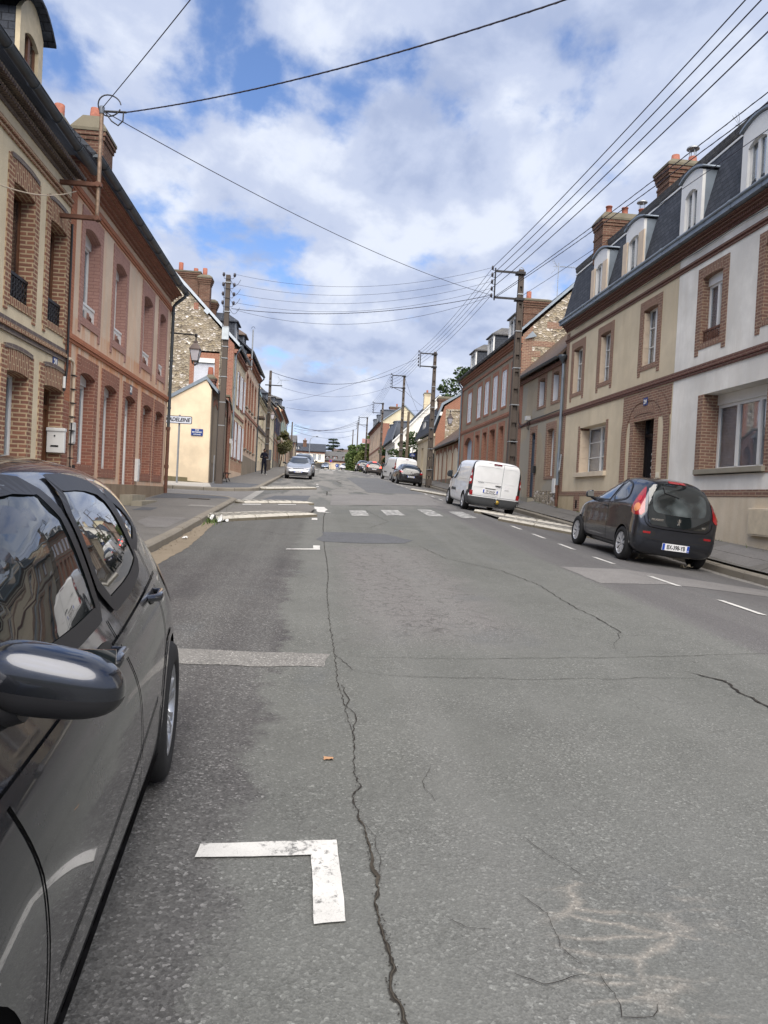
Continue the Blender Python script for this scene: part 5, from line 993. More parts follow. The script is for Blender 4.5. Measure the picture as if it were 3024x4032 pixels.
dormer(hb, FR, 20.25, 21.45, 8.26, 9.72, .235, 1.2, .14, WHITE, ZINC, ZINC, .07, fr=.22, wtop=.3, sh=CREAMW); dormer(hb, FR, 22.9, 24.0, 8.26, 9.72, .235, 1.2, .14, WHITE, ZINC, ZINC, .07, fr=.22, wtop=.3, sh=CREAMW)
chimney(hb, 9.1, 10.7, 24.0, 24.8, 9.8, 11.35, ((.2, .36, 'flare'), (.55, .36, 'flare'), (.92, .36, 'flare')), BR_CH, .25, CAPST, 2, .08, TERRA, cowl=(2,))
downpipe(hb, FR, 27.0, 1.45, 6.9, .1, .05, ZINC, rust=.75, d=.09); m = MB(); m.lathe([(.05, 0), (.07, .08), (.16, .2), (.17, .3), (.12, .3)], (8.95, 26.95, 6.82), 12); m.build('rainwater_head', ZINC_D, hb)
m = MB(); m.tube([(9.02, 26.75, 3.4), (8.99, 26.76, 2.9), (8.95, 26.72, 2.72), (8.92, 26.6, 2.7), (8.92, 26.55, 2.8)], .03, 8); m.build('hose_spout', STEEL, hb)
antenna('tv_aerial', 'aerial lying low behind the roof edge of the white house', (11.2, 19.6, 11.0), 1.3, 1.0, (.8, .3)); antenna('tv_aerial', 'tall aerial on a slim mast beside the gable chimney on the right', (10.62, 33.3, 10.9), 1.75, .75, (1, 0))
# ---- lower grey beige house with blue door
h = thing('blue_door_house', 'low grey beige house with a slate blue door and a brown tile roof', 'house', (9.1, 30, 1.6))
Sg = dict(mat=BR_R, w=.2, top=.26, bot=.12, rise=.05)
hol = [(29.2, 30.4, 5.44, 6.96), (27.46, 28.58, 5.44, 6.96), (30.17, 31.2, 1.7, 4.8), (27.7, 28.96, 2.5, 4.76)]
wall(h, FR, 27.01, 33.2, .5, 7.05, hol, P_GREY, back=6)
window(h, FR, 29.4, 30.2, 5.56, 6.7, .2, WOOD_D, 2, 1, curtain=0, surr=Sg, shutters=(SHUT_W, 'in')); window(h, FR, 27.66, 28.38, 5.56, 6.7, .2, WOOD_D, 2, 1, curtain=0, surr=Sg, shutters=(SHUT_W, 'in'))
door(h, FR, 30.37, 31.0, 1.8, 4.54, .08, BLUE_D, dict(Sg, bot=0), .35); window(h, FR, 27.9, 28.76, 2.62, 4.5, .2, WHITE, 2, 1, curtain=.9, surr=Sg)
m = MB(); m.fb(FR, 27.01, 33.2, -.02, .05, 4.98, 5.06).fb(FR, 27.01, 33.2, -.02, .03, 4.92, 4.978).build('string_course', BR_RD, h); m = MB(); m.fb(FR, 27.15, 30.1, -.02, .04, .5, 2.05).build('plinth', flint_mat('flint_rubble'), h); m = MB(); m.fb(FR, 30.1, 31.3, 0, .3, .8, 1.76).build('door_step', STONE, h); m = MB(); m.fb(FR, 32.7, 33.2, -.02, .014, .6, 7.0).build('brick_quoin', BR_R3, h)
m = MB(); m.run(FR, 27.0, 33.15, [(.32, 7.02), (-2.1, 9.35), (-4.5, 7.2)], .1); m.build('roof', TILE_B, h); gutter(h, FR, 27.0, 33.15, .33, 7.08, .075, ZINC_D, False); m = MB(); m.fb(FR, 27, 33.15, -.02, .12, 6.85, 7.0).build('cornice', BR_RD, h)
r_ = thing('letter_box', 'black letter box beside the slate blue door', 'letter box', fp(FR, 30.2, .05, 3), 'front door letter boxes'); MB().fb(FR, 30.05, 30.3, .022, .12, 2.8, 3.1).build('box', BLACKP, r_, bevel=.01)
r_ = thing('meter_box', 'white meter box at the foot of the downpipe by the low grey house', 'meter box', fp(FR, 27.3, .05, 2), 'wall meter boxes'); MB().fb(FR, 27.12, 27.42, .042, .16, 1.95, 2.5).build('box', WHITE, r_, bevel=.01)
# ---- shuttered brick house with three dormers
h = thing('shuttered_house', 'grey rendered house with white louvred shutters, brick bands and three hipped dormers on the right', 'house', (9.1, 40, 2)); 
us = [(43.9, 45.0), (41.3, 42.25), (39.45, 40.42), (37.55, 38.5), (35.7, 36.62), (33.95, 34.8)]
ls = [(41.35, 42.25), (39.5, 40.4), (37.6, 38.75), (35.85, 36.7), (34.0, 34.85)]
hol = [(a - .16, b + .16, 6.18, 8.3) for a, b in us] + [(a - .2, b + .2, 2.0, 5.55) for a, b in ls] + [(42.9, 45.7, 1.8, 5.6)]
wall(h, FR, 33.21, 47.0, .8, 9.0, hol, P_GR3, back=6)
for a, b in us: window(h, FR, a, b, 6.3, 8.1, .1, WHITE, 2, 1, curtain=0, surr=dict(mat=BR_R3, w=.16, top=.2, bot=.12, rise=.03), shutters=(SHUT_W, 'shut'))
for i, (a, b) in enumerate(ls):
    s_ = dict(mat=BR_R3, w=.2, top=.22, bot=0, rise=.05)
    if i == 2: door(h, FR, a, b, 2.1, 5.33, .3, WOOD_D, s_, .5)
    else: window(h, FR, a, b, 2.9, 5.33, .22, WHITE, 2, 2, curtain=.7, surr=dict(s_, bot=.9))
gt = MB(); gt.fb(FR, 43.2, 45.4, -.25, -.2, 1.8, 5.3)
for t in rng(43.4, 45.2, 8): gt.fb(FR, t, t + .02, -.2, -.19, 1.9, 5.2)
gt = gt.build('garage_door', plain('pale_blue_grey_paint', srgb(156, 166, 178), .5), h); surround(gt, FR, 43.2, 45.4, 1.8, 5.36, BR_R3, .3, .24, 0, .02, .3, .35)
m = MB(); m.fb(FR, 33.21, 47, -.02, .05, 5.78, 5.9).fb(FR, 33.21, 47, -.02, .03, 5.7, 5.778).fb(FR, 33.21, 47, -.02, .05, 8.5, 8.62)
for z, p in ((8.86, .08), (8.96, .16), (9.06, .24)): m.fb(FR, 33.21, 47, -.05, p, z, z + .095)
m.fb(FR, 33.22, 33.7, -.02, .02, .8, 8.8).fb(FR, 46.6, 47, -.02, .02, .8, 8.8); m.build('brick_band', BR_R3, h); gutter(h, FR, 33.21, 47, .33, 9.24, .08, ZINC_D); downpipe(h, FR, 46.85, 2.4, 9.1, .33, .05, ZINC)
GR = FY(33.2); e, k = 9.25, 1.0
m = MB(); m.add([fp(GR, t, 0, z) for t, z in [(9.1, .8), (9.1, 9.25), (9.55, 9.7), (9.55, .8)]], [(0, 1, 2, 3)]); m.build('brick_quoin', BR_R, h)
m = MB(); m.add([fp(GR, t, 0, z) for t, z in [(9.55, .8), (9.55, 9.7), (12.8, 12.85), (16.5, 9.25), (16.5, .8)]], [(0, 1, 2, 3, 4)]); m.build('flint_wall', FLINT, h)
m = MB()
for i in range(4): z = 7.3 + i * .48; x1 = 10.6 if i % 2 else 9.95; MB().fb(GR, 9.56, min(x1, 12.6), 0, .01, z, z + .26).build('brick_course', BR_R, h)
for z, x0, x1 in ((9.6, 10.2, 10.9), (10.4, 11.1, 11.6)): MB().fb(GR, x0, x1, 0, .012, z, z + .3).build('brick_course', BR_R, h)
None
m = MB(); m.prism(GR, [(8.72, 9.12), (8.78, 9.3), (12.8, 13.15), (12.8, 12.95)], -.1, .08); m.prism(GR, [(9.15, 9.02), (9.5, 9.4), (9.72, 9.18)], .08, .12); m.build('verge', ZINC, h)
m = MB(); m.add([(8.74, 33.16, 9.28), (8.74, 47, 9.28), (12.8, 47, 13.1), (12.8, 33.16, 13.1), (16.8, 33.16, 9.2), (16.8, 47, 9.2)], [(0, 1, 2, 3), (3, 2, 5, 4)]); m.build('roof', SLATE, h)
for a, b in ((34.6, 35.9), (39.1, 40.4), (43.5, 44.9)): dormer(h, FR, a, b, 9.35, 10.55, .0, 2.2, .5, WHITE, SLATE, SLATE_O, .1, hip=True)
chimney(h, 9.4, 10.6, 34.4, 35.1, 9.8, 11.25, ((.25, .42, 'straight'),), BR_CH, .22, CAPST, 3, .08, TERRA_D)
h_ = lantern('lantern on an arm at the far corner of the shuttered house on the right', 8.4, 47.15, 6.3, 1, .7)
# ---- low building with blind arches
h = thing('low_outbuilding', 'low tan outbuilding with brick headed blind arches and a brown tile roof', 'outbuilding', (9.1, 52, 2.8)); m = MB(); m.fb(FR, 47.01, 57.2, -.3, 0, 1.6, 5.3); m.build('wall', P_TAN, h); m = MB()
for a, b in ((47.6, 48.9), (49.7, 51.0), (51.8, 52.9), (53.6, 54.6), (55.2, 56.2)): ar = arc(a, b, 5.0, .15); m.prism(FR, ar + [(b, 2.9), (a, 2.9)], .003, .012, 1); m.prism(FR, ar[::-1] + [(a - .1, 4.7), (a - .1, 5.25), (b + .1, 5.25), (b + .1, 4.7)], .002, .03, 0, 1)
for t in (47.2, 49.3, 51.4, 53.25, 54.9, 56.6): m.fb(FR, t - .12, t + .12, .0, .03, 2.7, 4.7, 0)
m.build('blind_arch', [BR_R3, P_BASE], h); m = MB(); m.run(FR, 47.01, 57.3, [(.3, 5.3), (-2.6, 7.7), (-5, 5.5)], .1); m.build('roof', TILE_B, h); gutter(h, FR, 47.01, 57.3, .33, 5.4, .07, ZINC_D, False); downpipe(h, FR, 57.1, 3, 5.4, .33, .045)
m = MB(); m.fb(FR, 47.01, 57.2, -.3, .02, 1.5, 3.0).build('plinth', P_DKR, h)
# ---- mansard house with flint panel
h = thing('flint_panel_house', 'mansard house with a brick gable enclosing a flint panel, beyond the low outbuilding', 'house', (9.1, 62, 3)); wall(h, FR, 57.31, 67, 2, 6.7, [(59.3, 60.7, 4.0, 6.1), (63.2, 64.6, 3.4, 6.1)], P_TAN, back=6)
window(h, FR, 59.43, 60.57, 4.2, 5.95, .2, WOOD_D, 2, 1, curtain=.5, surr=dict(mat=P_TAN, w=.13, top=.15, bot=.2, rise=0)); door(h, FR, 63.33, 64.47, 3.4, 5.95, .2, WOOD_D, dict(mat=P_TAN, w=.13, top=.15, bot=0, rise=0))
G5 = FY(57.3); m = MB(); m.add([fp(G5, t, 0, z) for t, z in [(9.1, 2), (9.1, 6.75), (9.75, 8.85), (11.2, 9.9), (14.5, 9.9), (16, 6.75), (16, 2)]], [tuple(range(7))]); m.build('gable_wall', BR_R3, h)
m = MB(); m.add([fp(G5, t, .012, z) for t, z in [(9.85, 6.2), (9.85, 8.65), (12.6, 8.75), (12.6, 6.2)]], [(0, 1, 2, 3)]); m.build('flint_panel', FLINT, h)
m = MB(); pr = [(8.8, 6.75), (9.62, 8.95), (11.2, 9.98), (11.2, 10.15), (9.5, 9.1), (8.8, 6.95)]; m.prism(G5, pr, -.1, .1); m.build('verge', ZINC, h)
m = MB(); m.run(FR, 57.35, 67, [(.28, 6.75), (-.55, 8.95), (-2.2, 10.0), (-6, 10.0)], .1); m.build('roof', SLATE, h); gutter(h, FR, 57.31, 67, .3, 6.82, .08, ZINC_D, False)
for a, b in ((58.3, 59.4), (62.6, 63.7)): dormer(h, FR, a, b, 7.0, 8.2, .1, 1.2, .1, WHITE, LEAD, LEAD, .1, hip=True)
chimney(h, 9.4, 10.5, 58.2, 58.9, 8.6, 9.75, (), BR_CH, .2, CAPST, 2); m = MB(); m.fb(FR, 57.3, 67, -.02, .15, 6.5, 6.68).build('cornice', P_TAN, h)
# ---- garden with gate, wall
r_ = thing('garden_wall', 'dark metal gate and low brick wall between the flint panel house and the white house', 'wall', (9, 75, 3.6)); m = MB(); m.fb(FR, 67.1, 86.5, -.3, 0, 2.8, 4.9); m.build('wall', BR_R3, r_); m = MB()
for t in rng(67.3, 86.3, 60): m.fb(FR, t, t + .04, -.17, -.13, 4.9, 6.0)
m.fb(FR, 67.1, 86.5, -.18, -.12, 5.9, 5.95); m.build('railing', IRON, r_)
# ---- white house further on, cream gable house
def far_gable(name, label, F, y0, y1, xr0, zb, ze, apex, xback, wm, gm, rm, floors, dorm=(), verge=WHITE, brick=None):
    r_ = thing(name, label, 'house', fp(F, y0, 0, zb)); holes = [(a, b, z0, z1) for z0, z1, ws in floors for a, b in ws]; wall(r_, F, y0, y1, zb, ze, holes, wm, back=0)
    for z0, z1, ws in floors:
        for a, b in ws: window(r_, F, a, b, z0, z1, .15, WHITE, 2, 1, curtain=.6)
    Gf = FY(y0); m = MB(); x0 = F[1]; m.add([fp(Gf, t, 0, z) for t, z in [(x0, zb), (x0, ze), apex, (xback, ze + .3), (xback, zb)]], [tuple(range(5))]); m.build('gable_wall', gm, r_)
    m = MB(); dx, dz = apex[0] - x0, apex[1] - ze; k_ = -.35; m.prism(Gf, [(x0 + k_, ze + k_ * dz / dx), apex, (apex[0], apex[1] + .2), (x0 + k_, ze + k_ * dz / dx + .2)], -.1, .2); m.prism(Gf, [apex, (xback, ze + .3), (xback, ze + .5), (apex[0], apex[1] + .2)], -.1, .2); m.build('verge', verge, r_)
    m = MB(); m.run(F, y0 + .02, y1, [(.35, ze + k_ * dz / dx + .1), (-dx, apex[1] + .1), (x0 - xback, ze + .3)], .12); m.build('roof', rm, r_)
    gutter(r_, F, y0, y1, .4, ze, .08, ZINC_D, False)
    m = MB(); m.fb(F, y0, y1, -.02, .15, ze - .4, ze - .2).fb(F, y0, y1, -.02, .3, ze - .19, ze - .05).build('cornice', brick or WHITE, r_)
    if brick: MB().fb(Gf, x0 + .001, x0 + 1.1, -.02, .02, zb, ze - .3).build('brick_quoin', brick, r_)
    for a, b, z0, z1 in dorm: dormer(r_, F, a, b, z0, z1, -.1, 2, .2, LEAD, LEAD, LEAD, .1, hip=True)
    return r_
hh = far_gable('white_gable_house', 'white house with a wide white gable and square dormers among the right hand trees', FR, 87.5, 99, 0, 3.5, 8.4, (14.2, 13.9), 18.5, P_WHITE, P_WHITE, SLATE, [(6.2, 7.6, [(89.5, 90.5), (93, 94), (96, 97)])], ((90, 91.6, 9.2, 10.9), (94.4, 96, 9.2, 10.9)))
m = MB(); m.run(FR, 87.52, 99, [(.3, 8.4), (-.3, 10.6)], .14); m.build('mansard_slope', LEAD, hh); chimney(hh, 12.5, 13.25, 88.5, 89.2, 11.5, 14.4, ((.5, .35, 'straight'),), P_L1, .2, CAPST, 2)
hh = far_gable('cream_gable_house', 'tall brick trimmed house with a cream gable end, far up the right side', FR, 107, 131, 0, 4.5, 12.6, (12.3, 14.95), 14.5, P_PINK, P_YEL, SLATE, [(6.0, 8.0, [(t, t + 1.1) for t in (109, 113, 117, 121, 125, 128.5)]), (9.3, 11.4, [(t, t + 1.1) for t in (109, 113, 117, 121, 125, 128.5)])], ((110, 112, 13, 14.6), (117, 119, 13, 14.6), (124, 126, 13, 14.6)), verge=ZINC, brick=BR_L2)
m = MB(); m.fb(FR, 107, 131, -.02, .06, 8.7, 8.95).fb(FR, 107, 131, -.02, .06, 5.4, 5.6).build('string_course', BR_L2, hh); chimney(hh, 10.6, 12.2, 112, 113, 13.5, 15.4, ((.7, .5, 'straight'),), BR_CH)
m = MB(); m.fb(FR, 130.2, 130.3, 0, 1.4, 10.9, 11.7).build('hanging_sign', plain('faded_red_white_board', srgb(190, 150, 146), .5), hh)
# ---- end of the street
def end_house(name, label, y, poly_front, x0, x1, zb, ze, ridge, wm, rm, wins, doors=(), dorm=(), depth=9, gable=None, bandm=None):
    r_ = thing(name, label, 'house', ((x0 + x1) / 2, y, zb)); Fy = FY(y); holes = [(a, b, c, e) for a, b, c, e in wins]; wall(r_, Fy, x0, x1, zb, ze, holes, wm, back=depth)
    for a, b, c, e in wins: window(r_, Fy, a, b, c, e, .12, WHITE, 2, 1, curtain=.6)
    m = MB(); m.run(Fy, x0 - .2, x1 + .2, [(.35, ze), (-depth / 2, ridge), (-depth, ze)], .15); 
    m.add([(x1 + .0, y, ze - .05), (x1, y + depth / 2, ridge - .1), (x1, y + depth, ze - .05)], [(0, 1, 2)], 1); m.build('roof', [rm, gable or wm], r_)
    for a, b, c, e in dorm: dormer(r_, Fy, a, b, c, e, -.5, 2.5, .4, bandm or WHITE, SLATE, rm, .15, hip=True)
    m = MB(); m.fb(Fy, x0, x1, -.02, .12, ze - .3, ze - .05); m.build('cornice', bandm or BR_L2, r_); return r_
hh = end_house('white_corner_house', 'white house with a long grey slate roof closing the end of the street', 166, 0, -6.5, 1.6, 6.8, 10.9, 12.9, P_WHITE, SLATE, [(-5.6, -4.8, 9.0, 10.4), (-4.2, -3.4, 9.0, 10.4), (-2.8, -2.0, 9.0, 10.4), (-1.1, -.3, 9.0, 10.4), (.1, .8, 9.0, 10.4), (-4.5, -3.4, 7.2, 8.4), (-1.8, -.8, 7.2, 8.4)], dorm=((-5.3, -4.2, 11.0, 12.0),), gable=P_WHITE)
m = MB(); m.box(-.9, 1.5, 163.6, 165.9, 8.5, 8.7); m.build('awning', P_L1, hh); chimney(hh, -3.4, -2.6, 168, 169, 12, 13.6, ((.5, .4, 'straight'),))
end_house('brown_roof_shop', 'low house with brick dormers in a brown grey roof at the end of the street', 170, 0, 1.7, 8.2, 7.0, 9.3, 11.6, P_BASE, SLATE_O, [(2.0, 2.7, 7.4, 8.7), (4.3, 5.2, 7.3, 8.7), (5.5, 6.9, 7.3, 8.7)], dorm=((1.9, 2.7, 9.4, 10.4), (3.6, 4.5, 9.4, 10.5), (5.9, 6.8, 9.6, 10.5)), bandm=BR_L2)
end_house('grey_gabled_house', 'dark grey house with chimneys rising behind the end of the left row', 150, 0, -9, -4.6, 6.5, 11.6, 13.3, P_DKR, SLATE_O, [(-7, -6.2, 9.5, 10.8), (-5.9, -5.2, 9.5, 10.8)], dorm=())
end_house('flat_roofed_building', 'pale building glimpsed behind the cedar and the hedge on the right', 185, 0, 3.8, 12, 7, 12.0, 13.2, P_YEL, TILE_B, [])
# ================================================================= poles, wires, signs, furniture
def lad_pole(name, label, x, y, zb, zt, w0=.36, w1=.19, group='concrete power poles', bands=True):
    """H-section precast pole: two flanges, recessed web with oval openings suggested by rungs"""
    r_ = thing(name, label, 'pole', (x, y, zb), group); m = MB(); n = 14; hgt = zt - zb
    def W(u): return (w0 + (w1 - w0) * u) / 2
    for s_ in (-1, 1):
        v = []
        for u in (0, 1): 
            a = W(u); z = zb - .4 + (hgt + .4) * u; i0, i1 = sorted((s_ * a, s_ * (a - .06)))
            v += [(x + i0, y - a * .8, z), (x + i1, y - a * .8, z), (x + i1, y + a * .8, z), (x + i0, y + a * .8, z)]
        m.add(v, [(0, 1, 5, 4), (1, 2, 6, 5), (2, 3, 7, 6), (3, 0, 4, 7), (4, 5, 6, 7)])
    m.box(x - W(1) * .7, x + W(1) * .7, y - .02, y + .02, zb, zt - .1)
    for k in range(n):   # thick web between recessed steps
        u0, u1 = k / n, (k + .72) / n; z0, z1 = zb + hgt * u0, zb + hgt * u1; a0, a1 = W(u0) - .058, W(u1) - .058
        v = [(x - a0, y - .09, z0), (x + a0, y - .09, z0), (x + a0, y + .09, z0), (x - a0, y + .09, z0), (x - a1, y - .07, z1), (x + a1, y - .07, z1), (x + a1, y + .07, z1), (x - a1, y + .07, z1)]
        m.add(v, [(0, 1, 5, 4), (1, 2, 6, 5), (2, 3, 7, 6), (3, 0, 4, 7), (4, 5, 6, 7), (0, 3, 2, 1)])
    m.fb(FY(y), x - W(1), x + W(1), -W(1) * .8, W(1) * .8, zt - .08, zt)
    m.build('shaft', CONC, r_)
    if bands:
        m = MB()
        for k in range(6): u = .12 + k * .155; a = W(u) + .006; z = zb + hgt * u; m.box(x - a, x + a, y - a * .8 - .006, y + a * .8 + .006, z, z + .035)
        m.build('steel_band', STEEL, r_)
    return r_
def solid_pole(name, label, x, y, zb, zt, w0=.30, w1=.19, group='concrete power poles', mat=None):
    r_ = thing(name, label, 'pole', (x, y, zb), group); m = MB(); v = []
    for z, w_ in ((zb - .4, w0), (zt, w1)): v += [(x - w_ / 2, y - w_ / 2, z), (x + w_ / 2, y - w_ / 2, z), (x + w_ / 2, y + w_ / 2, z), (x - w_ / 2, y + w_ / 2, z)]
    m.add(v, [(0, 1, 5, 4), (1, 2, 6, 5), (2, 3, 7, 6), (3, 0, 4, 7), (4, 5, 6, 7)]); m.build('shaft', mat or CONC, r_, bevel=.02); return r_
def insul(m, p, s_=1.0, hang=False):
    x, y, z = p; m.lathe([(.02 * s_, -.02), (.045 * s_, 0), (.03 * s_, .03), (.055 * s_, .05), (.035 * s_, .09), (.045 * s_, .12), (.02 * s_, .15)], (x, y, z), 8)
def arm_frame(r_, x, y, z1, z0, L_=1.05, brace=False, n=5, isc=1.0):
    m = MB(); xl = x - L_
    for z in (z1, z0): m.box(xl - .02, x + .12, y - .14, y - .09, z - .04, z + .04); m.box(x - .22, x + .14, y - .18, y + .14, z - .05, z + .05)
    m.tube([(xl, y - .12, z1 + .12), (xl, y - .12, z0 - .12)], .03, 8)
    if brace: m.tube([(xl + .1, y - .12, z0), (x, y - .12, z0 - .4)], .025, 6)
    m.build('bracket_arm', IRON, r_); m = MB(); pts = []
    for k in range(n):
        z = z1 + .05 - k * (z1 - z0 + .05) / max(1, n - 1); m.tube([(xl, y - .12, z - .03), (xl - .1, y - .12, z - .03), (xl - .12, y - .12, z + .02)], .012, 5); insul(m, (xl - .12, y - .12, z), 1.1 * isc); pts.append((xl - .12, y - .12, z + .08))
    m.build('insulator', plain('dark_insulator', srgb(58, 54, 60), .3, .5), r_); return pts
POLES = [('concrete ladder pole with a framed bracket arm behind the near white van', 7.9, 29.6, 11.0, 10.84, 9.78, 1.1, False), ('second concrete ladder pole up the right side, beside the flint panel house', 7.9, 51.6, 11.87, 11.71, 10.81, 1.05, False),
         ('third concrete pole up the right side, braced arm, before the white gable', 7.9, 70.3, 13.2, 13.15, 12.0, 1.15, True), ('fourth concrete pole up the right side, in front of the cream gable house', 7.9, 93, 13.4, 13.3, 12.1, 1.15, False),
         ('fifth concrete pole up the right side, above the hedge', 7.9, 122, 14.6, 14.5, 13.3, 1.3, True)]
INS = []
for i, (lab, x, y, zt, a1, a0, L_, br) in enumerate(POLES):
    p = lad_pole('power_pole', lab, x, y, ZR(x, y) if y < 150 else 6, zt, .42 if i < 2 else .36, .2); INS.append(arm_frame(p, x, y, a1, a0, L_, br, 5 if i else 5))
    m = MB(); m.tube([(x + .08 * math.cos(a), y, zt + .02 + .09 * math.sin(a)) for a in rng(0, PI, 8)], .014, 5); m.build('lifting_loop', STEEL, p)
pp = solid_pole('power_pole', 'last tall pole at the top of the right side', 7.9, 150, 6.4, 16.4, .3, .2); m = MB(); pts6 = []
for k in range(4): z = 16.2 - k * .35; m.tube([(7.9, 150, z), (7.6, 150, z)], .02, 5); insul(m, (7.6, 150, z), 1.5); pts6.append((7.6, 150, z + .1))
m.build('insulator', MC['dark_insulator'], pp)
solid_pole('power_pole', 'thin pole behind the hedge at the top of the right side', 7.6, 164, 7, 16.2, .3, .2)
solid_pole('wooden_pole', 'plain brown pole without arms in front of the leafy tree', 7.9, 65.4, ZR(8, 65), 9.2, .28, .2, None, plain('brown_grey_pole_wood', srgb(96, 84, 70), .8))
# left pole with insulators both sides
lp = solid_pole('power_pole', 'square concrete pole with rows of insulators at the corner of the cream outbuilding', -4.2, 32.5, 1.7, 10.7, .29, .19)
m = MB(); LI = []
for k, z in enumerate((10.62, 10.2, 9.8, 9.42)):
    m.tube([(-4.2, 32.38, z - .1), (-3.98, 32.38, z - .1), (-3.92, 32.38, z)], .012, 5); insul(m, (-3.92, 32.38, z), 1.3); LI.append((-3.9, 32.38, z + .1)); m.tube([(-4.2, 32.38, z - .1), (-4.36, 32.38, z - .1), (-4.38, 32.38, z)], .012, 5); insul(m, (-4.38, 32.38, z), 1.3)
m.build('insulator', MC['dark_insulator'], lp); m = MB()
for z in (10.35, 9.1, 8.45, 7.6, 7.1, 6.3, 5.2, 4.2, 3.2): m.box(-4.33, -4.07, 32.37, 32.63, z, z + .03)
m.build('steel_band', STEEL, lp); m = MB()
for k, z in enumerate((10.5, 10.1, 9.7, 9.3)): m.tube([(-4.1 + .45 * u, 32.36, z - .28 * math.sin(PI * u)) for u in rng(0, 1, 10)], .009, 5)
m.tube([(-4.32, 32.36, 10.3), (-4.34, 32.36, 8), (-4.35, 32.36, 4), (-4.36, 32.36, 1.8)], .014, 6); m.build('cable', BLACKP, lp); m = MB(); m.box(-4.34, -4.06, 32.3, 32.5, 7.9, 8.42); m.build('equipment_box', plain('pale_grey_box', srgb(178, 186, 190), .5), lp); m = MB(); m.tube([(-4.42, 32.3, 1.7), (-4.42, 32.3, 2.9)], .02, 6); m.build('conduit', STEEL, lp)
l2 = lad_pole('power_pole', 'slim concrete ladder pole with a lantern, beyond the standing man on the left', -4.2, 62, 3.1, 11.5, .32, .2); m = MB(); m.box(-4.6, -3.2, 61.85, 61.95, 10.25, 10.33); m.build('bracket_arm', IRON, l2)
lantern('lantern on the slim pole beyond the standing man', -3.85, 61.7, 7.35, -1, .4); antenna('tv_aerial', 'aerial on the arm of the slim left pole', (-3.3, 61.9, 10.3), .5, .6, (1, 0))
l3 = solid_pole('power_pole', 'distant concrete pole with cross arms at the top of the left row', -4.3, 120, 5.6, 12.9, .34, .2); m = MB(); m.box(-6.5, -4, 119.95, 120.05, 12.2, 12.28); m.box(-6.5, -4, 119.95, 120.05, 10.6, 10.68); m.build('cross_arm', STEEL, l3)
# modern lamp at the end
r_ = thing('street_lamp', 'tall grey curved arm street lamp at the end of the street', 'street lamp', (-1.8, 160, 7)); m = MB(); m.tube([(-1.8, 160, 6.5), (-1.8, 160, 12.8), (-1.6, 160, 13.4), (-1, 160, 13.8), (-.5, 160, 13.9)], [.1, .07, .06, .05, .05], 8); m.build('post', STEEL, r_); m = MB(); m.sphere((-.3, 160, 13.9), .3, 10, 6, 0, (1, .5, .35)); m.build('lamp_head', LEAD, r_)
# wires: every span its own thing
def wire(label, a, b, sag=.5, r=.012, mat=None, n=24, twist=0, group='overhead wires'):
    m = MB(); pts = []
    for i in range(n + 1):
        u = i / n; p = [a[k] + (b[k] - a[k]) * u for k in range(3)]; p[2] -= sag * 4 * u * (1 - u); pts.append(p)
    m.tube(pts, r, 6)
    if twist:
        q = []; N_ = n * 12
        for i in range(N_ + 1): u = i / N_; p = [a[k] + (b[k] - a[k]) * u for k in range(3)]; p[2] -= sag * 4 * u * (1 - u); an = u * twist * 2 * PI; q.append((p[0] + r * .7 * math.cos(an), p[1], p[2] + r * .7 * math.sin(an)))
        m.tube(q, r * .75, 5)
    return tag(m.build('overhead_wire', mat or WIREM), label, 'wire', group)
WIREM = plain('dark_wire', srgb(52, 50, 62), .6, .3); WPALE = plain('cream_cable', srgb(196, 180, 158), .6)
ord_ = ['topmost', 'second', 'third', 'fourth', 'lowest']
P1 = INS[0]
for k in range(4): zz = (9.0, 8.75, 8.45, 8.15)[k]; wire('%s of four thick wires from the near right pole over the camera' % ord_[k if k < 3 else 4].replace('second', 'second from top').replace('third', 'third from top'), P1[k], (6.2, -8, zz + .25), .45 + .02 * k, .012, n=30)
wire('upper of the two twisted cables rising right above the mansard roofs', (6.8, 29.5, 9.8), (8.6, -4, 9.0), .35, .010, twist=60); wire('lower of the two twisted cables rising right above the mansard roofs', (6.8, 29.5, 9.75), (8.75, -4, 8.85), .38, .010, twist=60); wire('thin wire grazing the chimney pots of the beige and white houses', (7.9, 29.5, 9.9), (9.0, -4, 8.6), .3, .008)
for s_ in range(len(INS) - 1):
    for k in range(5): wire('%s wire of the right hand line between pole %s' % (ord_[k], ['one and two', 'two and three', 'three and four', 'four and five'][s_]), INS[s_][k], INS[s_ + 1][k], .25, .009, n=14)
for k in range(4): wire('%s far wire from the fifth to the last right pole' % ord_[k], INS[4][k], pts6[k], .3, .016, n=10)
for k in range(4): wire('%s thin wire crossing from the left corner pole to the near right pole' % ord_[k].replace('fourth', 'fourth down'), LI[k], P1[k], .65, .006, n=26)
wire('twisted dark cable crossing the street from the left corner pole', (-4.0, 32.4, 9.25), P1[4], .45, .012, n=26, twist=70); wire('thin wire hanging just under the twisted crossing cable', (-3.8, 32.4, 9.2), (P1[4][0], P1[4][1], P1[4][2] - .05), .85, .007)
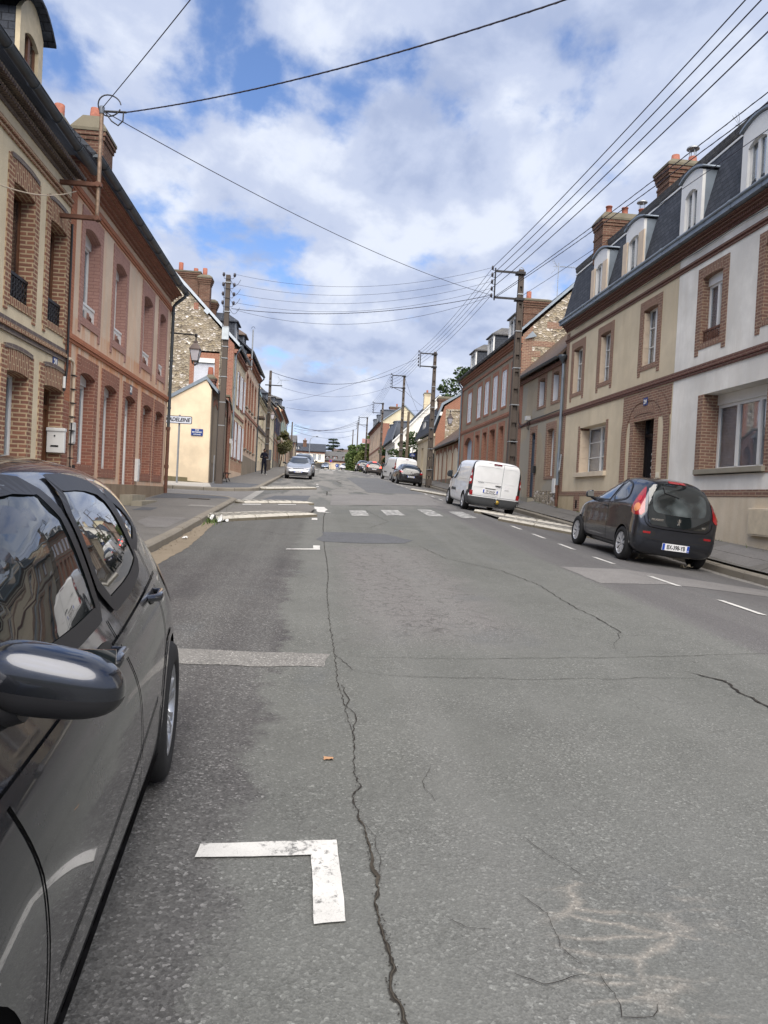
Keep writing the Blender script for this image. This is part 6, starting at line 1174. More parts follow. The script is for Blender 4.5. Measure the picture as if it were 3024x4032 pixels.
# from the mast: one forward right thick, one to the camera, one thin to the pole
wire('thick twisted cable sweeping from the left mast up over the street', (-3.75, 13.9, 8.19), (8.9, 4.5, 8.5), .615, .011, n=30, twist=90)
wire('thin wire climbing from the left mast out of the top of the picture', (-4.18, 13.9, 8.22), (2.62, 2.0, 7.3), .1, .008); wire('long thin wire from the left mast to the near right pole arm', (-4.1, 13.9, 8.15), (P1[4][0], P1[4][1], P1[4][2]), .35, .008, n=30)
wire('pale cable drooping across the first floor windows of the buff house', (-4.7, 14.3, 6.85), (-4.3, 8, 4.95), .3, .010, WPALE)
wire('heavy cable crossing from the slim left pole to the third right pole', (-4.15, 62, 11.4), INS[2][0], 1.0, .018, n=24, twist=50); wire('thin wire crossing from the slim left pole to the foot of the third pole arm', (-3.3, 62, 10.2), INS[2][4], .9, .010)
wire('long thin wire from the left row to the second right pole', (-4.2, 90, 12.5), INS[1][2], .5, .01); wire('wire crossing from the left row to the fourth right pole', (-4.5, 100, 12.9), INS[3][1], .7, .018)
for k, (a, b) in enumerate((((-4, 120, 12.4), INS[4][4]), ((-4, 120, 12.3), INS[4][3]), ((-4, 120, 11.9), INS[4][2]), ((-4, 120, 11.5), (7.5, 150, 14)), ((-4, 120, 12.6), (7.5, 150, 15)))): wire('far wire spreading from the distant left pole, %s of the fan' % ord_[k], a, b, 1.0, .022, n=18)
wire('short wire from the third right pole down towards the white gable', (8.0, 70.3, 12.9), (12, 88, 11.5), .2, .013); wire('second short wire from the third right pole to the chimney', (8.0, 70.3, 11.8), (13, 88, 12.3), .2, .012)
for k in range(3): wire('faint service wire in front of the white gable, %s of three' % ['upper', 'middle', 'lower'][k], (8.0, 70.3, 9.9 - k * .3), (9.6, 60, 9.0 - k * .3), .1, .01)
r_ = thing('facade_cable', 'black cables looping along the string course of the low blue door house', 'cable', fp(FR, 31, 0, 5)); m = MB()
m.tube([fp(FR, t, .05, z) for t, z in ((33.1, 5.75), (33.0, 5.2), (32.6, 4.95), (32.0, 5.0), (31.2, 5.1), (29, 5.1), (27.1, 5.12))], .022, 6); m.tube([fp(FR, t, .06, z) for t, z in ((31.6, 5.1), (31.5, 4.75), (31.3, 4.7), (31.2, 5.05))], .016, 6); m.build('cable', BLACKP, r_); MB().fb(FR, 31.2, 31.5, .01, .2, 5.12, 5.3).build('junction_box', plain('pale_plastic', srgb(200, 200, 198), .5), r_)
r_ = thing('facade_cable', 'thin dark cable running under the eaves of the white and beige houses', 'cable', fp(FR, 18, 0, 7.9)); m = MB(); m.tube([fp(FR, 8 + i * .95, .04, 7.9 - .02 * math.sin(i * 2.1)) for i in range(20)], .009, 5); m.build('cable', BLACKP, r_)
# name sign on its post
SG = FY(31.2); xs = 31.2 / 29
r_ = thing('place_name_sign', 'white place name sign with a dark border reading MADELEINE, half hidden behind the corner downpipe', 'sign', (-5.76, 31.2, 1.6))
m = MB(); m.tube([(-5.76, 31.25, 1.5), (-5.76, 31.25, 4.45)], .04, 8); m.build('post', STEEL, r_)
def rrect(t0, t1, z0, z1, r, n=4):
    o = []
    for cx_, cz, a0 in ((t1 - r, z1 - r, 0), (t0 + r, z1 - r, PI / 2), (t0 + r, z0 + r, PI), (t1 - r, z0 + r, 1.5 * PI)): o += [(cx_ + r * math.cos(a0 + PI / 2 * k / n), cz + r * math.sin(a0 + PI / 2 * k / n)) for k in range(n + 1)]
    return o
b_ = MB().prism(SG, rrect(-6.72, -5.24, 4.08, 4.40, .05), 0, .03).build('sign_board', plain('sign_dark_border', srgb(32, 30, 44), .4), r_); MB().prism(SG, rrect(-6.695, -5.265, 4.105, 4.375, .04), .03, .034).build('sign_face', plain('sign_white', srgb(200, 204, 214), .35), r_)
text('LA MADELEINE', .215, BLACKP, mat_on(SG, -5.97, .036, 4.235), r_, 'lettering', .002, 1.0, .006, .25, fit=1.30)
r_ = thing('street_name_sign', 'blue enamel street name plate on the cream gable wall', 'sign', (-5.15, 32.78, 3.75)); GS = FY(32.78); MB().fb(GS, -5.52, -5.02, .0, .02, 3.74, 4.03).build('plate', plain('sign_blue', srgb(36, 62, 128), .3, .5), r_)
text('RUE', .08, WHITE, mat_on(GS, -5.27, .024, 3.975), r_, 'lettering', .001, 1.1, .003); text('SIMON ET RENE HERBERT', .075, WHITE, mat_on(GS, -5.27, .024, 3.885), r_, 'lettering', .001, .48, .003); text('COMPAGNONS', .05, WHITE, mat_on(GS, -5.27, .024, 3.79), r_, 'lettering', .001, .9, .002)
r_ = thing('street_name_sign', 'small blue street name plate on a post beside the dark gate on the right', 'sign', (8.5, 66, 3.4)); m = MB(); m.tube([(8.5, 66.05, 3.2), (8.5, 66.05, 6.1)], .04, 6); m.build('post', STEEL, r_); MB().box(8.25, 8.75, 65.98, 66.01, 5.28, 5.56).build('plate', MC['sign_blue'], r_); text('RUE', .1, WHITE, mat_on(FY(65.975), 8.5, .0, 5.48), r_, 'lettering', .001, 1, .003); text('ST DENIS', .09, WHITE, mat_on(FY(65.975), 8.5, .0, 5.36), r_, 'lettering', .001, .9, .003)
r_ = thing('road_sign', 'round blue arrow sign at the far junction', 'sign', (4.2, 158, 7)); m = MB(); m.tube([(4.2, 158, 6.6), (4.2, 158, 7.6)], .04, 6); m.build('post', STEEL, r_); m = MB(); m.lathe([(.34, 0), (.34, .04)], (4.2, 157.9, 7.8), 16, 'y'); m.build('disc', plain('traffic_blue', srgb(30, 70, 160), .4), r_); MB().prism(FY(157.89), [(4.1, 7.65), (4.3, 7.85), (4.25, 8.0), (4.05, 7.8)], 0, .01).build('arrow', WHITE, r_)
r_ = thing('road_sign', 'round red and blue no parking sign outside the end shop', 'sign', (2.9, 160, 7)); m = MB(); m.tube([(2.9, 160, 6.6), (2.9, 160, 8.6)], .04, 6); m.build('post', STEEL, r_); m = MB(); m.lathe([(.32, 0), (.32, .04)], (2.9, 159.9, 8.8), 16, 'y', 0); m.lathe([(.24, -.005), (.24, 0)], (2.9, 159.9, 8.8), 16, 'y', 1); m.build('disc', [plain('traffic_red', srgb(180, 40, 50), .4), MC['traffic_blue']], r_)
# bench with iron legs
r_ = thing('bench', 'small dark slatted bench with curved iron legs behind the corner pole', 'bench', (-4.15, 34.3, 1.78)); m = MB()
for k in range(4): m.box(-4.45 + k * .11, -4.36 + k * .11, 34.0, 35.4, 2.2, 2.235)
m.build('seat', WOOD_D, r_)
for y in (34.1, 35.25):
    for s_ in (-1, 1): m = MB(); m.tube([(-4.25 + s_ * .12, y, 2.2), (-4.25 + s_ * .1, y, 2.05), (-4.25 + s_ * .16, y, 1.92), (-4.25 + s_ * .2, y, GY(y) + .14)], .022, 6); m.build('leg', IRON, r_)
r_ = thing('utility_cabinet', 'grey electrical cabinet on a concrete base on the left pavement', 'cabinet', (-4.45, 66.5, 3.4)); m = MB(); m.box(-4.7, -4.15, 66.3, 66.8, GY(66.5) + .1, 4.3); m.build('base', CONC, r_); m = MB(); m.box(-4.72, -4.12, 66.28, 66.82, 4.3, 5.2).box(-4.5, -4.3, 66.27, 66.3, 4.7, 4.85, 1); m.build('cabinet', [LEAD, DARK], r_)
r_ = tag(MB().add([], []).box(-3.7, -3.1, 22.0, 22.5, GY(22.2) + .13, GY(22.2) + .141).build('manhole_cover', plain('cast_iron_cover', srgb(92, 84, 78), .6, .4, .4, .3, 30)), 'rectangular cast iron cover set in the left pavement', 'manhole cover')
# ================================================================= plants
def leafmat(name, c, c2):
    t = NT(name, .6, .3); oi = t.coord('P'); n = t.noise(oi, 1.6, 3); n2 = t.noise(oi, 14, 2)
    t.col(t.mix(.5, t.ramp(n, [(.3, c), (.7, c2)]), t.ramp(n2, [(.3, tuple(x * .5 for x in c)), (.7, tuple(x * 1.3 for x in c2))])))
    t.b.inputs['Transmission Weight'].default_value = 0; t.b.inputs['Subsurface Weight'].default_value = 0; return t.m
LEAF_D = leafmat('dark_leaf', (.028, .052, .018), (.06, .095, .03)); LEAF_M = leafmat('mid_leaf', (.05, .085, .022), (.10, .14, .04)); LEAF_L = leafmat('hedge_leaf', (.07, .10, .022), (.15, .17, .045)); LEAF_C = leafmat('cedar_needle', (.022, .04, .028), (.045, .065, .045)); LEAF_G = leafmat('climber_leaf', (.07, .08, .03), (.13, .12, .05))
BARK = plain('bark', srgb(92, 80, 66), .9, .1, 0, .3, 8)
def leaves(m, c, r, n, size, rr, flat=1.0):
    for _ in range(n):
        while True:
            p = Vector((rr.uniform(-1, 1), rr.uniform(-1, 1), rr.uniform(-1, 1)))
            if .25 < p.length < 1: break
        if rr.random() < .6: p = p.normalized() * rr.uniform(.75, 1.05)
        q = Vector((c[0] + p.x * r[0], c[1] + p.y * r[1], c[2] + p.z * r[2])); a = Vector((rr.gauss(0, 1), rr.gauss(0, 1), rr.gauss(0, .6))).normalized(); b = a.cross(Vector((rr.gauss(0, 1), rr.gauss(0, 1), rr.gauss(0, 1)))).normalized(); s_ = size * rr.uniform(.6, 1.3)
        m.add([q - a * s_, q - b * s_ * .55, q + a * s_, q + b * s_ * .55], [(0, 1, 2, 3)])
def tree(name, label, base, clumps, mat, seed, size=.16, per=260, trunk=.25, group=None, cat='tree'):
    r_ = thing(name, label, cat, base, group); rr = random.Random(seed); m = MB(); cz = sum(c[0][2] for c in clumps) / len(clumps); cc = Vector((sum(c[0][0] for c in clumps) / len(clumps), sum(c[0][1] for c in clumps) / len(clumps), cz))
    b = Vector(base); fk = b.lerp(cc, .55); m.tube([b, b.lerp(fk, .5), fk], [trunk, trunk * .8, trunk * .6], 8)
    for c, r in clumps: e = Vector(c); mid = fk.lerp(e, .5) + Vector((rr.uniform(-.2, .2), rr.uniform(-.2, .2), .1)); m.tube([fk, mid, e], [trunk * .5, trunk * .3, trunk * .08], 6)
    m.build('trunk', BARK, r_); m = MB()
    for c, r in clumps:
        for k in range(max(4, int(r * 4))):   # sub-clumps make an uneven outline
            d_ = Vector((rr.gauss(0, 1), rr.gauss(0, 1), rr.gauss(0, .8))).normalized() * r * rr.uniform(.35, .95); q = rr.uniform(.25, .5) * r; leaves(m, Vector(c) + d_, (q * 1.2, q * 1.2, q * .8), int(per * rr.uniform(.6, 1.2) / 3), size, rr)
    m.build('crown', mat, r_, fixn=False); return r_
tree('broadleaf_tree', 'big dark green tree rising behind the roofs of the shuttered house on the right', (13, 64, 3), [((12.0, 63, 10.9), 1.7), ((13.2, 63.5, 12.3), 1.7), ((10.9, 63, 10.0), 1.1), ((14.6, 64, 11.2), 1.9), ((12.6, 63, 9.8), 1.5), ((14.4, 63.4, 13.0), 1.3), ((12.2, 63, 12.2), 1.2)], LEAF_D, 1, .17, 420, .3)
tree('broadleaf_tree', 'green tree overhanging the dark gate behind the plain brown pole', (9.2, 74, 3.4), [((8.9, 74, 6.8), 1.2), ((9.7, 75, 7.8), 1.2), ((8.3, 76, 6.0), 1.1), ((10.2, 74, 6.4), 1.3), ((9.0, 73, 5.3), 1.0)], LEAF_D, 2, .15, 380, .16)
tree('broadleaf_tree', 'dark shrub like tree against the corner of the far white house', (8.9, 100, 4.8), [((8.8, 101, 7.2), 1.2), ((8.9, 100, 5.8), 1.2), ((8.9, 103, 8.0), .8)], LEAF_D, 3, .2, 260, .12)
def hedge(name, label, x0, x1, y0, y1, zb, zt, mat, seed, n, size=.25, cat='hedge', waves=.4):
    r_ = thing(name, label, cat, ((x0 + x1) / 2, (y0 + y1) / 2, zb)); rr = random.Random(seed); m = MB(); m.box(x0 + .3, x1 - .3, y0 + .3, y1 - .3, zb, zt - .6); m.build('shade_core', plain('hedge_shade', (.02, .03, .012), .9, .1), r_); m = MB()  # solid block inside the leaves, hedge shade put into its dark colour
    for _ in range(n):
        y = rr.uniform(y0, y1); h_ = zt + waves * noise.noise(Vector((y * .35, seed, 0))) * 2; side = rr.random()
        if side < .55: q = Vector((x0 + rr.gauss(0, .15) + .25 * noise.noise(Vector((y * .6, 3, zb))), y, rr.uniform(zb, h_)))
        elif side < .8: q = Vector((rr.uniform(x0, x1), y0 + rr.gauss(0, .15), rr.uniform(zb, zt)))
        else: q = Vector((rr.uniform(x0, x1), y, h_ + rr.gauss(0, .12)))
        a = Vector((rr.gauss(0, 1), rr.gauss(0, 1), rr.gauss(0, 1))).normalized(); b = a.cross(Vector((rr.gauss(0, 1), rr.gauss(0, 1), rr.gauss(0, 1)))).normalized(); s_ = size * rr.uniform(.6, 1.3); m.add([q - a * s_, q - b * s_ * .6, q + a * s_, q + b * s_ * .6], [(0, 1, 2, 3)])
    m.build('foliage', mat, r_, fixn=False); return r_
hedge('clipped_hedge', 'tall clipped yellow green conifer hedge at the top of the right side', 7.6, 9.6, 131, 150, 5.7, 9.4, LEAF_L, 5, 5200, .22); hedge('overgrown_hedge', 'dark overgrown hedge at the crest on the right', 6.4, 9, 148, 164, 6.5, 10.2, LEAF_M, 6, 4200, .3, waves=.8)
tree('broadleaf_tree', 'rounded mid green tree behind the clipped hedge on the right', (10, 140, 6), [((9.6, 138, 11.2), 1.9), ((10.8, 141, 12.4), 1.8), ((9, 146, 10.6), 2.0), ((8.0, 154, 10.6), 1.8), ((11, 134, 11.4), 1.5)], LEAF_M, 7, .3, 330, .25)
rr = random.Random(9); r_ = thing('cedar_tree', 'dark flat tiered cedar standing behind the end houses', 'tree', (3.6, 180, 7)); m = MB(); m.tube([(3.6, 180, 6.5), (3.7, 180, 11), (3.6, 180, 15)], [.3, .22, .05], 8); m.build('trunk', BARK, r_); m = MB()
for z, w_ in ((11.2, 2.4), (12.0, 2.6), (12.8, 2.1), (13.5, 1.7), (14.3, 1.2), (15.0, .6)):
    for k in range(7): a = rr.uniform(0, 2 * PI); l_ = w_ * rr.uniform(.5, 1.05); leaves(m, (3.6 + l_ * math.cos(a), 180 + l_ * math.sin(a), z + rr.uniform(-.15, .15) - l_ * .08), (.75, .75, .16), 60, .2, rr)
m.build('crown', LEAF_C, r_, fixn=False)
tree('climbing_shrub', 'bushy climbing shrub spilling over the wall of the left row', (-4.3, 86, 4.4), [((-4.0, 84, 7.4), .9), ((-3.9, 86, 6.9), 1.0), ((-3.8, 88.5, 6.7), 1.1), ((-3.7, 91, 6.7), .9), ((-4.1, 85, 8.0), .6)], LEAF_G, 11, .13, 330, .08, cat='shrub')
rr = random.Random(12); m = MB()
for _ in range(260): x, y = -2.3 + rr.gauss(0, .09), 17.2 + rr.gauss(0, .5); a = rr.uniform(0, 2 * PI); l_ = rr.uniform(.06, .16); z = G(x, y) + .0; dx, dy = math.cos(a), math.sin(a); m.add([(x - dy * .012, y + dx * .012, z), (x + dy * .012, y - dx * .012, z), (x + dx * l_ * .6, y + dy * l_ * .6, z + l_)], [(0, 1, 2)])
tag(m.build('weeds', LEAF_M, fixn=False), 'weeds growing in the left gutter beside the kerb block row', 'weeds', kind='stuff'); m = MB()
for _ in range(300): x, y = -2.28 + rr.gauss(0, .06), rr.uniform(19, 22.0); a = rr.uniform(0, 2 * PI); l_ = rr.uniform(.04, .1); z = G(x, y); dx, dy = math.cos(a), math.sin(a); m.add([(x - dy * .012, y + dx * .012, z), (x + dy * .012, y - dx * .012, z), (x + dx * l_ * .6, y + dy * l_ * .6, z + l_)], [(0, 1, 2)])
tag(m.build('moss_strip', LEAF_L, fixn=False), 'moss and grass along the left kerb inside the refuge', 'moss', kind='stuff')
def litter(name, label, c, s_, mat, seed):
    rr = random.Random(seed); m = MB(); n = 5; vs = [(c[0] + (i / (n - 1) - .5) * s_ * rr.uniform(.8, 1.1), c[1] + (j / (n - 1) - .5) * s_ * .8, c[2] + .008 + abs(rr.gauss(0, s_ * (.28 if s_ > .08 else .06)))) for i in range(n) for j in range(n)]
    m.add(vs, [(i * n + j, i * n + j + 1, (i + 1) * n + j + 1, (i + 1) * n + j) for i in range(n - 1) for j in range(n - 1)], 0, 0, True); return tag(m.build(name, mat), label, 'litter')
litter('crumpled_paper', 'crumpled white paper lying in the weeds by the left kerb', (-2.22, 16.9, G(-2.2, 16.9)), .28, WHITE, 1); litter('crumpled_paper', 'smaller white scrap in the gutter beside the weeds', (-2.02, 17.0, G(-2, 17)), .15, WHITE, 2)
rr = random.Random(21); m = MB()
for _ in range(1500):
    side = rr.random() < .5; y = rr.uniform(5, 45); x = (KL + .02 + abs(rr.gauss(0, .11))) if side else (KR - .02 - abs(rr.gauss(0, .12))); s_ = rr.uniform(.004, .016); z = G(x, y) + .006; a = rr.uniform(0, 6)
    m.add([(x + s_ * math.cos(a + q), y + s_ * math.sin(a + q), z + (.006 if q == 0 else 0)) for q in (0, 1.7, 3.3, 4.8)], [(0, 1, 2, 3)])
tag(m.build('gutter_debris', plain('gutter_leaf_litter', (.10, .08, .055), .9, .1, 0, .6, 40), fixn=False), 'dry leaves and grit collected along both kerbs', 'debris', kind='stuff')
m = MB()
for _ in range(1100):
    side = rr.random() < .5; y = rr.uniform(12, 60) if side else rr.uniform(12, 60)
    if noise.noise(Vector((y * .8, 3 if side else 8, 0))) < .12: continue
    if side and 24 < y < 33: continue
    x = (WL + .1 + abs(rr.gauss(0, .03))) if side else (WR - .06 - abs(rr.gauss(0, .03))); z = ZL(x, y) if side else ZR(x, y); a = rr.uniform(0, 2 * PI); l_ = rr.uniform(.03, .11); dx, dy = math.cos(a), math.sin(a); m.add([(x - dy * .01, y + dx * .01, z), (x + dy * .01, y - dx * .01, z), (x + dx * l_ * .5, y + dy * l_ * .5, z + l_)], [(0, 1, 2)])
tag(m.build('wall_foot_weeds', LEAF_M, fixn=False), 'small weeds growing where the house walls meet the pavement', 'weeds', kind='stuff')
litter('crushed_can', 'small pale litter under the back of the dark grey hatchback', (6.6, 14.4, G(6.6, 14.4)), .14, plain('pale_litter', srgb(190, 180, 160), .5), 3); litter('crumpled_wrapper', 'pale wrapper in the right gutter near the hatchback', (7.2, 13.6, G(7.2, 13.6)), .2, MC['pale_litter'], 4)
litter('dry_leaf', 'orange brown dry leaf on the road near the long crack', (.13, 3.68, G(.1, 3.7) - .004), .05, plain('dry_leaf', srgb(170, 130, 96), .8), 5); litter('crumpled_paper', 'tiny white scrap on the left pavement kerb edge', (-2.3, 13.5, G(-2.3, 13.5)), .1, WHITE, 6)
# ================================================================= vehicles
TYRE = plain('tyre_rubber', (.014, .014, .015), .8, .3, 0, .2, 20); ALLOY = plain('alloy', srgb(176, 178, 182), .3, .5, .8, .06); HUBC = plain('silver_hubcap', srgb(188, 190, 194), .35, .5, .5, .06); RIMD = plain('dark_rim', (.02, .02, .022), .4, .5, .3)
CARGL = NT('car_glass', .03, .6); CARGL.col((.010, .013, .014)); CARGL.b.inputs['Coat Weight'].default_value = 1; CARGL.b.inputs['Coat Roughness'].default_value = .01; CARGL = CARGL.m
REDL = NT('red_lamp_glass', .12, .6); REDL.col((.26, .006, .010)); REDL.b.inputs['Coat Weight'].default_value = 1; REDL = REDL.m
AMB = NT('amber_lamp_glass', .15, .6); AMB.col((.55, .20, .07)); AMB.b.inputs['Coat Weight'].default_value = 1; AMB = AMB.m
CLR = NT('clear_lamp_glass', .08, .7); CLR.col((.55, .55, .57)); CLR.b.inputs['Coat Weight'].default_value = 1; CLR = CLR.m
ARCH = plain('arch_liner', (.008, .008, .009), .9, .1); CHROME = plain('chrome', (.75, .76, .78), .12, .5, 1, .03); PLATEW = plain('plate_white', srgb(222, 222, 224), .4, .4, 0, .03); PLATEB = plain('plate_blue', srgb(26, 70, 168), .4, .4, 0, .03); INK = plain('plate_ink', (.01, .01, .012), .5)
GREYP = plain('grey_bumper_plastic', (.045, .047, .05), .6, .35, 0, .1); LITB = emis('lit_brake_lamp', (1, .05, .03), 3.0, (.6, .02, .02)); SEAM = plain('panel_gap', (.004, .004, .004), .9, 0)
def sm_poly(p, it=2, closed=True):
    for _ in range(it):
        q = []; n = len(p)
        for i in range(n if closed else n - 1):
            a, b = p[i], p[(i + 1) % n]; q += [(a[0] * .78 + b[0] * .22, a[1] * .78 + b[1] * .22), (a[0] * .22 + b[0] * .78, a[1] * .22 + b[1] * .78)]
        p = q if closed else [p[0]] + q + [p[-1]]
    return p
def rrq(x0, x1, z0, z1, r):
    if x0 > x1: x0, x1 = x1, x0
    return rrect(x0, x1, z0, z1, r, 5)
class Car:
    def __init__(s, name, label, st, L, W, Hh, paint, axles, wr, arch=1.16, group=None, lev=3, cut=True, cat='car', rf=.74, bf=.8):
        s.L, s.W, s.H = L, W, Hh; s.rf = rf; s.bf = bf; s.root = thing(name, label, cat, (0, 0, 0), group); m = MB(); rings = []
        for (y, zl, zb, zt, wl, wb, wt) in st:
            zm = zl + (zb - zl) * .5; z5 = zb + .22 * (zt - zb); z6 = zb + .8 * (zt - zb)
            h_ = [(0, zl), (wl * s.bf, zl), (wl, zl + min(.09, (zb - zl) * .3)), (max(wl, wb) * 1.0 + .003, zm), (max(wl, wb) * .985, zl + (zb - zl) * .74), (wb, zb), (wb + (wt - wb) * .25, z5), (wt + (wb - wt) * .04, z6), (wt * s.rf, zt - .012), (0, zt)]
            rings.append([(x, y, z) for x, z in h_] + [(-x, y, z) for x, z in h_[-2:0:-1]])
        n = len(rings[0]); m.add([p for r in rings for p in r], [(i * n + k, i * n + (k + 1) % n, (i + 1) * n + (k + 1) % n, (i + 1) * n + k) for i in range(len(rings) - 1) for k in range(n)], 0, 0, True)
        for ri, rev in ((0, False), (len(rings) - 1, True)):
            o = ri * n; q = []
            for k in range(9): a, b = o + k, o + k + 1; c, d_ = o + (n - k - 1) % n, o + (n - k) % n; q.append((a, b, c, d_) if k and k < 8 else ((o + 0, o + 1, o + n - 1) if k == 0 else (o + 8, o + 9, o + 10)))
            s_fs = [tuple(f) for f in q]
            for f in s_fs: m.f.append(list(f)); m.mi.append(0); m.rt.append(0); m.sm.append(True)
        o = m.build('tmp', [paint]); sub = o.modifiers.new('s', 'SUBSURF'); sub.levels = lev; sub.render_levels = lev
        dg = bpy.context.evaluated_depsgraph_get(); me = bpy.data.meshes.new_from_object(o.evaluated_get(dg)); bpy.data.objects.remove(o)
        xs = [v.co.x for v in me.vertices]; ys = [v.co.y for v in me.vertices]; zs = [v.co.z for v in me.vertices]; kx, ky = W / (max(xs) - min(xs)), L / (max(ys) - min(ys)); z0 = min(zs); kz = (Hh - .17) / (max(zs) - z0); y0 = min(ys)
        for v in me.vertices: v.co = (v.co.x * kx, (v.co.y - y0) * ky, .17 + (v.co.z - z0) * kz)
        bm = bmesh.new(); bm.from_mesh(me); s.bvh = BVHTree.FromBMesh(bm); bm.free()
        s.wheels = axles; s.wr = wr
        if cut:
            o = bpy.data.objects.new('b', me); COL.objects.link(o); c = MB()
            for ya in axles:
                for sg in (-1, 1): c.lathe([(0, sg * (W / 2 - .30)), (wr * arch, sg * (W / 2 - .30)), (wr * arch, sg * (W / 2 + .25)), (0, sg * (W / 2 + .25))], (0, ya, wr), 36, 'x')
            co = c.build('c', [ARCH]); b = o.modifiers.new('b', 'BOOLEAN'); b.object = co; b.operation = 'DIFFERENCE'; b.solver = 'EXACT'; b.material_mode = 'TRANSFER'
            dg = bpy.context.evaluated_depsgraph_get(); me2 = bpy.data.meshes.new_from_object(o.evaluated_get(dg)); bpy.data.objects.remove(o); bpy.data.objects.remove(co); me = me2
        me.name = 'body'
        s.body = bpy.data.objects.new('body', me); COL.objects.link(s.body); s.body.parent = s.root; BASE[s.body.name] = Vector((0, 0, 0))
    def cast(s, a, u, z, off=.003):
        ca, sa = math.cos(a), math.sin(a); d_ = Vector((-ca, -sa, 0)); t = Vector((-sa, ca, 0)); c0 = Vector((0, s.L / 2, 0)); 
        # u measured as the plain coordinate along the axis (y for side views, x for end views)
        o = t * u - d_ * 9; o.z = z
        h = s.bvh.ray_cast(o, d_)
        if h[0] is None: return None
        return h[0] + h[1] * off
    def panel(s, name, a, poly, mat, parent=None, off=.004, step=.06, smooth=2, mirror=False, label=None, thick=0):
        out = []
        for mm in ((0, 1) if mirror else (0,)):
            p = sm_poly(poly, smooth) if smooth else poly; aa = a
            if mm: aa = PI - a; 
            # mirror about x = 0: side coordinate t·p flips sign when t has an x part
            if mm: sgn = -1 if abs(math.sin(a)) > .01 or True else 1
            def tr(q): 
                if not mm: return q
                return (-q[0] if True else q[0], q[1])
            pts = []; n = len(p)
            for i in range(n):
                x0, y0 = p[i]; x1, y1 = p[(i + 1) % n]; k = max(1, int(math.hypot(x1 - x0, y1 - y0) / step)); pts += [Vector((x0 + (x1 - x0) * j / k, y0 + (y1 - y0) * j / k)) for j in range(k)]
            nb = len(pts); xs = [q.x for q in pts]; ys = [q.y for q in pts]; x = min(xs) + step / 2
            while x < max(xs):
                y = min(ys) + step / 2
                while y < max(ys): pts.append(Vector((x, y))); y += step
                x += step
            r = delaunay_2d_cdt(pts, [(i, (i + 1) % nb) for i in range(nb)], [list(range(nb))], 1, 1e-6); vs = []; ok = {}
            for i, v in enumerate(r[0]):
                u, z = (v.x, v.y)
                if mm:  # t for angle pi-a is (-sin, -cos): mirrored point has u' = -u
                    u = -u
                h = s.cast(aa, u, z, off)
                if h is not None: ok[i] = len(vs); vs.append(h)
            fs = [tuple(ok[i] for i in f) for f in r[2] if all(i in ok for i in f)]
            m = MB(); m.add(vs, fs, 0, 0, True); o = m.build(name, mat, parent or s.root, fixn=False)
            if label: o['label'] = label
            out.append(o)
        return out[0] if len(out) == 1 else out
    def line(s, name, a, path, w_, mat, parent=None, off=.003, mirror=False, closed=False, smooth=0, step=.03, build=True, mb=None):
        m = mb or MB(); p = sm_poly(path, smooth, closed) if smooth else list(path)
        if closed: p = p + [p[0]]
        q = []
        for (x0, y0), (x1, y1) in zip(p, p[1:]):
            k = max(1, int(math.hypot(x1 - x0, y1 - y0) / step)); q += [(x0 + (x1 - x0) * j / k, y0 + (y1 - y0) * j / k) for j in range(k)]
        q.append(p[-1]); nq = len(q)
        for mm in ((0, 1) if mirror else (0,)):
            prev = None
            for i, (x, y) in enumerate(q):
                if closed: A, B = q[(i - 1) % (nq - 1)], q[(i + 1) % (nq - 1)]
                else: A, B = q[max(i - 1, 0)], q[min(i + 1, nq - 1)]
                dx, dy = B[0] - A[0], B[1] - A[1]; l = math.hypot(dx, dy) or 1; nx, ny = -dy / l * w_ / 2, dx / l * w_ / 2; r = []
                for sg in (-1, 1): u, z = x + nx * sg, y + ny * sg; r.append(s.cast(PI - a if mm else a, -u if mm else u, z, off))
                if prev and None not in r and None not in prev: m.add([prev[0], prev[1], r[1], r[0]], [(0, 1, 2, 3)])
                prev = r if None not in r else None
        if mb: return m
        return m.build(name, mat, parent or s.root, fixn=False)
    def wheel(s, x, y, style='spoke', mat=None, n=10, w_=.19):
        sg = 1 if x > 0 else -1; r = s.wr; xo = abs(x) * sg; xi = (abs(x) - w_) * sg; wh = MB(); rr_ = r * .66
        pr = [(rr_, 0), (r * .72, -.012), (r * .93, -.006), (r * .985, .012), (r, .03), (r, w_ - .03), (r * .96, w_ - .006), (rr_, w_)]
        wh.lathe([(a, xo - sg * b) for a, b in pr], (0, y, r), 40, 'x', cap=False); t = wh.build('wheel', TYRE, s.root, fixn=True)
        m = MB(); m.lathe([(rr_ * 1.02, xo - sg * .0), (rr_ * .96, xo - sg * .004), (rr_ * .94, xo - sg * .03), (rr_ * .94, xo - sg * .1)], (0, y, r), 40, 'x', cap=False); m.lathe([(.001, xo - sg * .03), (.035, xo - sg * .018), (.04, xo - sg * .03)], (0, y, r), 16, 'x')
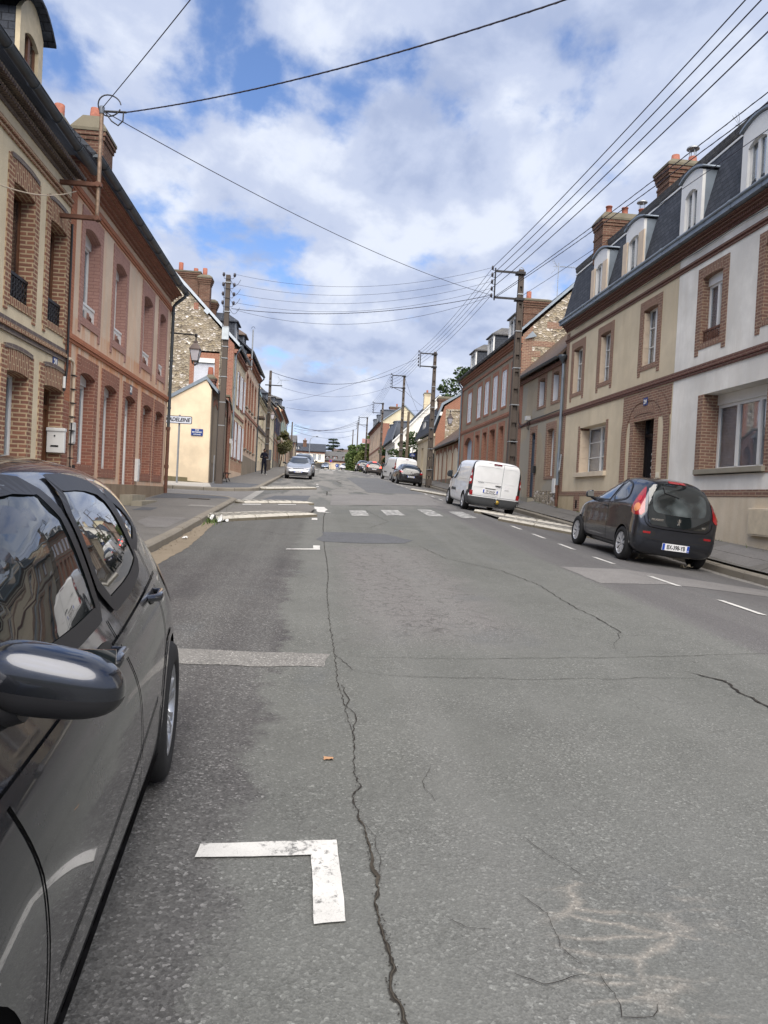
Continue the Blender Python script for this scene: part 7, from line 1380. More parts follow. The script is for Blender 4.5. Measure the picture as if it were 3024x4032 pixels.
        for k in range(n):
            a0 = 2 * PI * k / n + .2; 
            if style == 'twin': wds = ((-.10, .045, .17), (.10, -.045 + .09, .17)) ; 
            def pt(rad, ang, dx): return (xo - sg * dx, y + rad * math.cos(ang), r + rad * math.sin(ang))
            hw0, hw1 = (.30, .22) if style == 'cap' else ((.16, .075) if style == 'spoke' else (.2, .10))
            offs = (0,) if style != 'twin' else (-.13, .13)
            for of in offs:
                a_i, a_o = a0 + of * .9, a0 + of * .9 + (.0 if style != 'twin' else of * .35)
                q = [pt(rr_ * .14, a_i - hw0 * 1.5, .026), pt(rr_ * .14, a_i + hw0 * 1.5, .026), pt(rr_ * .6, (a_i + a_o) / 2 + hw1 * .8, .012), pt(rr_ * .97, a_o + hw1, .006), pt(rr_ * .97, a_o - hw1, .006), pt(rr_ * .6, (a_i + a_o) / 2 - hw1 * .8, .012)]
                b_ = [(p[0] - sg * .02, p[1], p[2]) for p in q]; m.add(q + b_, [(0, 1, 2, 5), (5, 2, 3, 4)] + [(i, (i + 1) % 6, 6 + (i + 1) % 6, 6 + i) for i in range(6)])
        m.build('rim', mat or ALLOY, t, fixn=True); m = MB(); m.lathe([(rr_ * .95, xo - sg * .06), (.001, xo - sg * .055)], (0, y, r), 24, 'x'); m.build('brake_drum', RIMD, t); return t
    def put_wheels(s, style='spoke', mat=None, n=10, w_=.19, inset=.012):
        for ya in s.wheels:
            for sg in (-1, 1): s.wheel(sg * (s.W / 2 - inset), ya, style, mat, n, w_)
    def arches(s, w_=.03, mat=None, up=1.18):
        pth = lambda ya: [(ya + s.wr * up * math.cos(a), s.wr + s.wr * up * math.sin(a)) for a in rng(-.25, PI + .25, 30)]
        for ya in s.wheels: s.line('arch_lip', 0, pth(ya), w_, mat or GREYP, mirror=False, off=.006); s.line('arch_lip', PI, [(-u, z) for u, z in pth(ya)], w_, mat or GREYP, off=.006)
    def mirrors(s, y, z, x, paint, size=1.0, low=None, both=True, hh=.075, ww=.115):
        for sg in ((-1, 1) if both else (-1,)):
            n, mm = 32, 20; spl = 9; P_ = lambda v, e: math.copysign(abs(v) ** e, v); vs = []
            for i in range(mm + 1):
                la = -PI / 2 + PI * i / mm
                for k in range(n):
                    lo_ = 2 * PI * k / n; cx_, cy_, cz_ = P_(math.cos(la), .62) * P_(math.cos(lo_), .74), P_(math.cos(la), .62) * P_(math.sin(lo_), .7), P_(math.sin(la), .85)
                    X_ = cx_ * ww * size; taper = 1 - .22 * (cx_ + 1) / 2 if True else 1; Y_ = cy_ * .075 * size * (1 if cy_ > 0 else .45); Z_ = cz_ * hh * size * taper + .018 * size * (-cx_)
                    vs.append((sg * (x + X_), y + Y_, z + Z_))
            fs = [(i * n + k, i * n + (k + 1) % n, (i + 1) * n + (k + 1) % n, (i + 1) * n + k) for i in range(mm) for k in range(n)]
            m = MB(); m.add(vs, fs[spl * n:], 0, 0, True); m.add(vs, fs[:spl * n], 1, 0, True); m.box(sg * (x - ww * .82), sg * (x + ww * .8), y - .036 * size, y - .030 * size, z - hh * .7 * size, z + hh * .7 * size, 2)
            h = m.build('wing_mirror', [paint, low or BLACKP, CARGL], s.root); m = MB(); m.tube([(sg * (x - ww * .5), y - .0, z - hh * .6 * size), (sg * (x - ww * 1.1), y + .0, z - hh * 1.0 * size), (sg * (x - ww * 1.9), y + .01, z - hh * 1.15 * size)], [.04 * size, .035 * size, .04 * size], 10); m.build('mirror_arm', BLACKP, h)
    def plate(s, front, z, txt, wide=.52, lean=0, x=0, dep=None, region='14', blur=False):
        y = (s.L + .012) if front else -.012
        h = s.cast(PI / 2 if front else -PI / 2, 0 if not front else 0, z, 0); y = h.y + (.03 if front else -.03) if h else y
        sg = 1 if front else -1; m = MB(); m.box(x - wide / 2, x + wide / 2, y - sg * .03, y, z - .055, z + .055); p = m.build('number_plate', PLATEW, s.root)
        for sd in (-1, 1): MB().box(x + sd * (wide / 2 - .045), x + sd * (wide / 2 - .002), y, y + sg * .002, z - .052, z + .052).build('plate_band', PLATEB, p)
        M = Matrix(((-sg, 0, 0, x), (0, 0, sg, y + sg * .003), (0, 1, 0, z - .002), (0, 0, 0, 1))) if True else None
        text(txt, .098, INK, M, p, 'lettering', .0008, .80, .002)
        if region: text(region, .032, WHITE, Matrix(((-sg, 0, 0, x - sg * (wide / 2 - .024)), (0, 0, sg, y + sg * .003), (0, 1, 0, z - .03), (0, 0, 0, 1))), p, 'lettering', .0008, .8, .001)
        return p
    def place(s, X, Y, yaw, ra=None, k=1.0):
        """rear axle centre on the ground at X, Y; yaw: degrees, 0 = facing up the street"""
        ra = ra if ra is not None else s.wheels[0]; wb = s.wheels[1] - s.wheels[0]; a = math.radians(yaw); f = Vector((-math.sin(a), math.cos(a), 0)); r = Vector((math.cos(a), math.sin(a), 0)); g = lambda p: Vector((p.x, p.y, G(p.x, p.y) if p.x > -2.45 else GY(p.y)))
        c = Vector((X, Y, 0)); pr = g(c); pf = g(c + f * wb); fw = (pf - pr).normalized(); pl = g(c - r * s.W * .45); pq = g(c + r * s.W * .45); ri = (pq - pl).normalized(); up = ri.cross(fw).normalized(); ri = fw.cross(up)
        k = k if isinstance(k, tuple) else (k, k, k); o = (pl + pq) / 2 - fw * ra * k[1]; ri = ri * k[0]; fw = fw * k[1]; up = up * k[2]; s.root.matrix_world = Matrix(((ri.x, fw.x, up.x, o.x), (ri.y, fw.y, up.y, o.y), (ri.z, fw.z, up.z, o.z + .0), (0, 0, 0, 1)))
def hatch_st(L, h=.775, rear=0.0, hoodz=.95):
    """generic five door hatchback: y, z low, z belt, z top, w low, w belt, w top"""
    hw = h
    T = [(0.0, .36, .62, .72, .70, .72, .55), (.012, .27, .80, .90, .80, .83, .60), (.05, .23, .95, 1.12, .90, .92, .60), (.10, .21, 1.0, 1.31, .94, .955, .60), (.17, .2, 1.0, 1.42, .965, .98, .62), (.30, .2, .985, 1.465, .975, 1.0, .66), (.45, .2, .96, 1.46, .975, 1.0, .67),
         (.545, .2, .945, 1.40, .975, .995, .66), (.62, .2, .935, 1.24, .975, .99, .67), (.70, .2, .925, 1.05, .97, .985, .76), (.735, .2, .91, .99, .97, .98, .78), (.80, .2, .885, .955, .965, .965, .74), (.90, .21, .80, .87, .94, .93, .66), (.965, .24, .66, .74, .86, .84, .55), (.992, .27, .55, .62, .72, .70, .46), (1.0, .32, .5, .56, .60, .58, .40)]
    return [(y * L, a, b, c, d_ * hw, e * hw * (.93 if h != .845 else 1), f * hw) for y, a, b, c, d_, e, f in T]
# ---- near car: dark grey five door hatchback facing us
PG = paint_mat('charcoal_metallic', (.046, .050, .062), .9, .24); PN = paint_mat('grey_blue_metallic', (.034, .038, .050), .85, .3)
st = [(y, a, b, c, d_ * 1.02, e * .86, f * 1.07) for y, a, b, c, d_, e, f in hatch_st(4.06, .845)]
c1 = Car('parked_car', 'large charcoal hatchback in the left foreground, its wing mirror and rear wheel towards the camera', st, 4.06, 1.69, 1.445, PG, (.72, 3.19), .312, 1.14, 'cars parked along the kerbs', 4, bf=.95)
c1.put_wheels('twin', ALLOY, 7, .2, .004)
fw = [(2.92, .955), (1.83, .955), (1.80, 1.0), (1.88, 1.345), (2.12, 1.355), (2.40, 1.30), (2.62, 1.19)]; rw = [(1.72, .955), (1.28, .975), (1.05, 1.01), (.99, 1.04), (1.10, 1.21), (1.24, 1.32), (1.50, 1.35), (1.80, 1.352)]; qw = [(.98, 1.07), (.80, 1.12), (.74, 1.15), (.88, 1.24), (1.15, 1.31), (1.04, 1.2)]
def sideset(c, polys, trim=.028, seams=(), mat=None):
    for nm, p in polys:
        for a in (0, PI):
            pp = p if a == 0 else [(-u, z) for u, z in p]
            g = c.panel('side_window', a, pp, CARGL, off=.005, smooth=1, step=.08); c.line('window_trim', a, pp, trim, mat or BLACKP, g, .009, closed=True, smooth=1)
    for a in (0, PI):
        for p in seams: c.line('door_gap', a, p if a == 0 else [(-u, z) for u, z in p], .009, SEAM, None, .0025, smooth=1)
sideset(c1, (('f', fw), ('r', rw), ('q', qw)), .05, seams=([(2.72, .22), (2.72, .6), (2.78, .85), (2.82, .93)], [(1.62, .22), (1.60, .6), (1.74, .93)], [(1.12, .28), (1.08, .5), (.86, .74), (.80, .95), (.84, 1.06)], [(2.72, .24), (1.2, .24)]))
c1.arches(.03, PG, 1.15)
for a in (0, PI):
    sg = 1 if a == 0 else -1
    c1.panel('sill_trim', a, [(sg * 2.86, .19), (sg * 2.86, .26), (sg * 1.1, .26), (sg * 1.1, .19)], BLACKP, off=.012, smooth=0, step=.1); c1.line('sill_strip', a, [(sg * 2.84, .225), (sg * 1.12, .225)], .012, CHROME, off=.02)
    c1.line('body_crease', a, [(sg * 3.3, .80), (sg * 1.9, .845), (sg * .62, .93)], .02, PG, off=.008, smooth=1); c1.line('body_crease', a, [(sg * 2.6, .38), (sg * 1.9, .40), (sg * 1.15, .50)], .03, PG, off=.007, smooth=1)
    for yh, zh in ((.98, .885), (1.90, .855)):
        p = c1.panel('door_handle', a, [(sg * (yh - .1), zh - .035), (sg * (yh + .09), zh - .035), (sg * (yh + .09), zh + .035), (sg * (yh - .1), zh + .035)], BLACKP, off=.003, smooth=2, step=.03); q = [c1.cast(a, sg * (yh + t), zh, .0) for t in (-.09, -.07, .07, .1)]; nrm = Vector((sg, 0, 0)); m = MB(); m.tube([q[0], q[1] + nrm * .04, q[2] + nrm * .042, q[3]], [.012, .017, .017, .012], 10); m.build('handle_grip', PG, p)
    c1.panel('headlamp', PI / 4 if a == 0 else PI * .75, [(sg * 2.35, .62), (sg * 2.05, .66), (sg * 1.9, .76), (sg * 2.2, .74)], CLR, off=.006, step=.04) if False else None
c1.mirrors(2.62, .995, .815, PG, 1.0, None, True, .078, .135)
c1.panel('windscreen', PI / 2, [(-.60, .99), (.60, .99), (.50, 1.34), (-.50, 1.34)], CARGL, off=.005, step=.1); c1.panel('rear_window', -PI / 2, [(-.50, 1.0), (.50, 1.0), (.46, 1.3), (-.46, 1.3)], CARGL, off=.005, step=.1)
for sg in (-1, 1): c1.panel('tail_lamp', -PI / 2 + sg * PI / 5, [(sg * .66 - .0, .74), (sg * .86, .72), (sg * .9, .92), (sg * .68, .93)], REDL, off=.006, step=.04); c1.panel('headlamp', PI / 2 - sg * PI / 6, [(-sg * 2.0 - sg * .0, .6)] * 3, CLR) if False else None
c1.line('grille', PI / 2, [(-.4, .55), (.4, .55)], .12, BLACKP, off=.006)
c1.place(-1.455, 3.39, 184.3, k=(1.0, 1.0, 1.005))
# ---- small three door hatch, dark blue grey
mini = [(y, a, b, c_, d_ * .80, e * .80, f * .80) for y, a, b, c_, d_, e, f in [(0.0, .36, .60, .68, .74, .78, .62), (.03, .26, .74, .80, .88, .90, .74), (.07, .22, .84, .98, .95, .965, .80), (.14, .2, .90, 1.20, .97, .99, .76), (.26, .2, .95, 1.39, .98, 1.0, .70), (.45, .2, .97, 1.46, .985, 1.0, .70), (.9, .2, .96, 1.49, .985, 1.0, .72), (1.35, .2, .945, 1.47, .985, 1.0, .71), (1.75, .2, .93, 1.36, .985, .995, .70), (2.15, .2, .92, 1.17, .98, .985, .74), (2.5, .2, .90, 1.01, .975, .97, .78), (2.75, .2, .86, .95, .96, .95, .74), (3.05, .21, .76, .86, .92, .9, .66), (3.28, .24, .62, .72, .8, .78, .54), (3.4, .28, .52, .6, .66, .62, .45), (3.43, .34, .48, .54, .5, .5, .35)]]
c2 = Car('parked_car', 'small dark blue grey three door hatchback parked in front of the beige house', mini, 3.43, 1.63, 1.465, PN, (.56, 2.90), .285, 1.17, 'cars parked along the kerbs', 3)
c2.put_wheels('cap', HUBC, 9, .165, .004)
sideset(c2, (('f', [(2.52, .965), (1.42, .965), (1.38, 1.0), (1.26, 1.36), (1.55, 1.385), (1.9, 1.28), (2.2, 1.12)]), ('r', [(1.28, .965), (.72, 1.02), (.62, 1.09), (.78, 1.28), (.98, 1.34), (1.17, 1.36)])), .03, seams=([(2.42, .26), (2.46, .6), (2.5, .9)], [(1.34, .26), (1.32, .5), (1.38, .95)], [(2.4, .25), (1.35, .25)]))
c2.arches(.035, PN, 1.17); B = -PI / 2
rwp = [(-.60, .73), (-.50, .665), (.50, .665), (.60, .73), (.60, 1.1), (.53, 1.36), (-.53, 1.36), (-.60, 1.1)]
gl2 = c2.panel('tailgate_glass', B, rwp, CARGL, off=.016, step=.04, smooth=1); 
c2.line('tailgate_gap', B, [(-.66, .80), (-.64, .70), (-.52, .62), (.52, .62), (.64, .70), (.66, .80)], .012, SEAM, off=.004, smooth=1); c2.line('bumper_crease', B, [(-.76, .50), (-.5, .44), (.5, .44), (.76, .50)], .02, BLACKP, off=.006, smooth=1)
c2.panel('clear_rear_screen', B, [(-.53, .98), (-.47, .86), (.47, .86), (.53, .98), (.50, 1.27), (-.50, 1.27)], (lambda t: (t.col(t.ramp(t.noise(t.coord('Object', loc=(0, 0, .4)), 2.6, 2, .4), [(.42, (.012, .014, .014)), (.55, (.05, .06, .062)), (.7, (.13, .15, .155))])), t.b.inputs.__getitem__('Coat Weight').__setattr__('default_value', 1), t.m)[2])(NT('rear_screen_seen_through', .15, .5)), gl2, off=.020, step=.04)
for sg in (-1, 1):
    a = B + sg * PI / 4; lp_ = c2.panel('tail_lamp', a, [(sg * .50, .81), (sg * .70, .80), (sg * .80, .86), (sg * .735, 1.10), (sg * .66, 1.27), (sg * .615, 1.27), (sg * .55, 1.05)], REDL, off=.010, step=.035, smooth=1, label=None)
    c2.panel('indicator_lens', a, [(sg * (.655 + .062 * math.cos(t)), .925 + .07 * math.sin(t)) for t in rng(0, 2 * PI, 12)[:-1]], AMB, lp_, off=.016, step=.03, smooth=0); c2.panel('reversing_lens', a, [(sg * (.66 + .042 * math.cos(t)), 1.07 + .048 * math.sin(t)) for t in rng(0, 2 * PI, 12)[:-1]], (lambda t: (t.col((.42, .02, .03)), t.m)[1])(NT('bright_red_lens', .1, .7)), lp_, off=.016, step=.03, smooth=0)
    c2.panel('fog_recess', B, [(sg * .74, .50), (sg * .72, .58), (sg * .45, .58), (sg * .40, .52), (sg * .52, .46)], BLACKP, off=.006, step=.05); c2.panel('reflector', B, [(sg * .66, .525), (sg * .66, .56), (sg * .52, .56), (sg * .52, .525)], REDL, off=.010, step=.05, smooth=0)
c2.panel('lower_bumper', B, [(-.70, .22), (.70, .22), (.62, .40), (.34, .44), (-.34, .44), (-.62, .40)], PN, off=.012, step=.06); c2.panel('third_brake_lamp', B, [(-.17, 1.375), (.17, 1.375), (.16, 1.41), (-.16, 1.41)], REDL, off=.014, step=.04, smooth=0)
c2.plate(False, .345, 'BX-398-YB'); c2.mirrors(2.26, 1.03, .88, PN, .9, None, True, .085, .09)
y_ = c2.cast(B, -.42, .76, 0).y
text('PEUGEOT', .042, CHROME, Matrix(((1, 0, 0, -.42), (0, 0, -1, y_ - .024), (0, 1, 0, .765), (0, 0, 0, 1))), gl2, 'lettering', .002, 1.25, .002); text('107', .04, CHROME, Matrix(((1, 0, 0, .48), (0, 0, -1, y_ - .035), (0, 1, 0, .72), (0, 0, 0, 1))), gl2, 'lettering', .002, 1.2, .002)
m = MB(); k = .055; yb = c2.cast(B, 0, .75, 0).y - .02   # heraldic lion emblem, simplified
for poly in ([(-.2, .9), (.1, 1.0), (.25, .8), (.1, .6), (.2, .4), (.1, .1), (.15, -.3), (.35, -.9), (.15, -.9), (-.05, -.4), (-.1, 0), (-.15, .45), (-.3, .7)], [(.15, .5), (.55, .75), (.6, .6), (.25, .3)], [(.12, .15), (.6, .25), (.6, .1), (.15, -.08)], [(-.1, -.2), (-.35, -.5), (-.5, -.9), (-.3, -.9), (-.15, -.55), (.02, -.35)], [(-.12, .1), (-.5, .0), (-.65, .4), (-.5, .45), (-.4, .15), (-.12, .25)]):
    m.prism(FY(yb), [(x * k, .765 + z * k) for x, z in poly], 0, .006)
m.build('emblem', CHROME, gl2); m = MB(); m.tube([(-.30, c2.cast(B, -.3, 1.28).y - .02, 1.3), (-.30, c2.cast(B, -.3, 1.2).y - .02, 1.22), (-.02, c2.cast(B, 0, 1.12).y - .015, 1.16)], [.02, .012, .008], 6); m.build('rear_wiper', BLACKP, gl2)
m = MB(); q = c2.cast(PI, -1.5, .86, 0); m.tube([(q.x, 1.42, .86), (q.x - .035, 1.45, .86), (q.x - .035, 1.56, .87), (q.x, 1.6, .87)], .013, 8); m.build('door_handle', BLACKP, c2.root)
c2.panel('sill_trim', PI, [(-2.45, .2), (-2.45, .27), (-1.0, .27), (-1.0, .2)], PG, off=.012, smooth=0); c2.place(6.80, 14.0, 0.5, k=(1.03, 1.03, 1.155))
# ---- vans
def van_st(L, hw, Hh, hood=.24, rounded=.06, belt=1.05):
    T = [(0, .40, belt - .05, Hh - .22, .95, .95, .86), (.02, .3, belt, Hh - .08, .975, .975, .875), (.10, .26, belt, Hh - .02, .985, .985, .88), (.5, .24, belt, Hh, .99, 1.0, .87), (L * .45, .24, belt, Hh, .99, 1.0, .87), (L * .60, .24, belt, Hh - .015, .99, 1.0, .86), (L * (1 - hood) - .55, .24, belt, Hh - .10, .985, .99, .83), (L * (1 - hood) - .18, .24, belt, Hh - .38, .98, .985, .80), (L * (1 - hood) + .12, .24, belt - .02, belt + .13, .97, .97, .82), (L * .86, .24, belt - .08, belt + .03, .95, .94, .76), (L * .945, .26, belt - .2, belt - .08, .9, .88, .66), (L * .985, .3, .66, .76, .78, .75, .55), (L, .38, .58, .64, .6, .58, .42)]
    return [(y, a, b, c_, d_ * hw, e * hw, f * hw) for y, a, b, c_, d_, e, f in T]
PWH = paint_mat('white_van_paint', (.74, .75, .76), 0, .35)
def make_van(name, label, L, W, Hh, axles, wr, txt, kangoo=True, lamp=None, hood=.24):
    v = Car(name, label, van_st(L, W / 2, Hh, hood), L, W, Hh, PWH, axles, wr, 1.15, 'white panel vans', 3, cat='van', rf=.9); v.put_wheels('cap', HUBC, 7, .2, .01); v.arches(.03, PWH, 1.15); zt = Hh
    wl = [(L * .52, 1.06), (L * .735, 1.06), (L * .70, 1.22), (L * .60, zt - .23), (L * .535, zt - .21)]
    if not kangoo: wl = [(L * .60, 1.15), (L * .80, 1.12), (L * .76, 1.3), (L * .69, zt - .24), (L * .62, zt - .22)]
    sideset(v, (('f', wl),), .03, seams=([(L * .515, .3), (L * .515, zt - .2)], [(L * .745, .35), (L * .75, 1.05)]))
    for a in (0, PI):
        sg = 1 if a == 0 else -1; pn = [(L * .12, 1.08), (L * .46, 1.08), (L * .46, zt - .2), (L * .12, zt - .2)]; v.line('pressed_panel', a, rrq(sg * L * .12, sg * L * .46, 1.08, zt - .2, .12), .025, PWH, off=.010, closed=True)
        v.panel('rub_strip', a, [(sg * L * .50, .60), (sg * L * .70, .60), (sg * L * .70, .70), (sg * L * .50, .70)], GREYP, off=.012, smooth=0, step=.08); v.panel('bumper_corner', a, [(sg * .0, .26), (sg * .42, .3), (sg * .42, .52), (sg * .3, .70), (sg * .0, .74)], GREYP, off=.008, smooth=0, step=.05)
    h2 = W / 2; B = -PI / 2
    v.panel('rear_bumper', B, [(-h2 * .97, .24), (h2 * .97, .24), (h2 * .97, .52), (-h2 * .97, .52)], GREYP, off=.02, smooth=0, step=.06)
    dx = h2 * .88 if kangoo else h2 * .9; m = MB(); v.line('', B, rrq(-dx, dx, .56, zt - .10, .08), .014, None, off=.003, closed=True, mb=m); sx = .22 if kangoo else 0.0; v.line('', B, [(sx, .56), (sx, zt - .13)], .012, None, off=.003, mb=m); m.build('door_gap', LEAD, v.root, fixn=False)
    for x0, x1 in ((-dx + .07, sx - .06), (sx + .06, dx - .07)): v.line('pressed_panel', B, rrq(x0, x1, 1.06, zt - .22, .10), .022, PWH, off=.010, closed=True)
    v.line('pressed_panel', B, rrq(-dx + .05, sx - .12, .62, .86, .04), .018, PWH, off=.010, closed=True)
    for sg in (-1, 1):
        a = B + sg * PI / 4; k0 = (h2 - .02) * .7071; bl = [(sg * (k0 - .06), .60), (sg * (k0 + .10), .60), (sg * (k0 + .10), 1.1), (sg * (k0 + .05), zt - .10), (sg * (k0 - .03), zt - .06), (sg * (k0 - .065), 1.1)]
        bp_ = v.panel('corner_trim', a, bl, BLACKP, off=.010, smooth=0, step=.04); z0, z1 = (.93, 1.46) if kangoo else (.95, 1.55)
        l_ = v.panel('tail_lamp', a, [(sg * (k0 - .05), z0), (sg * (k0 + .045), z0 - .02), (sg * (k0 + .075), (z0 + z1) / 2), (sg * (k0 + .05), z1), (sg * (k0 - .02), z1)], REDL, bp_, off=.018, smooth=1, step=.035)
        for zc in ((z0 + .13, z1 - .2) if kangoo else ((z0 + z1) / 2,)): v.panel('clear_lens', a, [(sg * (k0 + .012 + .035 * math.cos(t)), zc + .06 * math.sin(t)) for t in rng(0, 2 * PI, 10)[:-1]], CLR, l_, off=.022, smooth=0, step=.03)
        v.panel('reflector', B, [(sg * (h2 - .05), .56), (sg * (h2 - .05), .72), (sg * (h2 - .15), .72), (sg * (h2 - .15), .56)], REDL, off=.028, smooth=0, step=.05)
    v.plate(False, .74, txt, x=-.15 if kangoo else 0, region='14'); v.mirrors(L * .735, 1.18, h2 + .10, BLACKP, 1.15, None, True, .12, .09); yy = v.cast(B, 0, .95, 0).y
    m = MB(); m.tube([(-.0, yy - .02, .96), (.2, yy - .03, .955)], .017, 8); m.box(-.34, 0.02, yy - .03, yy - .01, .83, .85); m.build('door_handle', BLACKP, v.root); v.panel('third_brake_lamp', B, [(-.14, zt - .15), (.14, zt - .15), (.14, zt - .11), (-.14, zt - .11)], (lambda t: (t.col((.12, .01, .02)), t.m)[1])(NT('dark_red_lamp', .2, .5)), off=.02, smooth=0, step=.05)
    if kangoo:
        m = MB(); m.box(.34, .48, yy - .018, yy - .006, .86, 1.02).build('sticker', PLATEW, v.root); text('KANGOO', .035, LEAD, Matrix(((1, 0, 0, -.52), (0, 0, -1, yy - .015), (0, 1, 0, 1.02), (0, 0, 0, 1))), v.root, 'lettering', .001, 1.3, .001)
        m = MB(); m.tube([(.06, -.02, .40), (.06, -.12, .40), (.06, -.13, .47)], .018, 8); m.sphere((.06, -.13, .5), .03, 10, 8); m.lathe([(.0, -.10), (.07, -.09), (.07, -.07), (0, -.06)], (.12, 0, .40), 14, 'y', 1); m.build('tow_ball', [STEEL, plain('brass_cap', srgb(190, 160, 70), .4, .5, .5)], v.root)
    return v
v1 = make_van('panel_van', 'near white panel van with grey bumpers and a tow ball, parked on the right', 4.21, 1.83, 1.80, (.75, 3.45), .315, 'CP-244-JV'); v1.place(6.02, 25.6, .8)
v2 = make_van('panel_van', 'farther white panel van partly hidden by the black hatchback', 4.78, 1.90, 1.95, (.95, 4.05), .33, 'DK-512-RT', False, hood=.17); v2.place(6.75, 58.6, 8)
def hatch(label, paint, L, W, Hh, front=False, txt='', lamps='red', style='spoke', ht=1.0, lit=False, name='parked_car', group='cars parked along the kerbs', logo=None):
    c = Car(name, label, hatch_st(L, W / 2), L, W, Hh, paint, (L * .185, L * .80), .32, 1.14, group, 3); k = Hh / 1.445; kl = L / 4.06
    S = lambda p: [(u * kl, z * k) for u, z in p]; sideset(c, (('f', S(fw)), ('r', S(rw)), ('q', S(qw))), .03, seams=(S([(2.72, .25), (2.76, .9)]), S([(1.62, .25), (1.74, .93)]), S([(1.1, .3), (1.02, .6), (.84, 1.0)])))
    c.put_wheels(style, ALLOY, 10, .2, .01); c.arches(.025, paint, 1.15); h2 = W / 2; B = -PI / 2
    c.panel('rear_window', B, [(-.56, 1.0 * k), (.56, 1.0 * k), (.50, 1.31 * k), (-.50, 1.31 * k)], CARGL, off=.006, step=.06, smooth=1); c.panel('windscreen', -B, [(-.66, .99 * k), (.66, .99 * k), (.54, 1.36 * k), (-.54, 1.36 * k)], CARGL, off=.006, step=.06, smooth=1)
    for sg in (-1, 1):
        k0 = (h2 - .05) * math.cos(PI / 5); l_ = c.panel('tail_lamp', B + sg * PI / 5, [(sg * (k0 - .20), .80 * k), (sg * (k0 + .06), .82 * k), (sg * (k0 + .15), .90 * k), (sg * (k0 + .10), .97 * k), (sg * (k0 - .12), .93 * k)], LITB if lit else REDL, off=.012, step=.035, smooth=1)
        if not lit: c.panel('clear_lens', B + sg * PI / 5, [(sg * (k0 - .10), .92 * k), (sg * (k0 + .08), .93 * k), (sg * (k0 + .08), .97 * k), (sg * (k0 - .02), .985 * k)], CLR, l_, off=.016, step=.03, smooth=0)
        a = -B - sg * PI / 4.2; c_ = c.L * math.cos(PI / 2 - (PI / 2 - PI / 4.2)) if False else 0
        # headlamps follow the nose corner
        hx = []
        for (x, z) in ((.34, .64), (.60, .66), (.78, .72), (.80, .76), (.55, .72), (.36, .69)): hx.append((-(sg * x * h2 / .9), z * k))
        c.panel('headlamp', -B, [(x, z) for x, z in hx], CLR if front != 'dark' else BLACKP, off=.010, step=.03, smooth=1)
    c.panel('lower_grille', -B, [(-.62, .30), (.62, .30), (.68, .44), (.60, .50), (-.60, .50), (-.68, .44)], BLACKP, off=.012, step=.05); c.line('grille_bar', -B, [(-.66, .47), (-.6, .28), (.6, .28), (.66, .47)], .025, CHROME if front else BLACKP, off=.018); c.line('bonnet_grille', -B, [(-.62, .655 * k), (.62, .655 * k)], .045, BLACKP, off=.010)
    c.panel('lower_bumper', B, [(-.62, .25), (.62, .25), (.58, .38), (-.58, .38)], BLACKP, off=.012, step=.06); c.plate(bool(front), .49 if front else .60, txt); c.mirrors(L * .665, 1.0 * k, h2 + .08, BLACKP, .85)
    if logo:
        f_ = bool(front); z = (.655 if f_ else .86) * k; y = c.cast(-B if f_ else B, 0, z, 0).y; sg = 1 if f_ else -1; m = MB()
        if logo == 'ring': m.tube([(.06 * math.cos(a), y + sg * .02, z + .06 * math.sin(a)) for a in rng(0, 2 * PI, 20)], .007, 6, cap=False); m.tube([(-.04, y + sg * .02, z + .035), (-.018, y + sg * .02, z - .04), (0, y + sg * .02, z + .0), (.018, y + sg * .02, z - .04), (.04, y + sg * .02, z + .035)], .006, 5)
        else: m.tube([(0, y + sg * .02, z + .08), (.05, y + sg * .02, z), (0, y + sg * .02, z - .08), (-.05, y + sg * .02, z), (0, y + sg * .02, z + .08)], .014, 6)
        m.build('emblem', CHROME, c.root)
    MB().box(-.04, .04, 0, 0, 0, 0) if False else None
    if lit: c.panel('third_brake_lamp', B, [(-.18, 1.35 * k), (.18, 1.35 * k), (.18, 1.385 * k), (-.18, 1.385 * k)], LITB, off=.02, step=.04, smooth=0)
    return c
PB = paint_mat('black_paint', (.012, .012, .014), .1, .25); PS = paint_mat('silver_metallic', (.42, .44, .47), .6, .3); PBR = paint_mat('brown_grey_metallic', (.085, .075, .070), .5, .3); PBL = paint_mat('pale_blue_metallic', (.16, .21, .30), .5, .3); PGR = paint_mat('mid_grey_metallic', (.17, .19, .22), .5, .3)
hatch('black hatchback parked just behind the farther white van on the right', PB, 4.30, 1.81, 1.47, False, 'BM-002-SK', logo='dia').place(6.42, 51.2, .5)
hatch('brown grey hatchback with its brake lamps glowing, on the right', PBR, 4.05, 1.76, 1.45, False, 'FA-318-ZL', lit=True, logo='ring').place(6.15, 81, 1.5)
hatch('dark hatchback farthest up the right kerb, beyond the one with lit brake lamps', PB, 4.0, 1.72, 1.5, False, 'CE-731-QA').place(5.75, 92, 2)
hatch('silver hatchback facing the camera in the left bay', PS, 4.28, 1.79, 1.48, True, 'GK-773-GM', logo='ring').place(-1.20, 49.1 + 2.63, 180)
hatch('grey estate like car hidden behind the silver hatchback on the left', PGR, 4.4, 1.84, 1.68, True, 'DN-650-JC').place(-1.08, 56.2 + 2.7, 180)
hatch('pale blue car waiting at the junction at the end of the street', PBL, 4.2, 1.75, 1.45, True, 'AB-120-CD', group='cars at the far junction').place(1.75, 165, 180); hatch('white car half hidden by the hedge at the far junction', PWH, 4.1, 1.75, 1.45, True, 'EB-204-PW', group='cars at the far junction').place(6.0, 158, 170)
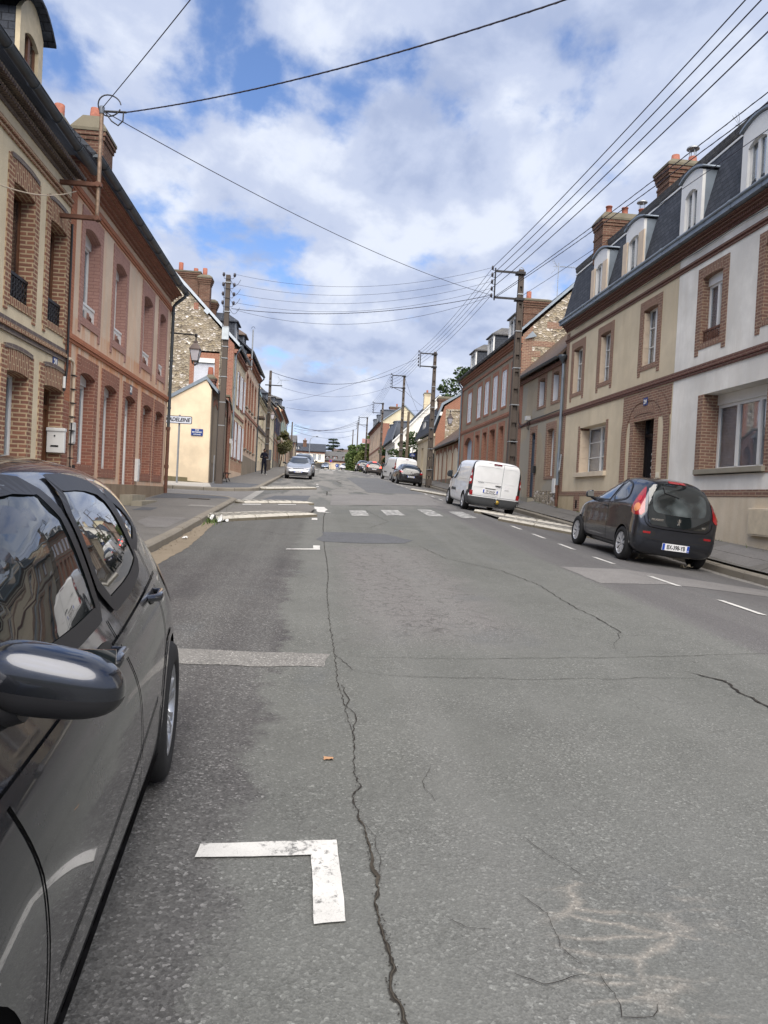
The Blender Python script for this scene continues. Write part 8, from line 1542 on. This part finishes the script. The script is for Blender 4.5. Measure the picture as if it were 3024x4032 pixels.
# ================================================================= person
def person():
    r_ = thing('person', 'man in dark navy clothes standing on the left pavement, looking at a phone', 'person', (0, 0, 0))
    me = bpy.data.meshes.new('body'); V = []; E_ = []; RD = []
    def v(p, r, par=None): V.append(p); RD.append(r); (E_.append((par, len(V) - 1)) if par is not None else None); return len(V) - 1
    pel = v((0, 0, .95), (.155, .115)); wst = v((0, .0, 1.12), (.145, .105), pel); ch = v((0, .0, 1.32), (.175, .12), wst); sh = v((0, .01, 1.46), (.13, .10), ch); nk = v((0, .0, 1.53), (.055, .055), sh)
    for s_ in (-1, 1):
        hp = v((s_ * .09, 0, .90), (.105, .11), pel); kn = v((s_ * .12, -.02, .50), (.072, .078), hp); an = v((s_ * .13, .02, .10), (.058, .06), kn); 
        so = v((s_ * .19, .01, 1.43), (.07, .07), sh); el = v((s_ * .27, .02, 1.16), (.055, .055), so); wr_ = v((s_ * .12, -.24, 1.16), (.04, .04), el)
    me.from_pydata(V, E_, []); o = bpy.data.objects.new('clothes', me); COL.objects.link(o); sk = o.modifiers.new('k', 'SKIN'); 
    for i, r in enumerate(RD): me.skin_vertices[0].data[i].radius = r
    me.skin_vertices[0].data[0].use_root = True; sb = o.modifiers.new('s', 'SUBSURF'); sb.levels = 2; sb.render_levels = 2
    dg = bpy.context.evaluated_depsgraph_get(); m2 = bpy.data.meshes.new_from_object(o.evaluated_get(dg)); bpy.data.objects.remove(o); m2.materials.clear(); navy = plain('navy_cloth', (.010, .011, .020), .9, .15, 0, .25, 6); m2.materials.append(navy)
    for p in m2.polygons: p.use_smooth = True
    o = bpy.data.objects.new('clothed_body', m2); COL.objects.link(o); o.parent = r_; BASE[o.name] = Vector((0, 0, 0)); skin = plain('skin', (.16, .085, .055), .55, .3, 0, .06)
    m = MB(); m.sphere((0, -.025, 1.64), .105, 16, 12, 0, (.78, .92, 1.18)); m.tube([(0, 0, 1.48), (0, -.01, 1.58)], .052, 12); m.tube([(0, -.115, 1.64), (0, -.135, 1.61), (0, -.115, 1.6)], [.008, .014, .01], 6)
    for s_ in (-1, 1): m.sphere((s_ * .083, -.01, 1.63), .025, 8, 6, 0, (.4, .8, 1.1)); m.sphere((s_ * .03, -.112, 1.655), .01, 6, 5, 0)
    m.tube([(-.022, -.116, 1.575), (.022, -.116, 1.575)], .006, 5); hd = m.build('head', skin, r_)
    m = MB(); m.sphere((0, -.005, 1.675), .112, 16, 10, 0, (.82, .95, 1.0)); m.build('hair', plain('black_hair', (.01, .009, .008), .8, .2), hd)
    for s_ in (-1, 1):
        m = MB(); c = Vector((s_ * .09, -.29, 1.165)); m.sphere(c, .045, 10, 8, 0, (.8, 1.1, .5))
        for k in range(4): b = c + Vector((-s_ * (.01 + .0) + s_ * (k - 1.5) * .018, -.04, 0)); m.tube([b, b + Vector((-s_ * .012, -.035, .012)), b + Vector((-s_ * .03, -.045, .032 + .004 * (k % 2)))], [.010, .009, .007], 6)
        m.tube([c + Vector((-s_ * .03, .0, .01)), c + Vector((-s_ * .055, -.02, .03)), c + Vector((-s_ * .06, -.04, .045))], [.011, .01, .008], 6); m.build('hand', skin, r_)
    for s_ in (-1, 1):
        x = s_ * .13; m = MB(); m.box(x - .05, x + .05, -.20, .09, 0, .03, 1); m.add([(x - .048, -.19, .03), (x + .048, -.19, .03), (x + .048, .085, .03), (x - .048, .085, .03), (x - .035, -.16, .06), (x + .035, -.16, .06), (x + .04, .08, .11), (x - .04, .08, .11), (x - .038, -.04, .11), (x + .038, -.04, .11)], [(0, 1, 5, 4), (1, 2, 6, 9, 5), (2, 3, 7, 6), (3, 0, 4, 8, 7), (4, 5, 9, 8), (8, 9, 6, 7)], 0); m.build('shoe', [navy, WHITE], r_, bevel=.012)
    return r_
pr_ = person(); pr_.location = (-3.62, 51.0, GY(51) + .13); pr_.rotation_euler = (0, 0, math.radians(28)); pr_.scale = (.98, .98, .98)
ph = tag(MB().box(-.036, .036, -.075, .075, -.005, .005).build('mobile_phone', BLACKP, bevel=.004), 'dark phone held in the hands of the standing man', 'phone'); ph.matrix_world = Matrix.Translation((-3.62, 51.0, GY(51) + .13)) @ Matrix.Rotation(math.radians(28), 4, 'Z') @ Matrix.Translation((0, -.33, 1.20)) @ Matrix.Rotation(math.radians(35), 4, 'X')
